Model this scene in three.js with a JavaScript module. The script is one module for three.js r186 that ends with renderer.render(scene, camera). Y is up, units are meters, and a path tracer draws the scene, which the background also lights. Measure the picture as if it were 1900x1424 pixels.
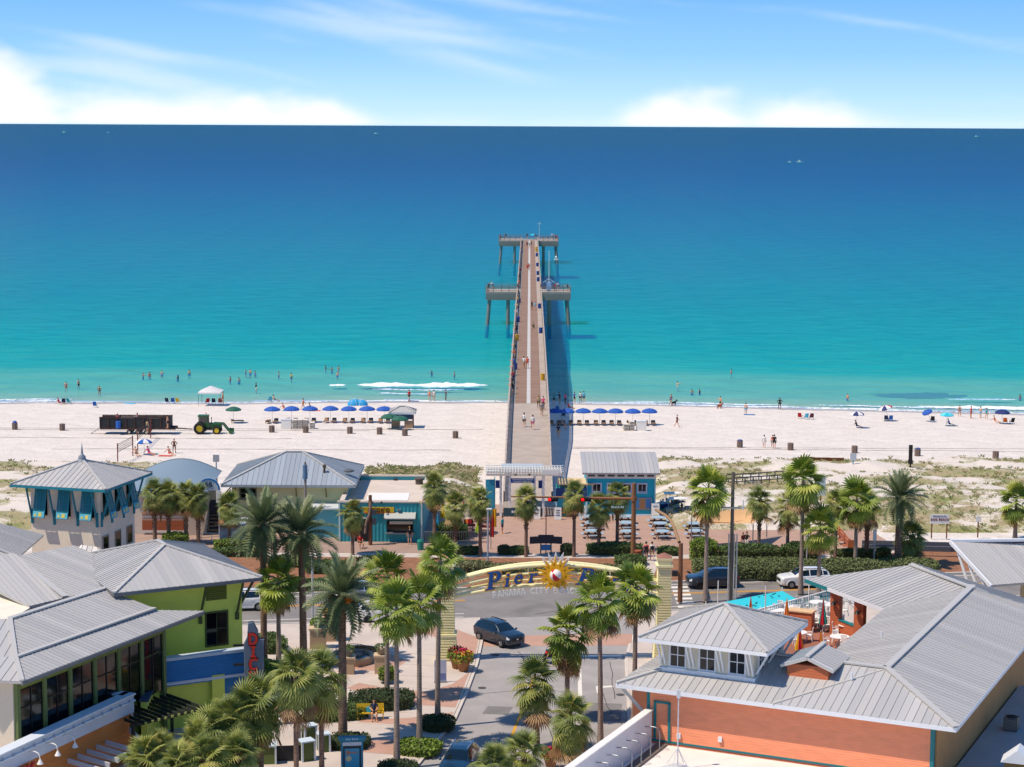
import * as THREE from 'three';
import { mergeGeometries } from 'three/addons/utils/BufferGeometryUtils.js';
import { MarchingCubes } from 'three/addons/objects/MarchingCubes.js';
import { TextGeometry } from 'three/addons/geometries/TextGeometry.js';
import { FontLoader } from 'three/addons/loaders/FontLoader.js';
import { ImprovedNoise } from 'three/addons/math/ImprovedNoise.js';

// ---- camera, sky, sun, exposure ---------------------------------------------------------
const scene = new THREE.Scene();
const camera = new THREE.PerspectiveCamera(21.79, 1900 / 1424, 1, 90000);
camera.position.set(0, 41, 0);
camera.rotation.set(-0.12901, 0, 0.0047, 'YXZ');
const renderer = new THREE.WebGLRenderer({ antialias: true });
renderer.toneMapping = THREE.LinearToneMapping;
renderer.toneMappingExposure = 1.12;
renderer.shadowMap.enabled = true;

const perlin = new ImprovedNoise();
const noise = (x, y = 0, z = 0) => perlin.noise(x + 100.3, y + 50.7, z + 30.1);
const fbm = (x, y, z = 0, oct = 4) => { let s = 0, a = 0.5; for (let i = 0; i < oct; i++) { s += a * noise(x, y, z + i * 7.1); x *= 2.03; y *= 2.03; a *= 0.5; } return s; };
const clamp = THREE.MathUtils.clamp, lerp = THREE.MathUtils.lerp, sstep = (a, b, x) => { const t = clamp((x - a) / (b - a), 0, 1); return t * t * (3 - 2 * t); };
let seed = 20240917;
const rnd = () => { seed = (Math.imul(seed, 1664525) + 1013904223) >>> 0; return seed / 4294967296; };
const rr = (a, b) => a + (b - a) * rnd();

// clear summer sky: pale at the sea horizon, deeper blue overhead, low cumulus all round and thin cirrus
{
  const W = 4096, Hh = 2048, d = new Float32Array(W * Hh * 4);
  const stops = [[0, 0.60, 0.82, 0.97], [0.8, 0.47, 0.74, 0.97], [2, 0.30, 0.60, 0.95], [3.7, 0.19, 0.47, 0.90], [10, 0.12, 0.33, 0.72], [30, 0.068, 0.2, 0.48], [90, 0.04, 0.125, 0.34]];
  const banks = [[-17.2, 4.6, 2.2], [-9.6, 4.4, 0.9], [-6.4, 2.2, 0.8], [5.0, 1.9, 1.15], [7.4, 2.6, 0.7]];   // cumulus seen over the sea: bearing, width, height in degrees
  for (let k = 0; k < 26; k++) banks.push([28 + k * 12.4 + rr(-4, 4), rr(2, 5.5), rr(0.4, 2.3)]);           // and the same all round
  const tops = new Float32Array(W); for (let i = 0; i < W; i++) { let az = ((i + 0.5) / W) * 360 - 90, top = 0.12; if (az > 180) az -= 360; for (const [a, w, h] of banks) { let q = az - a; if (q > 180) q -= 360; if (q < -180) q += 360; if (Math.abs(q) < w * 2) top = Math.max(top, h * Math.exp(-((q / w) ** 4)) + 0.1); } tops[i] = top; }
  for (let j = 0; j < Hh; j++) {
    const el = ((j + 0.5) / Hh - 0.5) * 180, e = Math.max(el, 0);
    let k = 0; while (k < stops.length - 2 && e > stops[k + 1][0]) k++;
    const A = stops[k], B = stops[k + 1], t = clamp((e - A[0]) / (B[0] - A[0]), 0, 1);
    const base = [1, 2, 3].map((c) => lerp(A[c], B[c], t));
    for (let i = 0; i < W; i++) {
      let r = base[0], g = base[1], b = base[2];
      if (el > 0 && e < 22) {
        let az = ((i + 0.5) / W) * 360 - 90; if (az > 180) az -= 360;       // bearing from the sea view
        if (e < tops[i] + 1.3) {
          const top = tops[i];
          const puff = fbm(az * 0.55, e * 1.1, 3.3, 5), c = sstep(-0.25, 0.95, (top - e) * 1.0 + puff * 1.1 * Math.min(1, top + 0.1));
          r = lerp(r, 0.97, c); g = lerp(g, 0.97, c); b = lerp(b, 0.98, c);
        }
        const q = az * 0.97 + e * 1.6, v = e * 0.97 + az * 0.16 + 1.6 * fbm(az * 0.06, e * 0.2, 4, 3), str = fbm(q * 0.11, v * 0.95, 7, e < 6 ? 5 : 3) + 0.35 * fbm(az * 0.035, e * 0.12, 15, 2);
        const ci = sstep(0.04, 0.42, str) * 0.42 * sstep(0.2, 1.2, e) * sstep(22, 12, e);
        r = lerp(r, 0.86, ci); g = lerp(g, 0.92, ci); b = lerp(b, 0.98, ci);
      }
      const o = (j * W + i) * 4; d[o] = r; d[o + 1] = g; d[o + 2] = b; d[o + 3] = 1;
    }
  }
  const sky = new THREE.DataTexture(d, W, Hh, THREE.RGBAFormat, THREE.FloatType);
  sky.mapping = THREE.EquirectangularReflectionMapping; sky.magFilter = sky.minFilter = THREE.LinearFilter; sky.needsUpdate = true;
  scene.background = sky; scene.environment = sky;
}
const sun = new THREE.DirectionalLight(0xffefda, 4.15);
sun.name = 'sun'; sun.position.set(-0.52 * 150 + 10, 150, 0.19 * 150 - 190); sun.target.position.set(10, 0, -190);
sun.castShadow = true; sun.shadow.mapSize.set(4096, 4096);
Object.assign(sun.shadow.camera, { left: -130, right: 130, top: 480, bottom: -130, near: 1, far: 900 });
scene.add(sun, sun.target);
const font = await new FontLoader().loadAsync('fonts/droid/droid_sans_bold.typeface.json');
const serif = await new FontLoader().loadAsync('fonts/droid/droid_serif_bold.typeface.json');

// ---- helpers ------------------------------------------------------------------------------
const V = (x, y, z) => new THREE.Vector3(x, y, z), VA = (a) => new THREE.Vector3(...a);
const taken = {};
const numbered = (n) => { const k = taken[n] = (taken[n] ?? -1) + 1; return k ? n + '_' + String(k).padStart(3, '0') : n; };
function mat(color, roughness = 0.8, o = {}) { return new THREE.MeshPhysicalMaterial({ color, roughness, side: THREE.DoubleSide, ...o }); }
function tag(o, label, category, group) { o.userData.label = label; o.userData.category = category; if (group) o.userData.group = group; return o; }
function thing(name, label, category, pos = [0, 0, 0], turn = 0, group) {
  const o = new THREE.Group(); o.name = numbered(name); o.position.set(...pos); o.rotation.y = turn; scene.add(o);
  return tag(o, label, category, group);
}
function mesh(g, m) { const o = new THREE.Mesh(g, m); o.castShadow = o.receiveShadow = true; return o; }
function part(parent, name, g, m, label) { const o = mesh(Array.isArray(g) ? join(g) : g, m); o.name = name; parent.add(o); if (label) o.userData.label = label; return o; }
function solo(name, g, m, label, category, pos = [0, 0, 0], turn = 0, group) {
  const o = mesh(Array.isArray(g) ? join(g) : g, m); o.name = numbered(name); o.position.set(...pos); o.rotation.y = turn; scene.add(o); return tag(o, label, category, group);
}
function struct(name, g, m, pos = [0, 0, 0]) { const o = mesh(Array.isArray(g) ? join(g) : g, m); o.name = numbered(name); o.position.set(...pos); o.userData.kind = 'structure'; scene.add(o); return o; }
function copy(root, pos, turn = 0, label, scale) {
  const r = root.clone(); r.name = numbered(root.name.replace(/_\d{3}$/, '')); r.userData = { ...root.userData }; r.position.set(...pos); r.rotation.y = turn; if (label) r.userData.label = label;
  if (scale) r.scale.setScalar(scale); scene.add(r); return r;
}
function join(list) {
  return mergeGeometries(list.map((g) => { const n = g.index ? g.toNonIndexed() : g.clone(); for (const k of Object.keys(n.attributes)) if (!['position', 'normal', 'uv'].includes(k)) n.deleteAttribute(k);
    if (!n.attributes.uv) n.setAttribute('uv', new THREE.BufferAttribute(new Float32Array(n.attributes.position.count * 2), 2)); return n; }));
}
function bx(w, h, d, x = 0, y = 0, z = 0, ry = 0, rx = 0, rz = 0) { const g = new THREE.BoxGeometry(w, h, d); if (rx) g.rotateX(rx); if (rz) g.rotateZ(rz); if (ry) g.rotateY(ry); return g.translate(x, y, z); }
function cy(r0, r1, h, x = 0, y = 0, z = 0, n = 10) { return new THREE.CylinderGeometry(r1, r0, h, n).translate(x, y + h / 2, z); }   // r0 below, r1 above
function ball(r, x, y, z, sx = 1, sy = 1, sz = 1, n = 10) { return new THREE.SphereGeometry(r, n, Math.max(6, n * 0.7 | 0)).scale(sx, sy, sz).translate(x, y, z); }
function beam(a, b, w, h) {   // a bar of section w x h from point a to point b
  a = Array.isArray(a) ? VA(a) : a; b = Array.isArray(b) ? VA(b) : b; const d = b.clone().sub(a), L = d.length(), g = new THREE.BoxGeometry(w, h, L);
  g.applyMatrix4(new THREE.Matrix4().lookAt(V(0, 0, 0), d, Math.abs(d.y) > 0.999 * L ? V(1, 0, 0) : V(0, 1, 0))); const c = a.clone().add(b).multiplyScalar(0.5); return g.translate(c.x, c.y, c.z);
}
function rod(a, b, r0, r1 = r0, n = 7) {
  a = Array.isArray(a) ? VA(a) : a; b = Array.isArray(b) ? VA(b) : b; const d = b.clone().sub(a), g = new THREE.CylinderGeometry(r1, r0, d.length(), n);
  g.applyQuaternion(new THREE.Quaternion().setFromUnitVectors(V(0, 1, 0), d.clone().normalize())); const c = a.clone().add(b).multiplyScalar(0.5); return g.translate(c.x, c.y, c.z);
}
function pipe(pts, r, n = 12, rs = 6) { return new THREE.TubeGeometry(new THREE.CatmullRomCurve3(pts.map((p) => VA(p))), n, r, rs); }
function slab(pts, top, thick) {   // a flat polygon in plan, [x, z] corners, from top down by thick
  const s = new THREE.Shape(pts.map(([x, z]) => new THREE.Vector2(x, -z))); const g = thick ? new THREE.ExtrudeGeometry(s, { depth: thick, bevelEnabled: false }) : new THREE.ShapeGeometry(s);
  g.rotateX(-Math.PI / 2).translate(0, top - (thick || 0), 0); const p = g.attributes.position, u = g.attributes.uv; for (let i = 0; i < p.count; i++) u.setXY(i, p.getX(i), p.getZ(i)); return g;
}
function raw(pos, idx) { const g = new THREE.BufferGeometry(); g.setAttribute('position', new THREE.Float32BufferAttribute(pos, 3)); if (idx) g.setIndex(idx); g.computeVertexNormals(); return g; }
function text(str, size, depth, f = font, opt = {}) { const g = new TextGeometry(str, { font: f, size, depth, curveSegments: 5, bevelEnabled: false, ...opt }); g.computeBoundingBox(); const b = g.boundingBox; g.translate(-(b.max.x + b.min.x) / 2, -(b.max.y + b.min.y) / 2, 0); return g; }
// a tileable-looking noise texture: f(u, v) -> [r, g, b] linear or a number
function tex(w, h, f, srgb = true, rep = [1, 1]) {
  const d = new Uint8Array(w * h * 4); const enc = (v) => { v = clamp(v, 0, 1); return 255 * (srgb ? (v <= 0.0031308 ? v * 12.92 : 1.055 * v ** (1 / 2.4) - 0.055) : v); };
  for (let j = 0; j < h; j++) for (let i = 0; i < w; i++) { let c = f(i / w, j / h); if (typeof c === 'number') c = [c, c, c]; const o = (j * w + i) * 4; d[o] = enc(c[0]); d[o + 1] = enc(c[1]); d[o + 2] = enc(c[2]); d[o + 3] = 255; }
  const t = new THREE.DataTexture(d, w, h); t.magFilter = t.minFilter = THREE.LinearFilter; t.wrapS = t.wrapT = THREE.RepeatWrapping; t.repeat.set(...rep); if (srgb) t.colorSpace = THREE.SRGBColorSpace; t.needsUpdate = true; return t;
}
// noise that wraps round at u, v = 1
const wrapN = (u, v, f, s = 0) => { const a = u * 2 * Math.PI, b = v * 2 * Math.PI, R = f / (2 * Math.PI); return noise(Math.cos(a) * R + s, Math.sin(a) * R + Math.cos(b) * R * 1.01, Math.sin(b) * R + s * 0.7); };
const wrapF = (u, v, f, s = 0, oct = 4) => { let r = 0, a = 0.5; for (let i = 0; i < oct; i++) { r += a * wrapN(u, v, f, s + i * 3.7); f *= 2; a *= 0.5; } return r; };
const grey = (c, k) => [c[0] * k, c[1] * k, c[2] * k];
const lin = (hex) => { const c = new THREE.Color(hex); return [c.r, c.g, c.b]; };
const mixc = (a, b, t) => [lerp(a[0], b[0], t), lerp(a[1], b[1], t), lerp(a[2], b[2], t)];

// standing-seam metal roof: a deck with its panels and ribs, laid on one plane; points[0] -> points[1] is the eave
const roofTones = [0.44, 0.475, 0.46, 0.5, 0.45].map((v, i) => mat(new THREE.Color(v * 1.01, v * 0.995, v * 0.98), 0.45 + 0.05 * i, { metalness: 0.1 }));
const roofBlue = [0.36, 0.385, 0.4, 0.37, 0.41].map((v) => mat(new THREE.Color(v * 0.86, v * 0.98, v * 1.1), 0.5, { metalness: 0.1 }));
const trimGrey = mat(0xc2bfba, 0.5, { metalness: 0.15 });
const clip = (poly, axis, lim, keepLess) => { const out = []; for (let i = 0; i < poly.length; i++) { const a = poly[i], b = poly[(i + 1) % poly.length], ia = keepLess ? a[axis] <= lim : a[axis] >= lim, ib = keepLess ? b[axis] <= lim : b[axis] >= lim;
  if (ia) out.push(a); if (ia !== ib) { const t = (lim - a[axis]) / (b[axis] - a[axis]); out.push([a[0] + (b[0] - a[0]) * t, a[1] + (b[1] - a[1]) * t]); } } return out; };
function prism(poly, at, y0, y1) {   // convex [s, t] polygon between two heights over its plane
  const n = poly.length, pos = [], P = (q, y) => pos.push(...at(q[0], q[1], y));
  for (let i = 1; i < n - 1; i++) { P(poly[0], y1); P(poly[i], y1); P(poly[i + 1], y1); }
  for (let i = 0; i < n; i++) { const a = poly[i], b = poly[(i + 1) % n]; P(a, y0); P(b, y0); P(b, y1); P(a, y0); P(b, y1); P(a, y1); }
  return pos;
}
function roofFace(building, points, o = {}) {
  const p = points.map((q) => (q.isVector3 ? q : VA(q))), { pitch = 0.5, tones = roofTones, rib = 0.07, ribW = 0.04, thick = 0.16, fascia = trimGrey } = o;
  const e = p[1].clone().sub(p[0]).normalize(), n = e.clone().cross(p[p.length - 1].clone().sub(p[0])).normalize(); if (n.y < 0) n.negate();
  const t = n.clone().cross(e); const O = p[0]; let poly = p.map((q) => { const d = q.clone().sub(O); return [d.dot(e), d.dot(t)]; });
  const at = (s, u, y) => [O.x + e.x * s + t.x * u + n.x * y, O.y + e.y * s + t.y * u + n.y * y, O.z + e.z * s + t.z * u + n.z * y];
  const deck = part(building, 'roof', raw(prism(poly, at, -thick, 0).concat(prism(poly, at, 0, -thick).slice(0, (poly.length - 2) * 9))), fascia);
  const lo = Math.min(...poly.map((q) => q[0])), hi = Math.max(...poly.map((q) => q[0])); let k = 0;
  for (let s = lo; s < hi - 0.02; s += pitch, k++) {
    const c = clip(clip(poly, 0, s + 0.006, false), 0, Math.min(s + pitch - 0.006, hi), true); if (c.length < 3) continue;
    let pos = prism(c, at, 0.004, 0.028); const l = clip(poly, 0, s + ribW, true), m = clip(l, 0, s, false);
    if (m.length > 2 && s > lo + 0.1) pos = pos.concat(prism(m, at, 0.03, rib));
    const q = part(deck, 'roof_panel', raw(pos), tones[(k * 7 + (k >> 2) + ((k * k) >> 3)) % 5]);
  }
  return deck;
}
const cap = (b, a, c, w = 0.28, m = trimGrey) => part(b, 'ridge_cap', beam(a, c, w, 0.1).translate(0, 0.09, 0), m);

// ---- the setting: ground, dunes, sea, roads -------------------------------------------------
const sandTex = tex(512, 512, (u, v) => { const n = wrapF(u, v, 6, 1, 5), f = rnd() - 0.5; return grey([0.69, 0.63, 0.575], 1 + n * 0.2 + f * 0.1); }, true, [1 / 14, 1 / 14]);
const sandBump = tex(512, 512, (u, v) => 0.5 + wrapF(u, v, 14, 5, 4) * 0.8, false, [1 / 9, 1 / 9]);
const shoreZ = (x) => -316 + (x > 0 ? 0.13 : -0.045) * x + 1.6 * noise(x * 0.035, 3.1) + 0.5 * noise(x * 0.15, 7.7);
function groundY(x, z) {   // level land, a beach that falls to the sea, a bottom that falls on
  if (z > -212) return -0.14;
  const zs = shoreZ(x);
  if (z > zs) { const t = clamp((-212 - z) / (-212 - zs), 0, 1); return -0.14 - 2.86 * t ** 1.15 + 0.06 * noise(x * 0.25, z * 0.25) * sstep(0, 0.2, t) * sstep(1, 0.9, t); }
  const off = zs - z, bar = 0.55 * Math.exp(-(((off - 46 - 6 * noise(x * 0.02, 1)) / 15) ** 2));   // a sand bar, then a shelf some five metres deep
  return -3 - 5.2 * (1 - Math.exp(-off / 145)) - 0.0009 * Math.min(off, 2500) + bar - 0.9 * fbm(x * 0.012, z * 0.02, 3, 4) * sstep(30, 160, off) * sstep(3000, 1200, off);
}
function sheet(x0, x1, z0, z1, nx, nz, fy) {
  const g = new THREE.PlaneGeometry(1, 1, nx, nz), p = g.attributes.position, u = g.attributes.uv;
  for (let i = 0; i < p.count; i++) { const x = lerp(x0, x1, p.getX(i) + 0.5), z = lerp(z0, z1, 0.5 - p.getY(i)); p.setXYZ(i, x, fy(x, z), z); u.setXY(i, x, z); }
  g.computeVertexNormals(); return g;
}
function farSheet(zs, nx, fy) {   // rows of ever wider strips out to the horizon
  const pos = [], uv = [], idx = []; zs.forEach((z) => { for (let i = 0; i <= nx; i++) { const w = Math.max(260, -z * 0.45), x = lerp(-w, w, i / nx); pos.push(x, fy(x, z), z); uv.push(x, z); } });
  for (let j = 0; j < zs.length - 1; j++) for (let i = 0; i < nx; i++) { const a = j * (nx + 1) + i, b = a + nx + 1; idx.push(a, a + 1, b, b, a + 1, b + 1); }
  const g = raw(pos, idx); g.setAttribute('uv', new THREE.Float32BufferAttribute(uv, 2)); return g;
}
{ const zs = [30, 0, -60, -120, -200]; while (zs[zs.length - 1] > -340) zs.push(zs[zs.length - 1] - 2);
  struct('ground', farSheet(zs, 200, groundY), mat(0xffffff, 0.95, { map: sandTex, bumpMap: sandBump, bumpScale: 0.16 }));
  const bs = [-300]; while (bs[bs.length - 1] > -480) bs.push(bs[bs.length - 1] - 2); while (bs[bs.length - 1] > -80000) bs.push(bs[bs.length - 1] * 1.06);
  struct('seabed', farSheet(bs, 200, (x, z) => groundY(x, z) + (shoreZ(x) - z > 2 ? 0.02 : -0.5)), mat(0xffffff, 0.95, { map: tex(512, 512, (u, v) => grey([0.42, 0.47, 0.18], 1 + wrapF(u, v, 5, 3, 5) * 0.3), true, [1 / 37, 1 / 29]) })); }

// dunes: sand mounds with patches of sea oats, vines and dry grass
const duneCover = (x, z) => fbm(x * 0.13, z * 0.19, 2.2, 5) + 0.25 * fbm(x * 0.8, z * 1.0, 5, 3);
const duneMaps = {};
function dune(x0, x1, z0, z1, green, high) {
  const w = 1024, h = 512, edge = (x, z) => Math.min(sstep(x0, x0 + 5, x), sstep(x1, x1 - 5, x), sstep(z0, z0 + 6, z), sstep(z1, z1 - 4, z));
  const y = (x, z) => groundY(x, z) - 0.25 + edge(x, z) * (0.55 + high * (0.55 + 0.9 * fbm(x * 0.09, z * 0.16, 8, 3) + 0.35 * fbm(x * 0.4, z * 0.5, 4, 3)));
  const sandC = [0.66, 0.595, 0.53], greens = [[0.17, 0.2, 0.06], [0.26, 0.25, 0.11], [0.36, 0.3, 0.18], [0.3, 0.22, 0.13]];
  const m = tex(w, h, (u, v) => { const x = lerp(x0, x1, u), z = lerp(z0, z1, v), c = duneCover(x, z) + green + (rnd() - 0.5) * 0.22;
    const k = clamp((fbm(x * 0.35, z * 0.4, 11, 3) + 0.45) * 3.4 + (rnd() - 0.5) * 1.6, 0, 2.99), a = greens[k | 0], b = greens[(k | 0) + 1];
    const veg = grey(mixc(a, b, k % 1), 0.75 + rnd() * 0.6); return mixc(grey(sandC, 0.92 + rnd() * 0.16), veg, sstep(-0.06, 0.08, c)); }, true);
  const g = sheet(x0, x1, z0, z1, 130, 44, y), p = g.attributes.position, uv = g.attributes.uv;
  for (let i = 0; i < p.count; i++) uv.setXY(i, (p.getX(i) - x0) / (x1 - x0), (p.getZ(i) - z0) / (z1 - z0));
  struct('dune', g, mat(0xffffff, 1, { map: m }));
  return { x0, x1, z0, z1, green, y, edge };
}
const dunes = [dune(14, 110, -250, -199, 0.03, 1.3), dune(-19, -2.5, -243, -209, 0.2, 0.9), dune(-110, -38, -246, -198, 0.02, 0.8)];
{ // tufts of dune grass
  const blades = []; for (let i = 0; i < 9; i++) { const a = i * 2.4, l = 0.35 + 0.4 * ((i * 37 % 10) / 10), t = 0.25 + 0.35 * ((i * 53 % 10) / 10); const dx = Math.cos(a), dz = Math.sin(a);
    blades.push(raw([dx * 0.04 - dz * 0.02, 0, dz * 0.04 + dx * 0.02, dx * 0.04 + dz * 0.02, 0, dz * 0.04 - dx * 0.02, dx * t * 0.6, l * 0.8, dz * t * 0.6, dx * t * 0.6, l * 0.8, dz * t * 0.6, dx * 0.04 + dz * 0.02, 0, dz * 0.04 - dx * 0.02, dx * (t + 0.15), l * 0.85, dz * (t + 0.15)])); }
  const N = 5200, im = new THREE.InstancedMesh(join(blades), mat(0xffffff, 0.9, {}), N), M = new THREE.Matrix4(), c = new THREE.Color(); let n = 0, guard = 0;
  while (n < N && guard++ < 90000) { const d = dunes[guard % 5 < 3 ? 0 : 1 + guard % 2], x = rr(d.x0, d.x1), z = rr(d.z0, d.z1); if (duneCover(x, z) + d.green < rr(-0.12, 0.05) || d.edge(x, z) < 0.12) continue;
    const s = rr(0.3, 0.68); M.makeRotationY(rnd() * 7).scale(V(s, s * rr(0.7, 1.2), s)).setPosition(x, d.y(x, z) - 0.03, z); im.setMatrixAt(n, M); const k = rnd(); c.setRGB(...(k < 0.55 ? [0.27, 0.31, 0.11] : k < 0.7 ? [0.38, 0.35, 0.17] : [0.5, 0.42, 0.26])); im.setColorAt(n, c); n++; }
  im.count = n; im.name = 'dune_grass'; im.userData = { kind: 'stuff', label: 'green and straw coloured dune grass growing in tufts on the sand dunes', category: 'grass' }; scene.add(im);
}

// sea: a body of clear water standing on the sandy shelf; it takes up red first, then green, along the way the light goes through it
{
  const zs = [-300]; while (zs[zs.length - 1] > -560) zs.push(zs[zs.length - 1] - 1.3); while (zs[zs.length - 1] > -75000) zs.push(zs[zs.length - 1] * 1.035);
  const g = farSheet(zs, 200, (x, z) => { const off = shoreZ(x) - z, sw = sstep(2, 14, off) * sstep(260, 60, off), ph = (off + 9 * noise(x * 0.018, 5) + 3 * noise(x * 0.07, z * 0.03)) / 11.5;
    return -3 + sw * 0.22 * Math.pow(0.5 + 0.5 * Math.sin(ph * 2 * Math.PI), 2.5) * (0.5 + fbm(x * 0.03, z * 0.02, 12, 2) * 1.5) + (off < 300 ? 0.05 * noise(x * 0.3, z * 0.5) * sstep(0, 10, off) : 0); });
  const u = g.attributes.uv; for (let i = 0; i < u.count; i++) { const x = u.getX(i), z = u.getY(i); u.setXY(i, x + 70 * noise(x * 0.0015, z * 0.002, 1), z + 60 * noise(x * 0.0012, z * 0.002, 7)); }
  const w0 = 260, w1 = 0.45 * -zs[zs.length - 1], z0 = -300, z1 = zs[zs.length - 1], zk = -w0 / 0.45, b = -60, side = [], quad = (p, q, r, t) => side.push(...p, ...q, ...r, ...p, ...r, ...t);
  const rim = [[-w0, z0], [w0, z0], [w0, zk], [w1, z1], [-w1, z1], [-w0, zk]]; for (let i = 0; i < 6; i++) { const [x, z] = rim[i], [x2, z2] = rim[(i + 1) % 6]; quad([x, -3, z], [x, b, z], [x2, b, z2], [x2, -3, z2]); } for (let i = 1; i < 5; i++) side.push(rim[0][0], b, rim[0][1], rim[i + 1][0], b, rim[i + 1][1], rim[i][0], b, rim[i][1]);
  const wrap2 = (u, v, fu, fv, sd) => { const a = u * 6.28319, c = v * 6.28319, R = fu / 6.28319, Q = fv / 6.28319; return noise(Math.cos(a) * R + sd, Math.sin(a) * R + Math.cos(c) * Q, Math.sin(c) * Q + sd * 0.7); };
  const waves = tex(2048, 2048, (u, v) => 0.5 + 0.22 * wrap2(u, v, 11, 17, 2) + 0.18 * wrap2(u, v, 60, 90, 5) + 0.26 * wrap2(u, v, 150, 220, 8) + 0.22 * wrap2(u, v, 330, 430, 3), false, [1 / 830, 1 / 430]);
  const water = new THREE.MeshPhysicalMaterial({ color: new THREE.Color(0.0, 0.42, 1.0), transparent: true, opacity: 0.27, roughness: 0.18, bumpMap: waves, bumpScale: 1.1, specularIntensity: 0.7, ior: 1.33, thickness: 1, attenuationColor: new THREE.Color(0.2, 0.882, 0.968), attenuationDistance: 10 });
  struct('sea', [g, raw(side)], water);
}
{ // weed bed on the sandy bottom
  const n = 40, pos = []; const rim = (k) => { const a = (k / n) * 6.2832, r = 1 + 0.45 * noise(Math.cos(a) * 2, Math.sin(a) * 2, 4) + 0.25 * noise(Math.cos(a) * 7, Math.sin(a) * 7, 9), x = 69 + 8 * r * Math.cos(a), z = -331 + 4 * r * Math.sin(a); return [x, groundY(x, z) + 0.03, z]; }; for (let k = 0; k < n; k++) pos.push(69, groundY(69, -331) + 0.05, -331, ...rim(k), ...rim(k + 1)); struct('seaweed_bed', raw(pos), mat(0x85845c, 0.95)); }

// paving, roads, kerbs and markings
const speck = (c, amt, f, s) => tex(512, 512, (u, v) => grey(c, 1 + wrapF(u, v, f, s, 5) * amt + (rnd() - 0.5) * amt * 0.5), true, [1 / 11, 1 / 11]);
const asphalt = mat(0xffffff, 0.9, { map: speck([0.215, 0.2, 0.19], 0.5, 4, 3) });
const asphaltPale = mat(0xffffff, 0.9, { map: speck([0.33, 0.31, 0.3], 0.34, 4, 6) });
const concrete = mat(0xffffff, 0.9, { map: speck([0.55, 0.475, 0.42], 0.24, 5, 9) });
const kerbMat = mat(0xffffff, 0.9, { map: speck([0.6, 0.54, 0.48], 0.2, 9, 2) });
const terracotta = mat(0xffffff, 0.9, { map: speck([0.47, 0.28, 0.21], 0.16, 7, 4) });
const mulch = mat(0xffffff, 1, { map: speck([0.27, 0.125, 0.065], 0.6, 24, 7) });
const brickMap = tex(512, 512, (u, v) => { const rows = 32, row = Math.floor(v * rows), cu = u * 16 + (row % 2) * 0.5, f = (v * rows) % 1, h = Math.sin(row * 12.9 + Math.floor(cu % 16) * 78.2) * 43758.5; const j = f < 0.1 || cu % 1 < 0.06; return grey(j ? [0.36, 0.27, 0.22] : [0.43, 0.27, 0.2], 0.9 + 0.2 * (h - Math.floor(h)) + wrapF(u, v, 4, 3, 3) * 0.2); }, true, [1 / 3.6, 1 / 3.6]);
const brickPave = mat(0xffffff, 0.9, { map: brickMap });
const white = mat(0xe6e4de, 0.6), paintWhite = mat(0xded9d0, 0.8), paintYellow = mat(0xd69a1e, 0.8), black = mat(0x101114, 0.5), steel = mat(0x9aa0a6, 0.35, { metalness: 0.7 }), woodPole = mat(0x7a5238, 0.9), darkWood = mat(0x4a2f22, 0.9);

const farZ = (x) => -174.6 - 0.155 * x, nearZ = (x) => farZ(x) + 10.8;
const lane = (x0, x1, f, w) => [[x0, f(x0)], [x1, f(x1)], [x1, f(x1) + w], [x0, f(x0) + w]];
struct('road', slab([[-130, farZ(-130)], [130, farZ(130)], [130, nearZ(130)], [-130, nearZ(-130)]], -0.12), asphalt);
struct('street', slab([[-2.1, nearZ(-2)], [-2.3, -154.5], [-2.57, -149], [-3.2, -141], [-3.86, -134.5], [-6.5, -122], [-9, -106], [8.4, -106], [8.1, -134], [8.8, -150], [9.4, -155], [11, nearZ(11)]], -0.116), asphaltPale);
struct('crosswalk', slab([[-2.2, -157.6], [9.9, -158.6], [9.6, -154.9], [-2.3, -154.4]], -0.111), terracotta);
const marks = []; // painted lines
for (const [f, w, m] of [[(x) => farZ(x) + 0.55, 0.16, paintWhite], [(x) => farZ(x) + 3.9, 0.16, paintYellow], [(x) => farZ(x) + 4.2, 0.16, paintYellow], [(x) => nearZ(x) - 2.0, 0.16, paintWhite], [(x) => nearZ(x) - 0.8, 0.14, paintWhite]])
  struct('road_marking', [slab(lane(-120, -4, f, w), -0.112), slab(lane(13, 120, f, w), -0.112)], m);
struct('road_marking', slab([[3.0, -151.6], [8.7, -152.1], [8.7, -151.5], [3.0, -151.0]], -0.108), paintWhite);
struct('road_marking', slab([[5.15, -150.6], [5.45, -150.6], [5.2, -140], [4.9, -140]], -0.11), paintWhite);
struct('road_marking', slab([[1.7, -146], [1.9, -146], [0.1, -130], [-0.1, -130]], -0.11), paintYellow);
struct('road_marking', slab([[6.3, -143.2], [7.6, -143.4], [7.6, -143.0], [6.6, -142.7], [6.6, -141.4], [6.3, -141.4]], -0.11), paintWhite);
for (let k = 0; k < 6; k++) struct('road_marking', slab([[14.4, -167 - k * 1.45], [15.9, -167.2 - k * 1.45], [15.9, -166.5 - k * 1.45], [14.4, -166.3 - k * 1.45]], -0.11), paintWhite, [0, 0, -1.2]);
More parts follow.
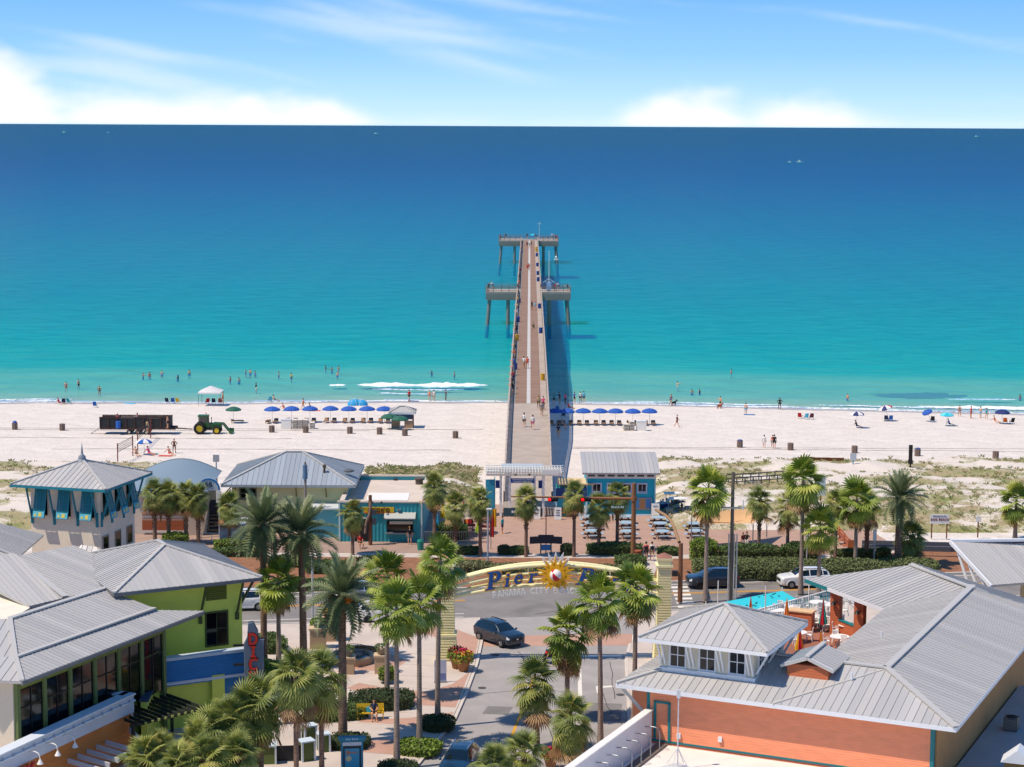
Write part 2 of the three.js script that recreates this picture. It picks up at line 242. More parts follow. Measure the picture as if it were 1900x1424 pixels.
// pavements either side, 0.12 m above the road
struct('pavement', slab([[-130, nearZ(-130) + 0.02], [-2.6, nearZ(-2.6) + 0.02], [-2.45, -157], [-2.75, -149], [-3.4, -141], [-4.06, -134.5], [-6.7, -122], [-9.2, -106], [-130, -106]], 0, 0.14), concrete);
struct('pavement', slab([[11.3, nearZ(11.3) + 0.02], [130, nearZ(130) + 0.02], [130, -106], [8.6, -106], [8.3, -134], [9.0, -150], [9.6, -155]], 0, 0.14), concrete);
struct('kerb', slab([[-2.4, -157], [-2.7, -149], [-3.35, -141], [-4.0, -134.5], [-6.65, -122], [-9.1, -106], [-8.85, -106], [-6.42, -122], [-3.78, -134.5], [-3.12, -141], [-2.48, -149], [-2.18, -157]], 0.03, 0.16), kerbMat);
struct('kerb', slab([[8.4, -106], [8.12, -134], [8.8, -150], [9.4, -155], [9.65, -155], [9.05, -150], [8.36, -134], [8.65, -106]], 0.03, 0.16), kerbMat);
struct('kerb', slab([[-130, farZ(-130) - 0.3], [130, farZ(130) - 0.3], [130, farZ(130) - 0.02], [-130, farZ(-130) - 0.02]], 0.03, 0.16), kerbMat);
struct('planting_bed', slab([[-130, farZ(-130) - 0.32], [130, farZ(130) - 0.32], [130, -205], [46, -196], [30, -188.4], [-130, -188.4]], 0.0, 0.14), mulch);
struct('pavement', slab([[-60, -188.42], [30, -188.42], [46, -196.02], [110, -203], [110, -201], [46, -193.6], [30.5, -186.6], [-60, -186.6]], 0.012, 0.15), concrete);
struct('brick_plaza', slab([[-7, -188.5], [30, -188.5], [38, -192.5], [36, -205], [24, -211], [14, -213.5], [-6, -213.5]], 0.016, 0.15), brickPave);
struct('pavement', slab([[-40, -188.5], [-7.05, -188.5], [-6.05, -210], [-40, -210]], 0.014, 0.15), mat(0xffffff, 0.9, { map: speck([0.36, 0.25, 0.2], 0.25, 7, 4) }));
struct('pavement', slab([[9.5, -178.0], [13.0, -178.6], [14.6, -188.4], [11.8, -188.4]], 0.02, 0.1), concrete);
// terracotta bands set in the concrete walk, curving to the kerb
const band = (pts, y = 0.004) => struct('pavement_band', slab(pts, y), terracotta);
band([[-3.1, -146.5], [-3.9, -137.2], [-6.5, -137.8], [-9.5, -139.3], [-12, -142], [-11.2, -143.4], [-8.8, -141.8], [-6, -141.2], [-4.3, -143.2]]);
band([[-4.0, -136.1], [-4.7, -132.2], [-7.5, -133.1], [-10.5, -133.6], [-10.5, -134.2], [-7, -134.7]]);
band([[-5.2, -129.8], [-6.1, -126], [-9.5, -127], [-13, -127.4], [-13, -129], [-9, -129.6]]);
band([[-2.6, -156.6], [-2.8, -149.8], [-3.6, -152], [-5.5, -156], [-9, -160.4], [-6, -161.6]]);
band([[-12, -147], [-9, -146.5], [-8, -149.5], [-10, -152.5], [-13, -152.3], [-14.4, -149.5]]);
band([[-6.9, -122.5], [-7.6, -117.5], [-13, -119], [-13, -122.8]]);

// wet sand along the waterline, wheel ruts on the beach, sealed cracks, patches and drains on the asphalt
struct('wet_sand', sheet(-130, 130, -1, 0, 260, 4, (x, z) => 0), mat(0xffffff, 0.35, { map: speck([0.44, 0.38, 0.31], 0.2, 5, 3) }));
{ const w = scene.children[scene.children.length - 1], p = w.geometry.attributes.position; for (let i = 0; i < p.count; i++) { const x = p.getX(i), t = -p.getZ(i), z = lerp(shoreZ(x) + 1.7 + 1.1 * noise(x * 0.11, 2) + 0.7 * noise(x * 0.4, 5), shoreZ(x) - 1.5, t); p.setXYZ(i, x, groundY(x, z) + 0.012, z); } w.geometry.computeVertexNormals(); }
const rutM = mat(0xffffff, 1, { map: speck([0.61, 0.55, 0.495], 0.22, 12, 8) });
for (const [x0, x1, zc, amp] of [[-95, -4, -279.5, 1.2], [-95, -20, -277.4, 1.2], [8, 95, -262, 2.2], [8, 95, -259.6, 2.2], [-60, -8, -258, 1.6], [-90, -30, -268.5, 0.8]]) { const n = 120, pos = [], uv = []; const q = (x, s) => { const z = zc + amp * noise(x * 0.03, zc) + s * 0.2; pos.push(x, groundY(x, z) + 0.014 + 0.02 * Math.abs(s), z); uv.push(x, z); }; for (let i = 0; i < n; i++) { const a = lerp(x0, x1, i / n), b = lerp(x0, x1, (i + 1) / n); q(a, -1); q(b, -1); q(b, 1); q(a, -1); q(b, 1); q(a, 1); } const g = raw(pos); g.setAttribute('uv', new THREE.Float32BufferAttribute(uv, 2)); struct('wheel_rut', g, rutM); }
const tar = mat(0x3c3a3a, 0.7), patchM = mat(0xffffff, 0.95, { map: speck([0.2, 0.19, 0.185], 0.4, 6, 12) });
const crack = (pts) => { const g = []; for (let i = 0; i < pts.length - 1; i++) { const [a, b] = pts[i], [c, d] = pts[i + 1]; for (let k = 0; k < 6; k++) { const f = (t) => [lerp(a, c, t) + 0.18 * noise(t * 4 + a, b), -0.109, lerp(b, d, t) + 0.18 * noise(a, t * 4 + d)]; g.push(beam(f(k / 6), f((k + 1) / 6), 0.05, 0.004)); } } struct('sealed_crack', g, tar); };
crack([[0.6, -153], [1.6, -146], [1.9, -139], [2.8, -131], [2.6, -120]]); crack([[6.9, -149], [6.6, -143], [7.1, -136]]); crack([[7.7, -150], [7.5, -140]]); crack([[-2.5, -141], [1.2, -142.2], [4.5, -141.6]]); crack([[2, -165], [6, -167.5], [9, -166.8]]); crack([[-40, -165.6], [-24, -167.9], [-6, -171.2]]); crack([[16, -175.6], [30, -177.4], [44, -179.6]]);
struct('asphalt_patch', slab([[5.4, -139], [8, -138.7], [7.7, -134.4], [5.2, -134.6]], -0.1125), patchM); struct('asphalt_patch', slab([[-1.6, -138], [0.2, -137.8], [-0.2, -135.9], [-2, -136.1]], -0.1125), patchM); struct('asphalt_patch', slab([[18, -176.1], [23, -176.9], [23, -175.6], [18, -174.8]], -0.1145), patchM);
for (const [x, z] of [[-2.1, -142.6], [-1.2, -151.8], [8.0, -141]]) struct('drain_cover', [cy(0.32, 0.32, 0.01, x, -0.114, z, 14)], mat(0x4a4644, 0.7));
for (let k = 0; k < 9; k++) struct('pavement_joint', beam([-3.6 - k * 0.05 - 1.2, 0.003, -151 + k * 3.1], [-14.5, 0.003, -153.2 + k * 3.2], 0.03, 0.006), mat(0x8f7f72, 0.9));

// ---- the pier -------------------------------------------------------------------------------
const pierX = (z) => 0.0084 * -z;                       // its axis leans a little to the right of the view
const deckY = (z) => (z > -212 ? 0.05 : z > -232 ? lerp(0.05, 1.9, (-212 - z) / 20) : z > -262 ? lerp(1.9, 3.7, (-232 - z) / 30) : 4.4 - 0.7 * Math.exp(-(-262 - z) / 25));
{
  const pier = thing('pier', 'long concrete and timber fishing pier running out over the beach into the sea', 'pier');
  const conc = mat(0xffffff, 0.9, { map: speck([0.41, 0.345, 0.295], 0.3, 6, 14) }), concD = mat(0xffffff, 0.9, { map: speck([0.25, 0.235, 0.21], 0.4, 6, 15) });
  const plank = tex(64, 512, (u, v) => { const k = Math.floor(v * 64), f = (v * 64) % 1, h = Math.abs(Math.sin(k * 91.7) * 437.5) % 1, q = Math.abs(Math.sin(Math.floor(k / 5) * 17.3) * 91.1) % 1; return grey(mixc([0.22, 0.125, 0.085], [0.32, 0.21, 0.15], h * 0.5 + q * 0.5), 0.85 + 0.25 * h); }, true, [1 / 5, 1 / 12.8]);
  const wood = mat(0xffffff, 0.85, { map: plank }), rail = mat(0x86786e, 0.85), railCap = mat(0xb3a59a, 0.85);
  const strip = (x0, x1, z0, z1, top, th, m, name, step = 6) => { const list = []; for (let z = z0; z > z1; z -= step) { const e = Math.max(z - step, z1), a = pierX(z), b = pierX(e), ya = deckY(z) + top, yb = deckY(e) + top;
    const P = [[a + x0, ya, z], [a + x1, ya, z], [b + x1, yb, e], [b + x0, yb, e]], pos = [], uv = []; const q = (i, d) => { pos.push(P[i][0], P[i][1] - d, P[i][2]); uv.push(P[i][0], P[i][2]); };
    for (const [i, j, k, d] of [[0, 1, 2, 0], [0, 2, 3, 0], [2, 1, 0, th], [3, 2, 0, th]]) { q(i, d); q(j, d); q(k, d); } for (const [i, j] of [[0, 1], [1, 2], [2, 3], [3, 0]]) { q(i, 0); q(i, th); q(j, th); q(i, 0); q(j, th); q(j, 0); }
    const g = raw(pos); g.setAttribute('uv', new THREE.Float32BufferAttribute(uv, 2)); list.push(g); } return part(pier, name, list, m); };
  strip(-2.75, 2.75, -211.5, -266, 0, 0.5, conc, 'concrete_deck');
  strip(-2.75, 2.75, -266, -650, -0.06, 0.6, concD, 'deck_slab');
  strip(-1.75, -0.28, -266.1, -638, 0.02, 0.08, wood, 'timber_deck'); strip(0.3, 1.62, -266.1, -638, 0.02, 0.08, wood, 'timber_deck');
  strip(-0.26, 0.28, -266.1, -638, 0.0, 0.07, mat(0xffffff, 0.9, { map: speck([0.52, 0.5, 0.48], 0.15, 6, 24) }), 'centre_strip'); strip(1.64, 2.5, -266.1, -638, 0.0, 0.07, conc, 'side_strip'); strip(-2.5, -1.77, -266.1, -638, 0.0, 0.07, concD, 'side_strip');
  // railings: posts and four rails each side, with gaps where the side platforms join
  const open = (z) => (z < -440 && z > -448) || z < -638;
  for (const s of [-1, 1]) {
    const posts = [], rails = [], caps = [];
    for (let z = -214; z > -640; z -= 2.6) { if (open(z)) continue; const x = pierX(z) + s * 2.62, y = deckY(z); posts.push(bx(0.13, 1.2, 0.13, x, y + 0.55, z));
      const e = Math.max(z - 2.6, -640); if (open(e)) continue; const xe = pierX(e) + s * 2.62, ye = deckY(e); for (const h of [0.18, 0.45, 0.72]) rails.push(beam([x, y + h, z], [xe, ye + h, e], 0.05, 0.12)); caps.push(beam([x, y + 1.1, z], [xe, ye + 1.1, e], 0.2, 0.05)); }
    for (const [n, l, m] of [['railing_posts', posts, rail], ['railing', rails, rail], ['railing_cap', caps, railCap]]) part(pier, n, l, m).userData.kind = 'stuff';
  }
  // bents under the deck
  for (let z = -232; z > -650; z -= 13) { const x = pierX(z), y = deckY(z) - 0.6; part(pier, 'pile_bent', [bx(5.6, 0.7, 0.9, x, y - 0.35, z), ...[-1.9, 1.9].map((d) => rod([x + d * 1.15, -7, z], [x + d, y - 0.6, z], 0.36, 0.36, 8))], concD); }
  // two side platforms with raking piles
  const platform = (z0, z1, l, r) => { const y = deckY(z0), c = pierX(z0); for (const [x0, x1] of [[c - l, c - 2.75], [c + 2.75, c + r]]) {
    part(pier, 'platform', [bx(x1 - x0, 0.35, z0 - z1, (x0 + x1) / 2, y - 0.18, (z0 + z1) / 2)], conc);
    part(pier, 'edge_beam', bx(x1 - x0, 1.5, 0.8, (x0 + x1) / 2, y - 1.12, z0 - 0.3), concD); part(pier, 'edge_beam', bx(x1 - x0, 1.5, 0.8, (x0 + x1) / 2, y - 1.12, z1 + 0.5), concD);
    for (const t of [0.12, 0.72]) for (const z of [z0 - 0.6, z1 + 0.8]) { const out = x0 < c ? -1 : 1, xe = out < 0 ? x0 : x1, xp = lerp(xe, out < 0 ? x1 : x0, t); part(pier, 'pile', rod([xp + out * (t < 0.5 ? 0.75 : 0), -7, z], [xp, y - 1.8, z], 0.42, 0.42, 10), concD); }
    for (const zz of [z0 - 0.1, z1 + 0.1]) for (let k = 0; k < 5; k++) part(pier, 'railing_post', bx(0.13, 1.15, 0.13, lerp(x0, x1, k / 4), y + 0.55, zz), rail); const rs = []; for (const z of [z0 - 0.1, z1 + 0.1]) { for (const h of [0.3, 0.65, 1.08]) rs.push(bx(x1 - x0, 0.11, 0.08, (x0 + x1) / 2, y + h, z)); }
    const xe = x0 < c ? x0 + 0.1 : x1 - 0.1; for (const h of [0.3, 0.65, 1.08]) rs.push(bx(0.08, 0.11, z0 - z1, xe, y + h, (z0 + z1) / 2));
    part(pier, 'railing', rs, rail).userData.kind = 'stuff'; } };
  platform(-440, -448, 9.6, 9.2); platform(-638, -650, 9.8, 9.3);
  part(pier, 'railing', [0.3, 0.65, 1.08].map((h) => bx(5.5, 0.11, 0.08, pierX(-650), deckY(-650) + h, -649.9)), rail);
}
const onPier = (u, z) => [pierX(z) + u, deckY(z) + 0.03, z];

// ---- buildings --------------------------------------------------------------------------------
const lap = (n) => tex(8, 128, (u, v) => { const f = (v * n) % 1; return f < 0.12 ? 0.15 : 0.55 + 0.45 * (1 - f); }, false);
const lapBump = lap(8);
const siding = (hex, rough = 0.75) => { const b = lapBump.clone(); b.repeat.set(1, 1 / 1.4); b.needsUpdate = true; const c = lin(hex); return mat(0xffffff, rough, { map: tex(128, 256, (u, v) => grey(c, 1 + wrapF(u, v, 4, c[0] * 9, 4) * 0.16 + 0.05 * (Math.abs(Math.sin(Math.floor(v * 8) * 12.9) * 43.7) % 1 - 0.5)), true, [1 / 4, 1 / 1.4]), bumpMap: b, bumpScale: 0.02 }); };
const stucco = (hex) => { const c = lin(hex); return mat(0xffffff, 0.9, { map: tex(256, 256, (u, v) => grey(c, 1 + wrapF(u, v, 4, c[1] * 9, 5) * 0.16 + (rnd() - 0.5) * 0.04), true, [1 / 6, 1 / 6]) }); };
const glass = mat(0x0b1218, 0.06, { specularIntensity: 1 }), glassDark = mat(0x080a0d, 0.1);
const teal = mat(0x0f7f92, 0.6), tealTrim = mat(0x12797f, 0.6), whiteTrim = mat(0xdfe2e6, 0.6), cream = stucco(0xd8ccb6), orangeWall = siding(0xf39870), limeWall = stucco(0xd2db62), blueWall = siding(0x2372b0), turqWall = siding(0x1fb2ca);
const tanWall = stucco(0xb98a58), brickOrange = siding(0xc26a42);
// box with uv in metres
function wallBox(w, h, d, x, y, z, ry = 0) { const g = bx(w, h, d), p = g.attributes.position, n = g.attributes.normal, u = g.attributes.uv; for (let i = 0; i < p.count; i++) u.setXY(i, Math.abs(n.getX(i)) > 0.5 ? p.getZ(i) : p.getX(i), Math.abs(n.getY(i)) > 0.5 ? p.getZ(i) : p.getY(i)); if (ry) g.rotateY(ry); return g.translate(x, y, z); }
// a window on a wall that faces +z: frame, panes between glazing bars, sill
function windowAt(b, w, h, x, y, z, ry, o = {}) {
  const { fm = whiteTrim, cols = 2, rows = 2, gm = glass, fw = 0.1, sill = true } = o, root = part(b, 'window', [bx(w + fw * 2, fw, 0.1, 0, h / 2 + fw / 2), bx(w + fw * 2, fw, 0.1, 0, -h / 2 - fw / 2), bx(fw, h, 0.1, -w / 2 - fw / 2), bx(fw, h, 0.1, w / 2 + fw / 2)], fm);
  root.position.set(x, y, z); root.rotation.y = ry; const pw = w / cols, ph = h / rows;
  for (let i = 0; i < cols; i++) for (let j = 0; j < rows; j++) part(root, 'pane', bx(pw - 0.05, ph - 0.05, 0.03, -w / 2 + pw * (i + 0.5), -h / 2 + ph * (j + 0.5), 0.0), gm);
  const bars = []; for (let i = 1; i < cols; i++) bars.push(bx(0.05, h, 0.07, -w / 2 + pw * i, 0, 0.002)); for (let j = 1; j < rows; j++) bars.push(bx(w, 0.05, 0.064, 0, -h / 2 + ph * j, 0.002)); if (bars.length) part(root, 'glazing_bars', bars, fm);
  if (sill) part(root, 'sill', bx(w + 0.3, 0.07, 0.2, 0, -h / 2 - fw - 0.035, 0.06), fm); return root;
}
const hip = (b, u0, u1, v0, v1, h0, h1, o = {}) => {   // hip roof on a rectangle, local (u, h, -v); v0 is the front
  const w = u1 - u0, d = v1 - v0, r = Math.min(w, d) / 2, P = (u, v, h) => [u, h, -v], A = w >= d ? [u0 + r, (v0 + v1) / 2] : [(u0 + u1) / 2, v0 + r], B = w >= d ? [u1 - r, (v0 + v1) / 2] : [(u0 + u1) / 2, v1 - r];
  const a = P(...A, h1), c = P(...B, h1), fl = P(u0, v0, h0), fr = P(u1, v0, h0), br = P(u1, v1, h0), bl = P(u0, v1, h0), pt = Math.abs(w - d) < 0.05;
  if (pt) { roofFace(b, [fl, fr, a], o); roofFace(b, [fr, br, a], o); roofFace(b, [br, bl, a], o); roofFace(b, [bl, fl, a], o); }
  else if (w >= d) { roofFace(b, [fl, fr, c, a], o); roofFace(b, [fr, br, c], o); roofFace(b, [br, bl, a, c], o); roofFace(b, [bl, fl, a], o); cap(b, a, c); }
  else { roofFace(b, [fl, fr, a], o); roofFace(b, [fr, br, c, a], o); roofFace(b, [br, bl, c], o); roofFace(b, [bl, fl, a, c], o); cap(b, a, c); }
  for (const [p, q] of [[fl, a], [fr, w >= d ? c : a], [br, c], [bl, w >= d ? a : c]]) cap(b, p, q, 0.24);
  const fas = o.trim || whiteTrim, f = 0.22; part(b, 'fascia', [beam(P(u0, v0, h0 - 0.12), P(u1, v0, h0 - 0.12), 0.06, f), beam(P(u1, v0, h0 - 0.12), P(u1, v1, h0 - 0.12), 0.06, f), beam(P(u1, v1, h0 - 0.12), P(u0, v1, h0 - 0.12), 0.06, f), beam(P(u0, v1, h0 - 0.12), P(u0, v0, h0 - 0.12), 0.06, f)], fas);
};
const deg = (a) => (a * Math.PI) / 180;

{ // salmon restaurant with linked grey metal roofs
  const b = thing('restaurant', 'salmon sided restaurant with linked grey metal roofs and a windowed cupola', 'building', [25.8, 0, -111.8], deg(-25));
  const P = (u, v, h) => [u, h, -v], E = 6.5, R = 8.0;
  part(b, 'wall', [wallBox(17.7, 6.3, 0.3, -10.45, 3.15, -1.0)], orangeWall); part(b, 'side_wall', [wallBox(0.3, 6.3, 28, -1.5, 3.15, -15.2)], tanWall); part(b, 'wall', [wallBox(0.3, 6.3, 9.5, -19.2, 3.15, -6)], orangeWall); part(b, 'back_wall', [wallBox(8, 6.3, 0.3, -15.2, 3.15, -10.4), wallBox(0.3, 6.3, 16, -10.4, 3.15, -18.6)], brickOrange);
  part(b, 'corner_trim', [bx(0.22, 6.3, 0.36, -1.55, 3.16, -1.0), bx(0.2, 6.3, 0.36, -19.36, 3.16, -1.0), bx(17.6, 0.12, 0.34, -10.5, 2.95, -0.98)], tealTrim);
  part(b, 'door', [bx(0.14, 2.6, 0.1, -18.9, 4.2, -0.8), bx(0.14, 2.6, 0.1, -17.95, 4.2, -0.8), bx(1.09, 0.14, 0.1, -18.42, 5.44, -0.8)], tealTrim);
  part(b, 'utility_box', bx(0.24, 0.32, 0.12, -17.3, 3.45, -0.78), whiteTrim); part(b, 'utility_box', bx(0.24, 0.32, 0.12, -14.6, 3.6, -0.78), whiteTrim);
  // roof planes: left wing, main wing
  roofFace(b, [P(-21.2, 0, E), P(-11.1, 0, E), P(-5.6, 5.5, R), P(-15.7, 5.5, R)]); roofFace(b, [P(-11.1, 11, E), P(-21.2, 11, E), P(-15.7, 5.5, R), P(-5.6, 5.5, R)]); roofFace(b, [P(-21.2, 11, E), P(-21.2, 0, E), P(-15.7, 5.5, R)]);
  roofFace(b, [P(-11.1, 0, E), P(0, 0, E), P(-5.55, 5.5, R)]); roofFace(b, [P(0, 0, E), P(0, 30, E), P(-5.55, 30, R), P(-5.55, 5.5, R)]); roofFace(b, [P(-11.1, 30, E), P(-11.1, 11, E), P(-5.55, 5.5, R), P(-5.55, 30, R)]);
  cap(b, P(-5.55, 5.5, R), P(-5.55, 30, R), 0.45); cap(b, P(0, 0, E), P(-5.55, 5.5, R), 0.4); cap(b, P(-15.7, 5.5, R), P(-5.6, 5.5, R), 0.4); cap(b, P(-21.2, 0, E), P(-15.7, 5.5, R), 0.3);
  part(b, 'valley', beam(P(-11.1, 0, E + 0.04), P(-5.6, 5.5, R + 0.02), 0.3, 0.06), trimGrey);
  part(b, 'fascia', [beam(P(-21.2, 0, E - 0.12), P(0, 0, E - 0.12), 0.08, 0.26), beam(P(0, 0, E - 0.12), P(0, 30, E - 0.12), 0.08, 0.26), beam(P(-21.2, 0, E - 0.12), P(-21.2, 11, E - 0.12), 0.08, 0.26), beam(P(-11.1, 11, E - 0.12), P(-11.1, 30, E - 0.12), 0.08, 0.26)], whiteTrim);
  part(b, 'eave_bracket', [beam(P(-19.3, 1.4, 3.9), P(-21.0, 0.4, 6.2), 0.16, 0.2)], trimGrey);
  for (const [u, v, h] of [[-7.2, 3.6, 7.65], [-8.2, 14.5, 7.6], [-14, 4, 7.5]]) part(b, 'vent_pipe', cy(0.06, 0.06, 0.45, u, h - 0.1, -v, 8), whiteTrim);
  // cupola
  const cw = stucco(0xe0d7c2); part(b, 'cupola_wall', wallBox(6.0, 2.4, 6.2, -16, 8.1, -5.3), cw); part(b, 'cupola_base', [bx(6.3, 0.34, 6.5, -16, 7.15, -5.3)], whiteTrim);
  hip(b, -20.2, -11.8, 1.1, 9.5, 9.3, 10.95, { pitch: 0.53 });
  for (const u of [-17.95, -16, -14.05]) windowAt(b, 0.95, 1.45, u, 8.2, -2.17, 0);
  for (const v of [3.6, 5.3, 7]) windowAt(b, 0.95, 1.45, -12.97, 8.2, -v, Math.PI / 2);
  for (const u of [-18.9, -17, -15.05, -13.15]) for (const d of [-0.13, 0.13]) part(b, 'eave_bracket', [beam(P(u + d, 2.18, 7.5), P(u + d, 1.3, 9.15), 0.1, 0.12)], whiteTrim);
  for (const v of [2.5, 4.5, 6.2, 8.1]) part(b, 'eave_bracket', beam(P(-12.9, v, 7.5), P(-12.0, v, 9.15), 0.12, 0.12), whiteTrim);
  // small roof monitor
  part(b, 'monitor_wall', [wallBox(2.6, 1.1, 3.4, -9.9, 7.65, -5.0)], brickOrange); part(b, 'monitor_trim', [beam(P(-11.5, 3.2, 8.1), P(-9.9, 3.2, 8.7), 0.08, 0.16), beam(P(-8.3, 3.2, 8.1), P(-9.9, 3.2, 8.7), 0.08, 0.16)], whiteTrim);
  roofFace(b, [P(-11.6, 6.8, 8.1), P(-11.6, 3.1, 8.1), P(-9.9, 3.1, 8.75), P(-9.9, 6.8, 8.75)], { pitch: 0.42, tones: roofBlue }); roofFace(b, [P(-8.2, 3.1, 8.1), P(-8.2, 6.8, 8.1), P(-9.9, 6.8, 8.75), P(-9.9, 3.1, 8.75)], { pitch: 0.42 }); cap(b, P(-9.9, 3.1, 8.75), P(-9.9, 6.8, 8.75), 0.3);
  part(b, 'terrace', [wallBox(14, 3.0, 23, -17.4, 1.5, -22.6)], mat(0xffffff, 0.9, { map: speck([0.3, 0.12, 0.075], 0.25, 6, 4) }));
}
{ // terrace pavilion
  const b = thing('pavilion', 'open sided orange pavilion with a broad grey gable roof beside the dining terrace', 'pavilion');
  const A = [22.59, 6.5, -149.97], B = [26.94, 6.5, -140.59], R1 = [30.3, 8, -148.15], R2 = [33.35, 8, -140.43];
  roofFace(b, [A, B, R2, R1], { pitch: 0.46 }); const A2 = [2 * R1[0] - A[0], 6.4, 2 * R1[2] - A[2] + 2], B2 = [2 * R2[0] - B[0], 6.4, 2 * R2[2] - B[2] + 2]; roofFace(b, [B2, A2, R1, R2], { pitch: 0.46 }); cap(b, R1, R2, 0.4);
  part(b, 'fascia', [beam([A[0], 6.36, A[2]], [lerp(A[0], B[0], 0.3), 6.36, lerp(A[2], B[2], 0.3)], 0.08, 0.28)], tealTrim); part(b, 'fascia', beam([lerp(A[0], B[0], 0.3), 6.36, lerp(A[2], B[2], 0.3)], [B[0], 6.36, B[2]], 0.1, 0.26), whiteTrim);
  const at = (t, d, h) => { const x = lerp(A[0], B[0], t), z = lerp(A[2], B[2], t); return [x + 0.9 * d, h, z - 0.42 * d]; };
  for (const t of [0.32, 0.62, 0.95]) { const q = at(t, 0.7, 4.7); part(b, 'column', wallBox(0.9, 3.4, 0.7, ...q, deg(64)), brickOrange); }
  { const p = at(0.35, 0.7, 3.5), q = at(1, 0.7, 3.5); part(b, 'low_wall', beam(p, q, 0.25, 1.1), brickOrange); p[1] = q[1] = 4.1; part(b, 'wall_cap', beam(p, q, 0.34, 0.08), tealTrim); }
  { const p = at(0.3, 5.5, 4.7), q = at(1, 5.5, 4.7); part(b, 'back_wall', beam(p, q, 0.25, 3.4), brickOrange); }
  for (const t of [0.36, 0.66]) { const q = at(t, 0.15, 5.3); part(b, 'lantern', [cy(0.24, 0.05, 0.3, ...q, 8), beam(q, [q[0] + 0.5, q[1] + 0.3, q[2] - 0.2], 0.05, 0.05)], black); }
}
{ // building beyond, at the right edge
  const b = thing('shop_building', 'grey ribbed roof on white timber struts beyond the terrace pavilion', 'building');
  const e0 = [36.46, 6.5, -148.08], e1 = [44.13, 6.5, -150.6], t1 = [45.39, 8.6, -155.35], t0 = [34.68, 8.6, -154.48]; roofFace(b, [e0, e1, t1, t0], { pitch: 0.34, rib: 0.06 });
  part(b, 'rake_board', beam([e0[0], e0[1] - 0.1, e0[2]], [t0[0], t0[1] - 0.1, t0[2]], 0.14, 0.3), whiteTrim); part(b, 'ridge_trim', beam(t0, t1, 0.3, 0.2), whiteTrim);
  const f = [35.17, 6.4, -147.42], g = [43.63, 6.4, -150.29], h = [42.52, 5.6, -146.23]; roofFace(b, [[38.9, 5.7, -147.11], h, g, f], { pitch: 0.9, rib: 0.1, ribW: 0.16 });
  part(b, 'wall', [beam([t0[0] + 5, 3.4, t0[2] + 3], [e0[0] + 6, 3.4, e0[2] + 1.5], 0.3, 6.2)], stucco(0xcfc19a));
  for (const t of [0.18, 0.45, 0.75]) { const x = lerp(t0[0], e0[0], t), y = lerp(8.4, 6.3, t), z = lerp(t0[2], e0[2], t); part(b, 'strut', [beam([x + 1.6, 2.6, z + 1.8], [x + 0.1, y - 0.2, z], 0.14, 0.18), beam([x, y - 0.25, z], [x + 2.2, y - 0.4, z + 0.3], 0.14, 0.16)], whiteTrim); }
}
{ // flat white roof in front with its parapet
  const b = thing('flat_roof_building', 'flat white roof with a tall white parapet below the salmon wall', 'building', [25.8, 0, -111.8], deg(-25));
  part(b, 'flat_roof', wallBox(17.6, 2.8, 22, -10.2, 1.4, 11.95 - 1.6), stucco(0xe2ddd6)); part(b, 'parapet', wallBox(0.35, 4.9, 22, -19.2, 2.45, 10.4), stucco(0xd9d6d8)); part(b, 'coping', bx(0.5, 0.08, 22.1, -19.2, 4.94, 10.4), white);
  part(b, 'gravel_strip', bx(0.7, 0.12, 12, -18.3, 2.84, 5.4), mat(0x6b625c, 1));
  part(b, 'service_yard', wallBox(14, 2.2, 40, 5.8, 1.1, -6), stucco(0xa9a7a6));
  for (let k = 0; k < 6; k++) { const z = 0.6 + k * 1.55; part(b, 'gooseneck_light', pipe([[-19.0, 4.2, z], [-18.6, 4.25, z], [-18.2, 4.2, z], [-18.05, 3.9, z], [-18.05, 3.3, z], [-18.05, 2.85, z]], 0.035, 14, 6), steel); }
}
{ // roof mast
  solo('roof_mast', [cy(0.045, 0.035, 4.2, 0, 0.2, 0), bx(0.22, 0.5, 0.16, 0, 4.6, 0), ...[0, 1, 2, 3].map((k) => beam([Math.cos(k * 1.571 + 0.6) * 0.75, 0.15, Math.sin(k * 1.571 + 0.6) * 0.75], [0, 1.3, 0], 0.03, 0.03)), bx(1.3, 0.1, 1.3, 0, 0.05, 0, 0.6)], mat(0xc9ccd0, 0.5), 'white antenna mast with guy legs standing on the flat white roof', 'antenna', [10.02, 2.82, -115.4]);
}
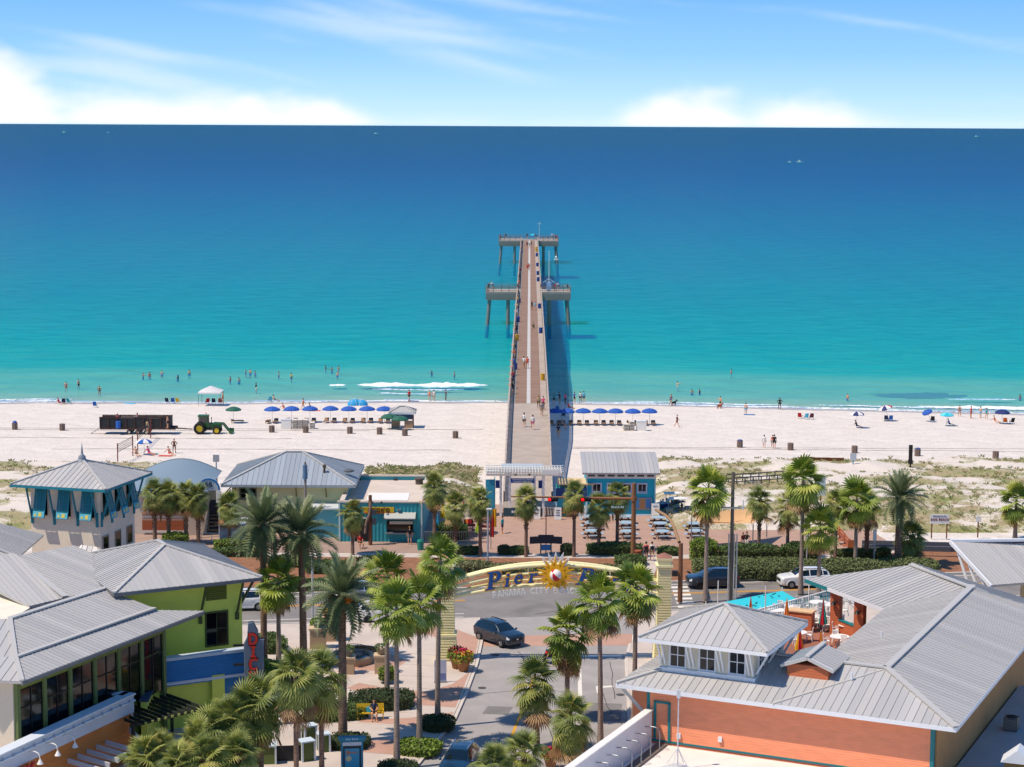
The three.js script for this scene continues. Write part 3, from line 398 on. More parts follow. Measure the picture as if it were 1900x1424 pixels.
{ // service yard machines at the right edge
  const hvac = (label, x, y, z, s, turn) => { const t = thing('condenser_unit', label, 'air conditioner', [x, y, z], turn); part(t, 'casing', [bx(1.1 * s, 1.05 * s, 1.1 * s, 0, 0.55 * s, 0)], mat(0x6e6a66, 0.6, { metalness: 0.3 })); part(t, 'fan_grille', [new THREE.TorusGeometry(0.4 * s, 0.04, 6, 18).rotateX(Math.PI / 2).translate(0, 1.09 * s, 0), ...[0, 1, 2, 3].map((k) => bx(0.78 * s, 0.02, 0.03, 0, 1.09 * s, 0, k * 0.785))], black); part(t, 'fan_well', cy(0.36 * s, 0.36 * s, 0.01, 0, 1.076 * s, 0, 16), black); part(t, 'louvres', [0, 1, 2, 3, 4, 5, 6].map((k) => bx(0.95 * s, 0.04, 0.03, 0, (0.2 + k * 0.12) * s, 0.56 * s)), mat(0x8a8682, 0.5)); };
  hvac('squat grey condenser unit standing beside the tan wall', 25.21, 2.2, -108.6, 1.0, deg(-25)); hvac('large tan condenser unit behind the squat grey one', 27.2, 2.2, -111.4, 1.25, deg(-25)); hvac('small pale condenser unit farther along the tan wall', 32.54, 2.2, -125.5, 0.8, deg(-25));
  const t = thing('exhaust_hood', 'white peaked exhaust hood on a brown duct at the roof edge', 'duct', [30.05, 2.2, -114], deg(-20)); part(t, 'duct', [bx(1.5, 1.7, 1.2, 0, 0.85, 0)], mat(0x8a6a3a, 0.7)); part(t, 'hood', [raw([-0.95, 1.7, 0.8, 0.95, 1.7, 0.8, 0, 2.5, 0.8, 0.95, 1.7, 0.8, 0.95, 1.7, -0.8, 0, 2.5, -0.8, 0.95, 1.7, 0.8, 0, 2.5, -0.8, 0, 2.5, 0.8, -0.95, 1.7, 0.8, 0, 2.5, 0.8, 0, 2.5, -0.8, -0.95, 1.7, 0.8, 0, 2.5, -0.8, -0.95, 1.7, -0.8])], mat(0xd5dade, 0.5));
  const c = thing('storage_cabinet', 'weathered white cabinet standing in the service yard', 'cabinet', [28.8, 2.2, -109], deg(-20)); part(c, 'body', bx(1, 1.9, 0.8, 0, 0.95, 0), mat(0xc9c4bc, 0.7)); part(c, 'door', bx(0.86, 1.6, 0.03, 0, 0.95, 0.415), mat(0xb5aea6, 0.7));
}
{ // square tower with teal shutters
  const b = thing('shutter_tower', 'square beige tower with teal tilted shutters, grey pyramid roof and spire', 'building', [-35.7, 0, -172.5], deg(-15.5));
  const beige = stucco(0xe8dcc6); part(b, 'wall', wallBox(6.8, 9, 6.8, -4.65, 4.4, -4.65), beige);
  hip(b, -9.35, 0, 0, 9.35, 9, 10.7, { pitch: 0.5, trim: teal }); part(b, 'finial', [cy(0.5, 0.32, 0.35, -4.65, 10.55, -4.65), cy(0.36, 0.3, 0.2, -4.65, 10.9, -4.65), ball(0.2, -4.65, 11.1, -4.65), cy(0.13, 0.02, 1.1, -4.65, 11.15, -4.65, 8)], mat(0x8f969d, 0.5, { metalness: 0.3 }));
  const louvre = (name, u, v, ry) => { const g = [bx(1.15, 0.1, 0.08, 0, -0.05, 0), bx(1.15, 0.1, 0.08, 0, -2.75, 0), bx(0.1, 2.7, 0.08, -0.53, -1.4, 0), bx(0.1, 2.7, 0.08, 0.53, -1.4, 0), bx(0.06, 2.7, 0.07, 0, -1.4, 0)]; for (let k = 0; k < 22; k++) g.push(bx(1.0, 0.1, 0.03, 0, -0.2 - k * 0.115, 0, 0, 0.5)); const s = part(b, 'shutter', g, teal); s.position.set(u, 8.75, v); s.rotation.set(-0.24, 0, 0); const h = new THREE.Euler(-0.24, ry, 0, 'YXZ'); s.rotation.copy(h); const pr = part(s, 'print_panel', bx(1.1, 0.55, 0.05, 0, -2.5, 0.05), mat([0x3fa7c4, 0x58b4c8, 0x6fb8bd][(u * 7 | 0) & 1 ? 0 : 1], 0.6)); part(pr, 'print_patch', [bx(0.3, 0.36, 0.02, 0.15, -2.5, 0.085), bx(0.2, 0.2, 0.02, -0.3, -2.56, 0.085)], mat(0xd9c65a, 0.6)); return s; };
  for (const u of [-6.9, -4.6, -2.3]) { louvre('shutter', u, -1.16, 0); part(b, 'opening', bx(1.0, 2.5, 0.06, u, 7.4, -1.24), glassDark); }
  for (const v of [2.4, 4.7, 7.0]) { const s = louvre('shutter', -1.1, -v, Math.PI / 2); part(b, 'opening', bx(0.06, 2.5, 1.0, -1.24, 7.4, -v), glassDark); }
  for (const u of [-7.9, -5.7, -3.4, -1.5]) part(b, 'roof_strut', [beam([u, 6.0, -1.1], [u, 8.85, -0.2], 0.12, 0.14), bx(0.22, 1.3, 0.16, u, 6.0, -1.2)], teal);
  for (const v of [1.5, 3.5, 5.8, 7.9]) part(b, 'roof_strut', [beam([-1.1, 6.0, -v], [-0.2, 8.85, -v], 0.12, 0.14), bx(0.16, 1.3, 0.22, -1.2, 6.0, -v)], teal);
  for (const v of [2.2, 4.6, 6.9]) windowAt(b, 1.0, 1.5, -1.22, 3.6, -v, Math.PI / 2, { fm: mat(0x9c9488, 0.7), cols: 1, rows: 1, sill: false });
}
{ // grey roof in front of the tower
  const b = thing('low_roofed_building', 'low grey hip roof tucked against the foot of the shutter tower', 'building');
  const a = [-40.02, 6, -158.57], c = [-40.03, 6, -167.57], r = [-43.68, 7.6, -166.52], q = [-44.22, 7.4, -159.23]; roofFace(b, [a, c, r, q], { pitch: 0.36 }); roofFace(b, [[-43.68, 6, -157.08], a, q], { pitch: 0.5 }); cap(b, a, q, 0.3); part(b, 'wall', [beam([a[0] - 1.5, 3, a[2] - 1], [c[0] - 2, 3, c[2] + 0.5], 0.3, 5.8)], beigeWall());
}
function beigeWall() { return stucco(0x8a7a68); }
{ // lime green restaurant: tower
  const b = thing('lime_restaurant', 'lime green restaurant tower with a grey hip roof and dark windows', 'building', [-26.8, 0, -131.6], deg(28));
  part(b, 'wall', wallBox(8.4, 9.4, 10.2, 5.3, 4.7, -6.2), limeWall); hip(b, 0, 10.6, 0, 12.2, 9.5, 11.3, { pitch: 0.42, trim: mat(0x6b6d70, 0.6) });
  windowAt(b, 1.5, 2.3, 7.6, 5.95, -1.07, 0, { fm: mat(0x3d4a25, 0.6), cols: 2, rows: 2, gm: glassDark, sill: false }); { const v = part(b, 'louvre_vent', bx(1.5, 1.2, 0.08, 7.6, 8.6, -1.07), mat(0x5e6624, 0.8)); for (let k = 0; k < 8; k++) part(v, 'slat', bx(1.45, 0.05, 0.06, 7.6, 8.1 + k * 0.14, -1.02, 0, 0.5), mat(0x6f7830, 0.8)); }
  for (const u of [6.4, 9.1]) part(b, 'roof_strut', [beam([u, 6.9, -1.02], [u + 0.15, 9.2, -0.15], 0.12, 0.14), bx(0.24, 0.5, 0.18, u, 6.7, -1.02)], mat(0x47512a, 0.7));
  part(b, 'roof_strut', beam([9.5, 6.9, -2], [10.4, 9.2, -1], 0.14, 0.16), mat(0x4a4f38, 0.7));
  part(b, 'blue_band', wallBox(6.2, 1.9, 0.5, 5.4, 4.05, 1.65), blueWall, 'blue boarded band with a pale border'); part(b, 'band_trim', [bx(6.3, 0.2, 0.12, 5.4, 5.0, 1.92), bx(6.3, 0.2, 0.12, 5.4, 3.3, 1.92), bx(0.2, 1.9, 0.12, 2.3, 4.15, 1.92), bx(6.3, 0.1, 0.6, 5.4, 5.06, 1.65)], mat(0xb9c6d2, 0.6));
  part(b, 'blue_return', wallBox(1.6, 3.4, 2.6, 7.7, 1.7, 0.3), blueWall); part(b, 'podium_wall', [wallBox(4.6, 3.2, 2.2, 4.6, 1.6, 0.4), wallBox(0.9, 3.5, 0.4, 6.6, 1.75, 1.75)], limeWall); part(b, 'podium_wall', wallBox(0.4, 3.4, 6.5, 1.6, 1.7, 2.6, -0.45), limeWall);
  part(b, 'podium_cap', bx(0.6, 0.14, 6.6, 1.6, 3.46, 2.6, -0.45), mat(0x38465c, 0.7));
}
{ // its long glazed wing
  const b = thing('glazed_wing', 'long glazed wing with stepped grey hip roof joined to the lime green tower', 'building');
  const e1 = [-29.17, 7.9, -115.65], e2 = [-21.01, 7.9, -133.21], b1 = [-30.31, 8.5, -118.76], b2 = [-24.05, 8.5, -131.32], r1 = [-32.13, 9.4, -124.79], r2 = [-27.72, 9.4, -133.42];
  roofFace(b, [e1, e2, b2, b1], { pitch: 0.4 }); roofFace(b, [b1, b2, r2, r1], { pitch: 0.4 }); cap(b, b1, b2, 0.34); cap(b, r1, r2, 0.4); cap(b, e1, b1, 0.3); cap(b, b1, r1, 0.3);
  roofFace(b, [[-32.5, 7.9, -116.06], e1, b1, [-33.2, 8.5, -118.7]], { pitch: 0.6 }); roofFace(b, [[-33.2, 8.5, -118.7], b1, r1, [-34.81, 9.4, -124.74]], { pitch: 0.6 });
  roofFace(b, [[-29.98, 9.3, -131.12], [-27.85, 9.3, -133.68], [-29.39, 10.2, -140.57], [-32.01, 10.3, -143.19], [-35.45, 10.3, -139.26]], { pitch: 0.34, rib: 0.07 }); roofFace(b, [[-32.12, 9, -129.89], [-29.98, 9.3, -131.12], [-35.45, 10.3, -139.26], [-38.28, 10.1, -137.64], [-37.64, 9.8, -135.24]], { pitch: 0.34, rib: 0.07 }); cap(b, [-29.93, 9.35, -130.92], [-35.4, 10.35, -139.03], 0.4);
  part(b, 'flat_roof', slab([[-32.08, -130.14], [-32.63, -126.48], [-34.79, -124.62], [-38.73, -139.14]], 8.9, 0.4), stucco(0xe3dccb));
  roofFace(b, [[-32.05, 9.6, -143.26], [-29.89, 9.6, -142.94], [-30.46, 10.2, -143.5], [-31.65, 10.2, -143.85]], { pitch: 0.4 });
  part(b, 'gutter', [beam([e1[0], 7.78, e1[2]], [e2[0], 7.78, e2[2]], 0.14, 0.2)], mat(0x6c6f74, 0.5));
  // facade: posts, panes, mullions along the eave line, set back 0.9 m
  const d = VA(e2).sub(VA(e1)).setY(0), L = d.length(); d.normalize(); const n = V(-d.z, 0, d.x), q = (t, o, h) => [e1[0] + d.x * t - Math.abs(n.x) * o, h, e1[2] + d.z * t - 0.42 * o], green = mat(0x5f7040, 0.7), bays = 6, w = (L - 4.2) / bays;
  const ry = Math.atan2(d.x, d.z) - Math.PI / 2;
  for (let k = 0; k <= bays; k++) part(b, 'post', bx(0.3, 7.6, 0.3, ...q(0.6 + k * w, 0.9, 3.8), ry), green);
  part(b, 'lintel', beam(q(0.6, 0.9, 7.35), q(0.6 + bays * w, 0.9, 7.35), 0.2, 0.45), mat(0x6e7a30, 0.8));
  for (let k = 0; k < bays; k++) { const f = part(b, 'window', [bx(0.07, 3.9, 0.1, ...q(0.6 + (k + 0.5) * w, 0.88, 5.15), ry), beam(q(0.75 + k * w, 0.88, 5.9), q(0.45 + (k + 1) * w, 0.88, 5.9), 0.1, 0.07)], black); for (const [i, j] of [[0, 0], [1, 0], [0, 1], [1, 1]]) part(f, 'pane', bx(w / 2 - 0.2, j ? 1.15 : 2.6, 0.04, ...q(0.6 + (k + 0.27 + i * 0.46) * w, 0.9, j ? 6.55 : 4.55), ry), glass); }
  part(b, 'wall', [beam(q(0.5, 1.3, 1.6), q(L - 3, 1.3, 1.6), 0.3, 3.2)], limeWall); part(b, 'end_wall', [beam(q(0.5, 1, 3.9), q(0.5, 9, 3.9).map((v, i) => (i === 2 ? v - 0.2 : v)), 0.3, 7.8)], stucco(0xcabfae)); part(b, 'back_wall', [beam(q(0.5, 6, 3.9), q(L - 1, 6, 3.9), 0.3, 7.8)], mat(0x4a3c34, 0.9));
}
{ // corner building with white parapet and orange boards
  const b = thing('parapet_building', 'low orange boarded building with a broad white parapet and cream roof', 'building', [-24.5, 0, -125.3], deg(-113.1));
  part(b, 'wall', wallBox(16, 3.2, 0.35, 8, 1.6, 0.2), siding(0xc07a3c)); part(b, 'parapet', [wallBox(16.1, 1.15, 0.5, 8, 3.75, 0.15), wallBox(0.5, 1.15, 2.6, 0.2, 3.75, 1.5)], stucco(0xc3cbd4)); part(b, 'coping', [bx(16.2, 0.1, 0.85, 8, 4.38, 0.2), bx(0.85, 0.1, 2.7, 0.3, 4.38, 1.6), bx(16.2, 0.1, 0.62, 8, 3.95, 0.1)], mat(0xcfd8e0, 0.6)); part(b, 'corner_trim', bx(0.12, 3.2, 0.45, 0.02, 1.6, 0.2), mat(0xc3ccd4, 0.6));
  for (let k = 0; k < 16; k++) part(b, 'parapet_clip', bx(0.1, 0.16, 0.12, 0.6 + k, 4.05, -0.2), mat(0x9aa8b8, 0.6));
  part(b, 'flat_roof', wallBox(15.6, 0.3, 6, 8.1, 3.1, 3.4), stucco(0xe6dccf));
  for (let k = 0; k < 3; k++) part(b, 'gooseneck_light', [pipe([[7.6 + k * 1.75, 3.7, -0.1], [7.6 + k * 1.75, 3.85, -0.5], [7.6 + k * 1.75, 3.75, -0.85], [7.6 + k * 1.75, 3.4, -0.95]], 0.035, 12, 6), cy(0.2, 0.06, 0.26, 7.6 + k * 1.75, 3.15, -0.95, 10)], white);
  for (let k = 0; k < 5; k++) part(b, 'canopy_rafter', beam([3.0 + k * 1.0, 2.0, 0.1], [3.1 + k * 1.0, 1.75, -2.4], 0.12, 0.3), mat(0xb9bcc4, 0.7));
  part(b, 'canopy_beam', beam([0.6, 2.2, -0.2], [1.6, 1.5, -2.0], 0.16, 0.36), mat(0xaeb4c0, 0.7));
  for (let k = 0; k < 4; k++) part(b, 'sign_letter', text('DICK'[k], 1.0, 0.16).rotateY(Math.PI).translate(12.6 - k * 0.001 - (3 - k) * -0 + (1.5 - k) * 0.85 * 1, 2.7, -0.35), mat(0xb8281c, 0.5));
}
{ // dark slatted pergola in front of the podium
  const b = thing('pergola', 'dark green slatted pergola between the lime podium and the palms', 'pergola', [-24.2, 0, -123.6], deg(45)); const dk = mat(0x232b22, 0.8);
  for (let k = 0; k < 11; k++) part(b, 'slat', beam([0.2 + k * 0.52, 2.9, 0.4], [0.2 + k * 0.52, 2.9, -3.9], 0.1, 0.2), dk); part(b, 'beam', [beam([0, 2.7, -0.2], [5.8, 2.7, -0.2], 0.14, 0.22), beam([0, 2.7, -3.6], [5.8, 2.7, -3.6], 0.14, 0.22)], dk);
  for (const [x, z] of [[0.2, -0.2], [5.6, -0.2], [0.2, -3.6], [5.6, -3.6]]) part(b, 'post', bx(0.16, 2.6, 0.16, x, 1.3, z), dk); for (let k = 0; k < 9; k++) part(b, 'slat_end', bx(0.14, 0.14, 0.1, 0.72 + k * 0.52, 2.9, 0.46), mat(0x97a05a, 0.8));
}
{ // upright grey sign board with stacked red letters
  const t = thing('vertical_sign', 'tall weathered grey sign board with stacked red letters beside the green tower', 'sign', [-17.54, 4.79, -132.6], deg(8)); const s = new THREE.Shape(); s.moveTo(-0.62, -2.5); s.lineTo(0.62, -2.6); s.lineTo(0.66, 1.3); s.lineTo(0.3, 1.35); s.lineTo(0.26, 1.9); s.lineTo(-0.05, 2.55); s.lineTo(-0.35, 2.45); s.lineTo(-0.42, 1.5); s.lineTo(-0.66, 1.0); s.closePath();
  part(t, 'board', new THREE.ExtrudeGeometry(s, { depth: 0.16, bevelEnabled: true, bevelSize: 0.03, bevelThickness: 0.03, bevelSegments: 1 }), mat(0x5f6f80, 0.8)); part(t, 'board_edge', new THREE.ExtrudeGeometry(s, { depth: 0.1, bevelEnabled: false }).scale(1.07, 1.03, 1).translate(0.02, 0, -0.06), black);
  ['D', 'I', 'C', 'K', "'S"].forEach((c, k) => { part(t, 'letter', text(c, 0.8, 0.1).translate(-0.05, 1.4 - k * 0.88, 0.2), mat(0xc22a18, 0.5)); part(t, 'letter_edge', text(c, 0.92, 0.05).translate(-0.05, 1.4 - k * 0.88, 0.19), mat(0x3a0d0a, 0.6)); });
  for (const y of [0.95, -0.4, -1.9]) part(t, 'bracket', bx(0.9, 0.14, 0.14, -0.95, y, 0.05), black);
}
{ // pale yellow hall
  const b = thing('yellow_hall', 'pale yellow hall with a blue grey hip roof behind the date palms', 'building', [-29.2, 0, -197.2]);
  part(b, 'wall', wallBox(11.6, 5, 10, 6.75, 2.5, -5.9), stucco(0xd3cd9c)); hip(b, 0, 13.5, 0, 11.8, 5.0, 7.4, { pitch: 0.5, tones: roofBlue, trim: mat(0x9aa3a8, 0.6) });
  part(b, 'eave_bracket', [1.4, 4.5, 7.5, 10.5].map((u) => beam([u, 3.6, -0.95], [u, 4.75, -0.2], 0.1, 0.1)), mat(0x6e5a2a, 0.8)); part(b, 'vent_pipe', [cy(0.12, 0.12, 0.6, 10.2, 5.9, -2.2, 8), ball(0.2, 10.2, 6.6, -2.2)], mat(0x5c4a3c, 0.7)); part(b, 'satellite_dish', ball(0.55, 12.6, 5.9, -3.5, 1, 0.3, 0.9), mat(0x55585c, 0.6));
  windowAt(b, 1.6, 1.0, 2.6, 4.0, -0.88, 0, { fm: mat(0x8a8468, 0.7) }); part(b, 'shed_roof', wallBox(4.5, 0.15, 3, 10.5, 3.0, 0.6), mat(0xc9cdd0, 0.6)); part(b, 'lean_to', wallBox(4.2, 2.9, 2.4, 10.5, 1.45, 0.4), mat(0x6fb9c4, 0.7));
}
{ // beach bath house with a swept roof and banded wall
  const b = thing('bath_house', 'bath house with a swept grey blue curved roof and banded brown and white wall', 'building'), zc = -196, z1 = -206, x0 = -38.35, x1 = -30.39;
  const g = new THREE.PlaneGeometry(1, 1, 24, 8), p = g.attributes.position; for (let i = 0; i < p.count; i++) { const s = p.getX(i) + 0.5, t = p.getY(i) + 0.5; p.setXYZ(i, lerp(x0, x1, s), 4.55 + t * (0.15 + 1.45 * Math.sin(Math.PI * clamp(s * 0.9 + 0.07, 0, 1))), lerp(zc, z1, t)); } g.computeVertexNormals();
  part(b, 'curved_roof', g, mat(0x7e92a0, 0.6, { metalness: 0.1 })); part(b, 'roof_edge', [pipe(Array.from({ length: 9 }, (_, i) => { const s = i / 8; return [lerp(x0, x1, s), 4.55 + 0.15 + 1.45 * Math.sin(Math.PI * clamp(s * 0.9 + 0.07, 0, 1)), z1]; }), 0.08, 30, 5), beam([x0, 4.5, zc], [x1, 4.5, zc], 0.12, 0.18)], mat(0x6b7d8a, 0.6));
  part(b, 'wall', wallBox(x1 - x0 - 0.8, 4.4, 9, (x0 + x1) / 2, 2.2, zc - 5.2), stucco(0xcfc4b8));
  const wm = [mat(0xd6cdc6, 0.8), mat(0xb59184, 0.8), mat(0x9c5434, 0.8)]; for (let k = 0; k < 14; k++) part(b, 'wall_board', bx(4.2, 0.235, 0.16, x0 + 3.4, 0.36 + k * 0.25, zc - 0.55), k < 1 ? wm[0] : k < 5 ? wm[2] : k % 2 ? wm[1] : wm[0]);
  part(b, 'wall_cap', bx(4.4, 0.14, 0.4, x0 + 3.4, 3.86, zc - 0.55), white); part(b, 'fin_wall', [raw([x0 + 5.6, 0, zc - 0.3, x0 + 5.6, 3.9, zc - 0.3, x0 + 8.2, 3.9, zc - 0.3, x0 + 5.6, 0, zc - 0.3, x0 + 8.2, 3.9, zc - 0.3, x0 + 7.4, 0, zc - 0.3])], stucco(0xbfb0a2)); part(b, 'screen_wall', wallBox(3.2, 3.0, 0.2, x1 + 0.6, 1.5, zc - 3.6), mat(0x3b4049, 0.8));
}
{ // beach access sign 55
  const z = -195.2, t = thing('beach_access_sign', 'half round white beach access sign with blue rim numbered 55', 'sign', [-30.11, 0, z]); const y = 4.95, r = 1.12;
  const half = (r0, r1, d) => { const s = new THREE.Shape(); s.absarc(0, 0, r1, 0, Math.PI); if (r0) { s.absarc(0, 0, r0, Math.PI, 0, true); } s.closePath(); return new THREE.ExtrudeGeometry(s, { depth: d, bevelEnabled: false, curveSegments: 20 }); };
  part(t, 'panel', half(0, r, 0.08).translate(0, y, 0), mat(0xdfe2e0, 0.6)); part(t, 'rim', half(r * 0.84, r, 0.06).translate(0, y, 0.07), mat(0x1d74b4, 0.6)); part(t, 'rays', Array.from({ length: 15 }, (_, k) => beam([Math.cos(0.2 + k * 0.196) * 0.35, y + Math.sin(0.2 + k * 0.196) * 0.35, 0.085], [Math.cos(0.2 + k * 0.196) * 0.92, y + Math.sin(0.2 + k * 0.196) * 0.92, 0.085], 0.02, 0.02)), mat(0xb9c4cc, 0.6)); part(t, 'number', text('55', 0.5, 0.05).translate(0, y + 0.45, 0.1), mat(0x22364a, 0.6));
  part(t, 'post', [bx(0.16, y, 0.16, -1.0, y / 2, 0), bx(0.16, y, 0.16, 1.0, y / 2, 0), bx(2.3, 0.14, 0.2, 0, y - 0.05, 0)], mat(0xaeb4c4, 0.7)); part(t, 'rules_board', bx(0.55, 1.2, 0.06, 1.0, y - 0.75, 0.12), white); part(t, 'rules_board', bx(0.55, 0.5, 0.06, -0.95, y - 0.4, 0.12), white);
}
{ // beach stairs and boardwalk behind the sign
  const t = thing('beach_stairs', 'brown timber stairs with slatted rails climbing behind the round sign', 'stairs'); const st = (k) => [-30.72, 0.25 + k * 0.3, -198 - k * 0.42];
  for (let k = 0; k < 6; k++) part(t, 'tread', bx(2.0, 0.12, 0.42, ...st(k)), mat(0x9b8576, 0.9)); part(t, 'landing', bx(2.4, 0.14, 6, st(5)[0], 2.0, -203.7), mat(0x8d7566, 0.9));
  for (const s of [-1, 1]) { part(t, 'rail_post', [0, 2, 5].map((k) => bx(0.12, 1.2, 0.12, st(k)[0] + s * 1.05, st(k)[1] + 0.6, st(k)[2])), darkWood); for (let j = 0; j < 4; j++) part(t, 'rail_board', [beam([st(0)[0] + s * 1.05, 0.6 + j * 0.28, -198], [st(0)[0] + s * 1.05, 2.1 + j * 0.28, -200.2], 0.06, 0.14), beam([st(0)[0] + s * 1.05, 2.25 + j * 0.28, -200.2], [st(0)[0] + s * 1.2, 2.25 + j * 0.28, -206.5], 0.06, 0.14)], darkWood); }
}
{ // turquoise seafood shack
  const b = thing('seafood_shack', 'turquoise board and batten seafood shack with a flat parapet roof', 'building', [-17.1, 0, -193.7]), tq = mat(0x3aa6b0, 0.7), tqd = mat(0x2f97a4, 0.7);
  part(b, 'wall', [wallBox(8.3, 3.9, 0.3, 4.15, 1.95, -0.15), wallBox(0.3, 3.9, 14.6, 0.3, 1.95, -7.6), wallBox(8.0, 3.9, 0.3, 4.6, 1.95, -15)], tq); part(b, 'side_wall', wallBox(0.3, 3.9, 14.6, 8.2, 1.95, -7.6), tq);
  for (let k = 0; k < 22; k++) part(b, 'batten', bx(0.06, 3.8, 0.05, 0.2 + k * 0.375, 1.92, 0.03), tqd);
  part(b, 'flat_roof', wallBox(7.8, 0.2, 14.4, 4.25, 3.45, -7.6), stucco(0xcdbfb2)); part(b, 'roof_patch', bx(4.2, 0.03, 4, 4.6, 3.58, -5.2), white, 'fresh white membrane patch'); part(b, 'parapet_cap', [bx(8.6, 0.14, 0.45, 4.2, 4.0, -0.15), bx(0.45, 0.14, 15, 0.3, 4.0, -7.6), bx(0.45, 0.14, 15, 8.2, 4.0, -7.6), bx(8.6, 0.14, 0.45, 4.3, 4.0, -15)], stucco(0xcfc2b6));
  part(b, 'exhaust_fan', [cy(0.4, 0.4, 0.5, 7.4, 3.55, -12.5, 12), cy(0.5, 0.5, 0.15, 7.4, 4.05, -12.5, 12)], mat(0x5b4f46, 0.7)); for (const x of [0.9, 4.8]) part(b, 'roof_drain', bx(0.4, 0.15, 0.2, x, 3.62, -14.6), darkWood);
  const sg = part(b, 'sign_board', bx(3.0, 0.62, 0.1, 4.0, 3.2, 0.12), mat(0xd8b21e, 0.6)); part(sg, 'lettering', text("HOOK'D", 0.42, 0.05).translate(4.0, 3.22, 0.17), mat(0x5a2a12, 0.6)); part(sg, 'sign_rail', bx(3.0, 0.1, 0.04, 4.0, 2.93, 0.18), mat(0xb5531c, 0.6)); for (const x of [3.4, 4.3]) part(b, 'spot_lamp', [beam([x, 3.9, 0], [x, 4.2, 0.6], 0.05, 0.05), cy(0.14, 0.05, 0.2, x, 4.0, 0.65, 8)], black); part(b, 'wall_lamp', [bx(0.35, 0.14, 0.3, 1.8, 3.25, 0.15), bx(0.35, 0.14, 0.3, 6.0, 3.25, 0.15)], steel);
  part(b, 'awning', [bx(3.1, 0.1, 1.3, 6.1, 2.75, 0.5, 0, 0.35)], mat(0xb3b7b2, 0.6)); part(b, 'serving_window', [bx(2.6, 1.2, 0.06, 6.1, 1.55, 0.03)], glassDark); part(b, 'menu_board', [bx(2.3, 0.3, 0.04, 6.2, 1.95, 0.1)], mat(0xd4cfc0, 0.7)); part(b, 'counter', bx(2.9, 0.1, 0.5, 6.1, 0.95, 0.3), steel); part(b, 'door', [bx(1.4, 2.2, 0.06, 2.3, 1.2, 0.03)], black); part(b, 'door_trim', [bx(0.12, 2.4, 0.1, 1.5, 1.25, 0.05), bx(0.12, 2.4, 0.1, 3.1, 1.25, 0.05), bx(1.7, 0.12, 0.1, 2.3, 2.4, 0.05)], white); part(b, 'corner_board', [bx(0.16, 3.85, 0.12, 0.1, 1.93, 0.04), bx(0.16, 3.85, 0.12, 8.22, 1.93, 0.04)], mat(0xbcd4d8, 0.6));
}
{ // blue beach shop by the pier
  const b = thing('pier_shop', 'bright blue beach shop with four small windows and a ribbed roof', 'building', [11.55, 0, -207.4]);
  part(b, 'wall', wallBox(7.3, 4.5, 6, 0, 2.25, -3), turqWall); part(b, 'base_trim', bx(7.36, 0.2, 0.1, 0, 0.1, 0.05), whiteTrim); part(b, 'frieze', bx(7.4, 0.62, 0.12, 0, 4.35, 0.06), whiteTrim); for (let k = 0; k < 7; k++) part(b, 'frieze_vent', bx(0.72, 0.2, 0.06, -3.12 + k * 1.04, 4.36, 0.13), mat(0x5c5250, 0.8)); part(b, 'corner_board', [bx(0.16, 4.4, 0.12, -3.6, 2.2, 0.05), bx(0.16, 4.4, 0.12, 3.6, 2.2, 0.05)], mat(0x8fc3cc, 0.6));
  roofFace(b, [[-4.1, 4.75, 0.9], [4.1, 4.75, 0.9], [4.1, 5.5, -3], [-4.1, 5.5, -3]], { pitch: 0.42 }); roofFace(b, [[-4.1, 5.5, -3], [4.1, 5.5, -3], [4.1, 5.75, -6.8], [-4.1, 5.75, -6.8]], { pitch: 0.42 });
  for (const x of [-2.55, -0.95, 0.65, 2.25]) windowAt(b, 0.78, 0.75, x, 3.05, 0.05, 0, { rows: 1, fw: 0.14, fm: mat(0xd5cfdd, 0.6) });
  const n = part(b, 'notice_board', bx(2.0, 1.3, 0.1, 2.3, 1.35, 0.06), mat(0xa79f97, 0.7)); for (let k = 0; k < 3; k++) part(n, 'poster', [bx(0.5, 1.0, 0.03, 1.68 + k * 0.62, 1.36, 0.12)], mat([0x5aa0c8, 0xc98f5a, 0x4f8fc9][k], 0.6)); part(b, 'wall_lamp', ball(0.12, 1.35, 2.2, 0.12), black);
}
{ // ticket booth
  const b = thing('ticket_booth', 'small turquoise ticket booth with a dark blue fascia and flat tan roof', 'booth', [6.33, 0, -207.2]);
  part(b, 'wall', [wallBox(3.3, 3, 2.6, 0, 1.5, -1.3)], mat(0x2fa0ae, 0.7)); part(b, 'fascia', bx(3.3, 0.85, 0.14, 0, 2.6, 0.08), mat(0x123f7a, 0.6)); part(b, 'fascia_text', text('Admission', 0.22, 0.02).translate(0, 2.8, 0.16), mat(0x8fb4d8, 0.6)); part(b, 'flat_roof', bx(3.9, 0.14, 3.6, 0.5, 3.45, -1.6), stucco(0xd8bd94)); part(b, 'corner_board', [bx(0.18, 3, 0.12, -1.6, 1.5, 0.05), bx(0.18, 3, 0.12, 1.6, 1.5, 0.05)], mat(0xbfe0e4, 0.6));
  windowAt(b, 1.1, 0.8, 0.2, 1.55, 0.04, 0, { rows: 1, cols: 2, gm: glassDark }); part(b, 'service_counter', bx(1.6, 0.08, 0.4, 0.2, 1.0, 0.25), white); part(b, 'bench', [bx(1.4, 0.3, 0.08, -0.6, 0.75, 0.25), bx(1.4, 0.06, 0.4, -0.6, 0.45, 0.4), bx(0.08, 0.45, 0.4, -1.2, 0.22, 0.4), bx(0.08, 0.45, 0.4, 0, 0.22, 0.4)], mat(0xa4552c, 0.8));
}
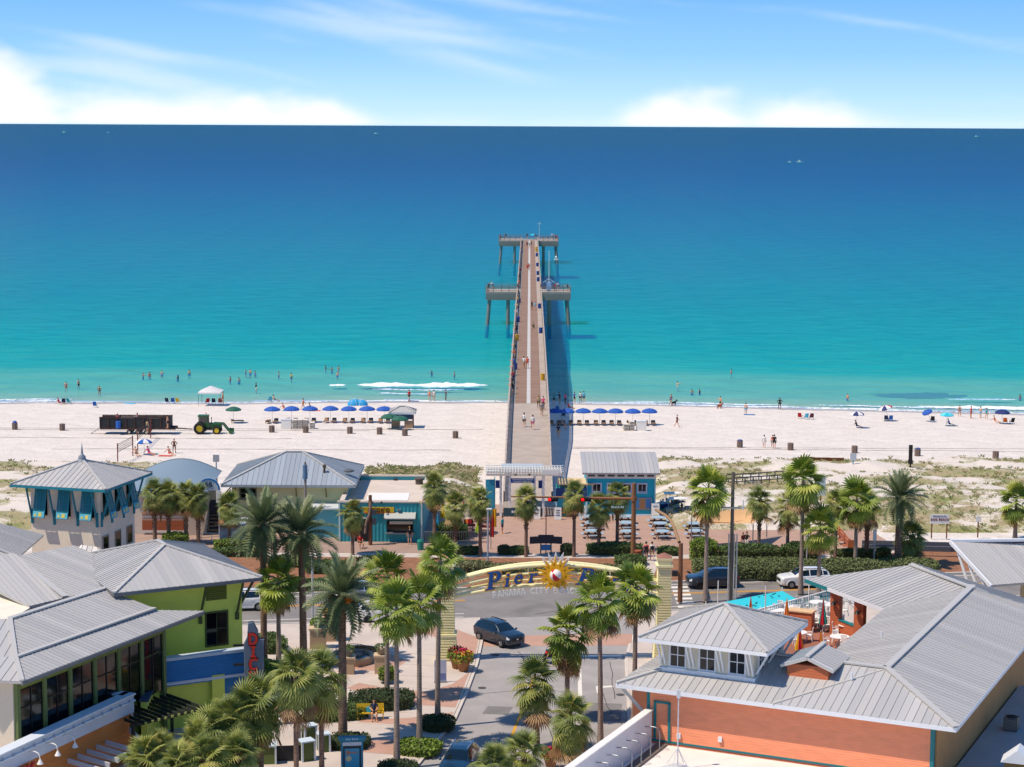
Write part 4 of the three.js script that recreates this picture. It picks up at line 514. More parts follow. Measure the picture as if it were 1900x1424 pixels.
{ // pier gate: white pergola, blue name board, fence
  const b = thing('pier_gate', 'white slatted pergola over the pier gate with a blue name board', 'gate', [1.32, 0, -207]); const w0 = -4.0, w1 = 4.1;
  for (const x of [-2.45, -1.5, 1.1, 2.05]) part(b, 'post', bx(0.26, 4.5, 0.26, x, 2.25, 0.2), white); for (const x of [-2.45, 2.05]) part(b, 'post', bx(0.26, 4.5, 0.26, x, 2.25, -3.2), white);
  part(b, 'beam', [bx(w1 - w0, 0.22, 0.14, 0.05, 4.5, 0.3)], white); part(b, 'beam', [bx(w1 - w0, 0.22, 0.14, 0.05, 4.5, -1.4)], white); part(b, 'beam', bx(w1 - w0, 0.22, 0.14, 0.05, 4.5, -3.1), white);
  for (let k = 0; k < 27; k++) part(b, 'rafter', bx(0.07, 0.26, 4.6, w0 + 0.1 + k * 0.3, 4.72, -1.4), white); for (let k = 0; k < 4; k++) part(b, 'cross_slat', bx(w1 - w0 + 0.2, 0.08, 0.08, 0.05, 4.9, 0.4 - k * 1.2), white); part(b, 'white_panel', bx(1.8, 0.5, 0.08, 2.8, 4.9, 0.95), white);
  const sg = part(b, 'name_board', bx(2.5, 0.5, 0.1, -0.15, 3.9, 0.42), mat(0x15509a, 0.5)); part(sg, 'lettering', [text('Panama City Beach', 0.17, 0.02).translate(-0.15, 4.01, 0.48), text('Russell-Fields Pier', 0.16, 0.02).translate(-0.15, 3.78, 0.48)], white); for (const x of [-0.9, 0.55]) part(b, 'sign_lamp', [beam([x, 4.6, 0.3], [x, 4.75, 0.9], 0.04, 0.04), cy(0.16, 0.05, 0.18, x, 4.55, 0.9, 8)], black);
  part(b, 'metal_canopy', [bx(4.5, 0.08, 2.6, -0.2, 4.35, -5.2, 0, 0.12)], mat(0xaab6c0, 0.5)); part(b, 'side_panel', bx(0.9, 3.7, 0.14, -3.6, 2.1, 0.1), mat(0x2a93ae, 0.7)); part(b, 'side_panel', bx(0.12, 3.7, 1.6, -3.1, 2.1, -0.8), mat(0x63b4c4, 0.7));
  const fence = []; for (let x = -2.2; x < 2.1; x += 0.12) fence.push(bx(0.03, 1.5, 0.03, x, 0.95, 0.2)); part(b, 'gate_bars', fence, mat(0x3b3430, 0.6)).userData.kind = 'stuff'; part(b, 'gate_panel', bx(1.3, 0.9, 0.05, -1.5, 0.5, 0.32), mat(0x2a4a56, 0.7)); part(b, 'gate_panel', bx(1.2, 0.9, 0.05, 1.35, 0.5, 0.32), mat(0x2e3436, 0.7)); for (let k = 0; k < 4; k++) part(b, 'notice', bx(0.2, 0.24, 0.02, -1.2 + (k % 2) * 0.28 + (k > 1 ? 2.3 : 0), 0.55, 0.36), white);
  for (const x of [-2.95, 1.62]) part(b, 'blue_banner', bx(0.55, 0.85, 0.06, x + 0.2, 3.0, -2.4), mat(0x123a86, 0.6));
}

// ---- palms and shrubs ---------------------------------------------------------------------------
const leafM = (r, g, b) => mat(new THREE.Color(r, g, b), 0.55, { transmission: 0.22, thickness: 0 });
const fanGreens = [leafM(0.131, 0.204, 0.017), leafM(0.221, 0.294, 0.024), leafM(0.310, 0.384, 0.032), leafM(0.425, 0.449, 0.065)], sabalGreens = [leafM(0.164, 0.216, 0.043), leafM(0.251, 0.294, 0.056), leafM(0.337, 0.362, 0.070), leafM(0.449, 0.415, 0.095)], dateGreens = [leafM(0.154, 0.204, 0.086), leafM(0.204, 0.260, 0.112), leafM(0.276, 0.317, 0.154)];
const deadM = [mat(0x84603f, 0.95), mat(0xa27d56, 0.95), mat(0xb8976e, 0.95)];
// fan leaf: stalk along +z, a pleated blade of separate tapering fingers, tips drooping
function fanLeaf(stalk, R, n, spread, droop, split, k = 1) {
  const pos = [], q = (...v) => pos.push(...v), a0 = -spread / 2, w = spread / n, rise = 0.12 * stalk;
  const T = (a, r, up) => { const x = Math.sin(a) * r, z = Math.cos(a) * r; return [x, rise + up - droop * R * (r / R) ** 2.2 * (0.75 + 0.25 * Math.cos(a)), stalk + z * 0.92]; };
  const C = [0, rise, stalk];
  for (let i = 0; i < n; i++) { const a = a0 + (i + 0.5) * w, len = R * (0.86 + 0.14 * Math.cos(a * 0.6)) * (0.92 + 0.16 * (((i * 7 + k * 3) % 5) / 5)), rs = len * split, m = T(a, rs, 0.05 * R), l = T(a - w / 2, rs, 0), r = T(a + w / 2, rs, 0), t = T(a + 0.02 * ((i % 3) - 1), len, -0.05 * R * (i % 2)), t2 = T(a, lerp(rs, len, 0.6), 0.02 * R), tl = T(a - w * 0.28, lerp(rs, len, 0.55), 0), tr = T(a + w * 0.28, lerp(rs, len, 0.55), 0);
    q(...C, ...l, ...m); q(...C, ...m, ...r); q(...l, ...tl, ...m); q(...m, ...tl, ...t2); q(...m, ...t2, ...tr); q(...m, ...tr, ...r); q(...tl, ...t, ...t2); q(...t2, ...t, ...tr); }
  const b = 0.028; q(-b, 0, 0, b, 0, 0, b * 0.6, rise, stalk); q(-b, 0, 0, b * 0.6, rise, stalk, -b * 0.6, rise, stalk); q(0, -b, 0, 0, b, 0, 0, rise + b * 0.6, stalk); q(0, -b, 0, 0, rise + b * 0.6, stalk, 0, rise - b * 0.6, stalk);
  return raw(pos);
}
function featherLeaf(L, n, sag, wide, k = 1) {   // pinnate frond along +z
  const pos = [], c = (t) => [0, L * (0.42 * t - sag * t * t), L * (t - 0.22 * sag * t * t)], up = 0.25;
  for (let s = 0; s < 8; s++) { const a = c(s / 8), b = c((s + 1) / 8), w = 0.035 * (1 - s / 9), v = 0.035 * (1 - (s + 1) / 9); pos.push(-w, a[1], a[2], w, a[1], a[2], v, b[1], b[2], -w, a[1], a[2], v, b[1], b[2], -v, b[1], b[2], 0, a[1] - w, a[2], 0, a[1] + w, a[2], 0, b[1] + v, b[2]); }
  for (let i = 0; i < n; i++) for (const s of [-1, 1]) { const t = 0.14 + 0.85 * (i + (s > 0 ? 0.5 : 0)) / n, p = c(t), l = wide * (0.45 + 0.75 * Math.sin(Math.PI * Math.min(1, t * 0.9 + 0.08))) * (0.88 + 0.24 * ((i * 13 + k * 5 + (s > 0 ? 3 : 0)) % 7) / 7), f = 0.45 + 0.5 * t, w = 0.032, h = up + 0.16 * (((i + k) % 3) - 1);
    const e = [s * l * Math.cos(f), p[1] + l * (h - 0.22), p[2] + l * Math.sin(f)], m = [s * l * 0.55 * Math.cos(f), p[1] + l * 0.55 * h, p[2] + l * 0.55 * Math.sin(f)];
    pos.push(p[0], p[1], p[2] - w, p[0], p[1], p[2] + w, m[0], m[1], m[2] + w * 1.3, p[0], p[1], p[2] - w, m[0], m[1], m[2] + w * 1.3, m[0], m[1], m[2] - w * 1.3, m[0], m[1], m[2] - w * 1.3, m[0], m[1], m[2] + w * 1.3, e[0], e[1], e[2]); }
  return raw(pos);
}
const fanG = [fanLeaf(0.85, 1.1, 16, 3.8, 0.08, 0.58, 1), fanLeaf(0.95, 1.15, 16, 4.0, 0.3, 0.54, 2), fanLeaf(0.95, 1.15, 15, 3.6, 0.6, 0.48, 3)], deadG = [fanLeaf(0.9, 1.05, 11, 2.0, 0.3, 0.4, 1), fanLeaf(0.8, 1.0, 9, 1.2, 0.15, 0.35, 2)];
const sabG = [fanLeaf(0.7, 0.85, 22, 4.4, 0.25, 0.34, 1), fanLeaf(0.75, 0.9, 22, 4.8, 0.6, 0.3, 2), fanLeaf(0.8, 0.9, 20, 4.6, 0.95, 0.3, 3)], datG = [featherLeaf(2.7, 40, 0.25, 0.5, 1), featherLeaf(2.9, 42, 0.5, 0.52, 2), featherLeaf(2.7, 40, 0.85, 0.5, 3)], datDead = featherLeaf(2.3, 26, 0.9, 0.35, 4);
const barkTex = (c, rings, amt, s) => tex(128, 256, (u, v) => { const r = (v * rings + 0.25 * wrapN(u, v, 6, s)) % 1; return grey(c, (r < 0.16 ? 0.62 : 1) * (1 + amt * wrapF(u, v, 10, s, 4) * 2)); }, true, [1, 1]);
const barkGrey = mat(0xffffff, 0.95, { map: barkTex([0.29, 0.225, 0.185], 24, 0.35, 2) }), barkBrown = mat(0xffffff, 0.95, { map: barkTex([0.22, 0.14, 0.1], 18, 0.45, 5) }), bootM = mat(0x6a4730, 0.95), bootM2 = mat(0x8f6b4c, 0.95);
function trunkGeo(h, r0, r1, lean, flare = 1.25, ringed = 0) {
  const seg = ringed ? Math.max(24, Math.round(h / 0.17) * 2) : 18, g = new THREE.CylinderGeometry(1, 1, 1, 10, seg), p = g.attributes.position, u = g.attributes.uv;
  for (let i = 0; i < p.count; i++) { const t = p.getY(i) + 0.5, k = Math.round(t * seg); let r = lerp(r0, r1, t) * (1 + (flare - 1) * Math.exp(-t * h * 1.6)); if (ringed) r *= k % 2 ? 1.1 : 0.94; r *= 1 + 0.04 * noise(t * h * 2, i % 11); p.setXYZ(i, p.getX(i) * r + lean[0] * t * t, t * h, p.getZ(i) * r + lean[1] * t * t); u.setY(i, t * h / 4.5); }
  g.computeVertexNormals(); return g;
}
function palm(kind, label, bx_, bz, h, o = {}) {
  const { s = 1, lean = [0, 0], group, dead = 12, boots = 0, fruit = 0, base = 0 } = o, names = { fan: 'fan_palm', sabal: 'sabal_palm', date: 'date_palm' };
  const t = thing(names[kind], label, 'palm tree', [bx_, base, bz], rr(0, 6.28), group); const top = [lean[0], h, lean[1]];
  const r = kind === 'fan' ? [0.2, 0.13] : kind === 'sabal' ? [0.17, 0.15] : [0.3, 0.24];
  part(t, 'trunk', trunkGeo(h + 0.15, r[0] * (o.fat || 1), r[1] * (o.fat || 1), lean, kind === 'fan' ? 1.5 : 1.2, kind === 'date' ? 1 : 0), kind === 'fan' ? barkGrey : barkBrown);
  if (boots) { const bt = []; for (let k = 0; k < 46; k++) { const f = k / 46, y = h - 0.1 - f * boots, a = k * 2.399, w = 0.16 + 0.12 * Math.sin(Math.PI * Math.min(1, f * 1.1 + 0.1)); bt.push(bx(0.11, 0.34, 0.05, 0, 0.12, 0, 0, 0.55 + 0.2 * rnd()).translate(0, 0, w).rotateY(a).translate(lean[0] * (y / h) ** 2, y, lean[1] * (y / h) ** 2)); } const b1 = part(t, 'leaf_boots', bt, kind === 'sabal' ? bootM : bootM2); b1.userData.kind = 'stuff'; }
  const put = (name, g, m, az, el, sc, roll = 0) => { const f = part(t, name, g, m); f.position.set(...top); f.rotation.set(-el, az, roll, 'YXZ'); f.scale.setScalar(sc * s); return f; };
  const N = o.n || (kind === 'date' ? 46 : kind === 'fan' ? 30 : 34);
  for (let i = 0; i < N; i++) {
    const f = (i + 0.5) / N, az = i * 2.399 + rr(-0.25, 0.25), low = kind === 'sabal' ? -0.95 : kind === 'date' ? -0.6 : -0.9, el = lerp(1.4, low, f ** (kind === 'date' ? 1.05 : 0.85)) + rr(-0.12, 0.12), v = f < 0.33 ? 0 : f < 0.7 ? 1 : 2;
    if (kind === 'date') put('frond', datG[v], dateGreens[(rnd() * 3) | 0], az, el - 0.35, rr(0.88, 1.1), rr(-0.3, 0.3));
    else { const G = kind === 'fan' ? fanG : sabG, C = kind === 'fan' ? fanGreens : sabalGreens; put('frond', G[v], C[Math.min(3, (rnd() * 3.25) | 0)], az, el, rr(0.78, 1.14), rr(-0.6, 0.6)).position.y += (0.35 - 0.95 * f) * s; }
  }
  for (let i = 0; i < dead; i++) { const az = i * 2.399 + 1, el = -rr(0.5, 1.35); if (kind === 'date') { if (i < 5) put('dead_frond', datDead, deadM[i % 3], az, -rr(0.5, 0.9), rr(0.7, 0.9)); } else { const f = put('dead_frond', deadG[i % 2], deadM[i % 3], az, el, rr(0.75, 1.05)); f.position.y -= rr(0.45, 0.9 + 0.16 * dead / 6) * s; } }
  for (let i = 0; i < fruit; i++) { const a = i * 2.2 + (o.fa || 0), fr = []; for (let k = 0; k < 60; k++) fr.push(ball(0.05, rr(-0.2, 0.2), rr(-0.35, 0.1), rr(-0.2, 0.2), 1, 1, 1, 5)); const c = part(t, 'fruit_cluster', fr, mat(0xd9761a, 0.6)); c.userData.kind = 'stuff'; c.position.set(top[0] + Math.cos(a) * 0.75, h + 0.05, top[2] + Math.sin(a) * 0.75); }
  return t;
}
// [kind, base pixel-free position, crown height, options, label]
const P1 = 'fan palms lining the street', P2 = 'sabal palms between plaza and road', P3 = 'sabal palms clustered by the bath house', P4 = 'sabal palms at the pergola';
palm('fan', 'tall fan palm with a brown skirt close to the green tower', -17.62, -147.4, 6.59, { dead: 16, lean: [-0.1, 0] });
palm('date', 'tall date palm with a slender rough trunk nearest the green tower', -18.8, -147.99, 10.82, { dead: 5, boots: 1.6, fat: 0.85, s: 1.12 });
palm('date', 'date palm with a deeply ringed trunk beside the stone planters', -15.87, -148.65, 9.99, { dead: 6, boots: 1.4, fat: 0.95, s: 1.15, lean: [0.2, 0] });
palm('date', 'date palm with orange fruit clusters among its fronds', -11.2, -129.11, 9.94, { dead: 3, boots: 2.2, fruit: 3, fat: 1.0, s: 1.1, fa: 0.8 });
palm('fan', 'fan palm rising behind the hedge with the yellow bench', -8.86, -138.97, 8.99, { dead: 10 });
palm('fan', 'fan palm with a pale bare trunk beside the kiosk sign', -7.29, -123.87, 10.37, { dead: 9 });
palm('fan', 'fan palm standing in the square bright green hedge', -6.03, -128.03, 9.93, { dead: 9 });
palm('fan', 'tallest kerbside fan palm standing in a ring of dark shrub', -5, -132.82, 11.5, { dead: 14, lean: [0.2, 0] });
palm('fan', 'fan palm with a heavy brown skirt in the street median', 3.93, -134.46, 6.23, { dead: 30, s: 1.08 });
palm('fan', 'tall leaning fan palm on the far kerb of the street', 5.98, -128.21, 9.98, { dead: 12, lean: [-0.2, 0] });
palm('fan', 'fan palm with ragged brown fronds beside the cupola roof', 8.57, -133.78, 9.44, { dead: 20 });
palm('sabal', 'full sabal palm with drooping leaves beside the median fan palm', 1.79, -127.91, 4.42, { s: 1.15, lean: [-0.2, 0] });
palm('sabal', 'sabal palm in the median with a straight stout trunk', 3.79, -121.38, 4.04, { s: 1.15, n: 38 });
palm('sabal', 'short sabal palm low in the median by the red flowers', 0.84, -117.31, 3.02, { s: 1.05 });
palm('sabal', 'low sabal palm beside the dark parked car', -1.01, -115.37, 2.9, { s: 0.95 });
palm('sabal', 'sabal palm with rough trunk behind the olive service boxes', -13.22, -119.09, 7.16, { s: 1.2, boots: 1.2 });
palm('sabal', 'sabal palm with smooth trunk behind the olive service boxes', -11.85, -121.15, 6.74, { s: 1.2 });
for (const [x, z, h, s] of [[-16.52, -120.5, 4.37, 1.3], [-18.32, -119, 3.65, 1.25], [-21.84, -115.5, 3, 1.15], [-18.31, -115.6, 3.02, 1.2], [-15.64, -121, 4.98, 1.3], [-17.42, -119.5, 4.12, 1.1], [-19.16, -118, 3.35, 1.05], [-21.05, -116.5, 3.14, 1.0], [-16.49, -116.5, 3.1, 1.05], [-19.79, -114.8, 2.97, 1.0]]) palm('sabal', 'bushy sabal palm with rusty dead leaves in front of the dark pergola', x, z, h, { s, group: P4, dead: 8, boots: 0.8 });
// across the road
palm('sabal', 'sabal palm with a bare thin trunk before the turquoise shack', -15.23, -187.65, 3.99, { boots: 1.6, s: 0.95 });
palm('sabal', 'sabal palm at the corner of the turquoise shack', -7.55, -192.27, 5.69, { boots: 2.6, s: 1.0, fat: 1.1 });
for (const [x, z, h, bo] of [[-5.33, -186.9, 4.92, 3.2], [-2.97, -187.19, 5.4, 2.6], [1.42, -187.05, 5.55, 3], [6.01, -187.15, 5.97, 2.4], [8.44, -188.41, 4.59, 3.2], [10.27, -189.67, 5.52, 2.6]]) { palm('sabal', 'sabal palm with a booted trunk in the row before the pier plaza', x, z, h, { boots: bo, s: 0.95, group: P2, dead: 5 }); }
for (const [x, z, h] of [[-34.97, -191.91, 4.99], [-33.65, -192.19, 4.84], [-31.96, -192.23, 4.84], [-30.71, -192, 4.62]]) { palm('sabal', 'sabal palm with a thick booted trunk before the banded bath house wall', x, z, h, { boots: 3.4, s: 1.0, group: P3, dead: 6, fat: 1.2 }); }
palm('sabal', 'sabal palm beside the white utility enclosure', -27.66, -191.82, 3.84, { boots: 1.5 });
palm('fan', 'fan palm with a thick brown skirt at the hedge corner by the golf carts', 16.91, -169.51, 9.88, { dead: 18, s: 1.15, lean: [-0.1, 0] });
palm('sabal', 'sabal palm with an egg shaped booted trunk beside the shade sail', 23.66, -186.81, 5.56, { boots: 3, dead: 6 });
palm('sabal', 'slim sabal palm with a booted head behind the tall hedge', 26.37, -186.63, 5.11, { boots: 2.4, n: 20 });
palm('fan', 'tallest fan palm beyond the road between two broad olive hedges', 25.63, -172.5, 10.12, { dead: 18, s: 1.15 });
palm('fan', 'short fan palm with blue painted trunk above the white car', 27.09, -171.71, 6.11, { dead: 12, s: 1.0 });
palm('fan', 'fan palm with a pale straight trunk beyond the long hedge', 32, -181.65, 6.65, { dead: 14, s: 1.1 });
palm('sabal', 'sabal palm at the timber ramp', 30.85, -186.02, 5.53, { dead: 8, s: 0.95 });
palm('sabal', 'thick booted sabal palm at the end of the brick plaza', 34, -187.04, 5.19, { boots: 4, fat: 1.3, dead: 10 });
palm('date', 'broad date palm with a dark shaggy trunk before the dune', 36.33, -183.57, 6.39, { boots: 2.5, fat: 1.1, s: 1.05, dead: 3 });
palm('sabal', 'short stout sabal palm next to the broad date palm', 37.84, -184.53, 2.64, { boots: 1.6, fat: 1.6, s: 1.15, n: 40 });
palm('fan', 'fan palm standing by itself at the dune edge', 50.51, -196.16, 3.9, { dead: 10 });

// clipped hedges and round shrubs: leaves all through the outer shell
const shrubM = [mat(new THREE.Color(0.09, 0.155, 0.035), 0.7), mat(new THREE.Color(0.15, 0.185, 0.065), 0.75), mat(new THREE.Color(0.17, 0.26, 0.025), 0.65), mat(new THREE.Color(0.035, 0.07, 0.02), 0.7), mat(new THREE.Color(0.19, 0.2, 0.085), 0.75)];
function leafShell(w, h, d, n, size, power = 4) {
  const pos = [], q = V(0, 0, 0), u = V(0, 0, 0), v = V(0, 0, 0);
  for (let i = 0; i < n; i++) { const a = rnd() * 6.2832, y = rnd() ** 0.75, c = Math.cos(a), s = Math.sin(a), R = 1 / (Math.abs(c) ** power + Math.abs(s) ** power) ** (1 / power), inset = 1 - rnd() ** 2 * 0.16, top = rnd() < 0.5, rad = top ? Math.sqrt(rnd()) : 1, hh = top ? (1 - rad ** power * 0.3) * (0.94 + 0.12 * noise(c * rad * w * 1.3, s * rad * d * 1.3)) : y * 0.8;
    const bump = 1 + 0.08 * noise(c * w * 1.1 + 3, s * d * 1.1, y * 2); q.set(c * R * rad * w / 2 * inset * bump, hh * h * inset, s * R * rad * d / 2 * inset * bump);
    u.set(rr(-1, 1), rr(-1, 1), rr(-1, 1)).normalize(); v.set(rr(-1, 1), rr(-1, 1), rr(-1, 1)).cross(u).normalize(); const k = size * rr(0.6, 1.3);
    pos.push(q.x - u.x * k, q.y - u.y * k, q.z - u.z * k, q.x + v.x * k * 0.55, q.y + v.y * k * 0.55, q.z + v.z * k * 0.55, q.x + u.x * k, q.y + u.y * k, q.z + u.z * k, q.x - u.x * k, q.y - u.y * k, q.z - u.z * k, q.x + u.x * k, q.y + u.y * k, q.z + u.z * k, q.x - v.x * k * 0.55, q.y - v.y * k * 0.55, q.z - v.z * k * 0.55); }
  return raw(pos);
}
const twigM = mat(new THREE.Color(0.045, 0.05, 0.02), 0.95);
function shrub(name, label, x, z, w, h, d, tone, o = {}) { const t = thing(name, label, name === 'hedge' ? 'hedge' : 'shrub', [x, o.y || 0, z], o.turn || 0, o.group); const f = part(t, 'foliage', leafShell(w, h, d, Math.round((w * d + (w + d) * h * 1.4) * (o.dense || 130)), o.leaf || 0.085, o.power || 4), shrubM[tone]); f.userData.kind = 'stuff';
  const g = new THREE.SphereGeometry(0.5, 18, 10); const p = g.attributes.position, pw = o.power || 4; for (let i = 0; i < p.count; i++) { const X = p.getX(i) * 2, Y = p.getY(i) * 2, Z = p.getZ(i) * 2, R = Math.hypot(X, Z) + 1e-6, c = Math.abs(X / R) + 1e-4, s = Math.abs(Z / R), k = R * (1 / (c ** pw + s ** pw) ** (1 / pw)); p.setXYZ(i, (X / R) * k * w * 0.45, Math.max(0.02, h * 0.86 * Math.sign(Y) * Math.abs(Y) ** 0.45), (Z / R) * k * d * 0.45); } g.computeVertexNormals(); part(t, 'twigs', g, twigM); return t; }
shrub('hedge', 'square bright green hedge around a fan palm trunk', -6.03, -127.22, 2.9, 0.75, 2.6, 2, { leaf: 0.1, dense: 150, turn: -0.3 });
shrub('shrub', 'dark rounded shrub ring round the tallest kerbside palm', -5.02, -132.33, 2.5, 0.95, 2.4, 3, { power: 2.2 });
shrub('shrub', 'dark shrub mound at the foot of the pale bare palm', -7.18, -123.12, 2.6, 0.7, 2.2, 3, { power: 2.2 });
shrub('hedge', 'dark hedge behind the yellow bench', -9.15, -137.36, 4.6, 1.25, 2.6, 3, { turn: 0.15 });
shrub('hedge', 'mid green hedge left of the yellow bench', -12.09, -134.72, 4.4, 1.0, 2.4, 0, { turn: 0.3 });
shrub('shrub', 'dark shrub under the date palm with fruit', -10.7, -128.3, 2.8, 0.85, 2.4, 3, { power: 2.5 });
shrub('shrub', 'bright round shrub in a brown pot by the planter wall', -9.14, -143.42, 1.3, 1.15, 1.2, 2, { power: 2, y: 0.25 });
shrub('hedge', 'long bright hedge along the foot of the green tower', -18.32, -144.13, 3.2, 1.3, 4.2, 2, { turn: 0.4 });
shrub('hedge', 'green hedge between the tower and the ringed date palm', -18.98, -152.87, 2.4, 1.2, 3.4, 0, { turn: 0.4 });
shrub('hedge', 'small clipped hedge by the street lamp across the walk', -15.37, -159.54, 2.2, 0.8, 1.2, 2);
for (const [x, z, w, h, d, tone, lb] of [[19.79, -178.51, 6.2, 1.7, 4.2, 1, 'broad olive hedge behind the dark blue car'], [24.63, -178.61, 7.2, 1.6, 4.4, 1, 'broad olive hedge between the two cars'], [31.2, -178.97, 8, 1.5, 4.2, 1, 'long olive hedge behind the white car'], [36.83, -179.97, 5.4, 1.4, 3.8, 1, 'olive hedge under the broad date palm']]) { shrub('hedge', lb, x, z - 1, w, h, d, tone, { leaf: 0.1, dense: 110, power: 3 }); }
for (const [x, z, w, h, d, tone, lb] of [[18.28, -185.98, 2.6, 2.3, 2.4, 2, 'tall rounded yellow green bush beside the plaza path'], [22.65, -186.08, 6.6, 1.7, 2.0, 0, 'tall dark hedge in front of the couple'], [27.54, -186.19, 3.6, 1.9, 2.2, 0, 'tall dark hedge under the tallest far palm'], [33.11, -187.26, 5, 1.0, 1.4, 0, 'low green hedge at the timber ramp'], [35.79, -187.8, 1.4, 1.0, 1.2, 0, 'small round bush at the ramp end'], [9.96, -188.68, 5.4, 1.2, 2.2, 0, 'green bed shrubs beside the signal pole'], [11.24, -183.96, 3.0, 1.0, 2.0, 0, 'spiky green shrub below the signal pole'], [15.13, -188.31, 2.2, 0.9, 1.6, 0, 'low shrub beside the walking pair'], [5.37, -188.1, 1.3, 1.2, 1.2, 3, 'round dark bush right of the map stand'], [-0.7, -188.21, 1.2, 1.0, 1.1, 3, 'round dark bush left of the map stand'], [0.7, -188.24, 2.0, 0.9, 1.1, 0, 'clipped bush at the foot of a plaza palm'], [-4.38, -188.13, 3.2, 0.9, 1.1, 0, 'clipped hedge behind the lamp post'], [-3.91, -180.89, 4.4, 1.0, 2.6, 4, 'low olive hedge by the road left of the arch'], [0.58, -180.09, 5.5, 0.9, 2.6, 4, 'low olive hedge by the road behind the arch'], [8.04, -180.25, 5.5, 0.8, 2.4, 4, 'low olive hedge by the road right of the sun sign'], [-27.19, -190.32, 3.6, 1.0, 1.4, 2, 'yellow green hedge by the utility enclosure'], [-26.2, -186.92, 5.2, 0.9, 1.4, 0, 'dark hedge along the left planting bed'], [-20.59, -182.81, 4, 1.1, 2.0, 0, 'hedge between the tall palms across the road'], [-17.32, -180.16, 3.5, 1.2, 2.0, 0, 'rough green hedge at the far kerb'], [-13.04, -182.97, 3, 1.0, 1.6, 3, 'dark hedge below the turquoise shack'], [-19.51, -173.02, 5, 1.1, 1.6, 0, 'kerbside hedge beyond the left palms'], [-15.75, -173.72, 4.5, 1.0, 1.5, 0, 'kerbside hedge behind the fruiting palm'], [-32.93, -191.7, 2.6, 1.4, 1.4, 2, 'leafy bush under the clustered palms'], [-5.95, -195.39, 3.2, 1.9, 2.0, 0, 'green foliage clump beside the shack patio']]) { shrub(w > 2.9 ? 'hedge' : 'shrub', lb, x, z, w, h, d, tone, { dense: 110, leaf: 0.095, power: 3 }); }

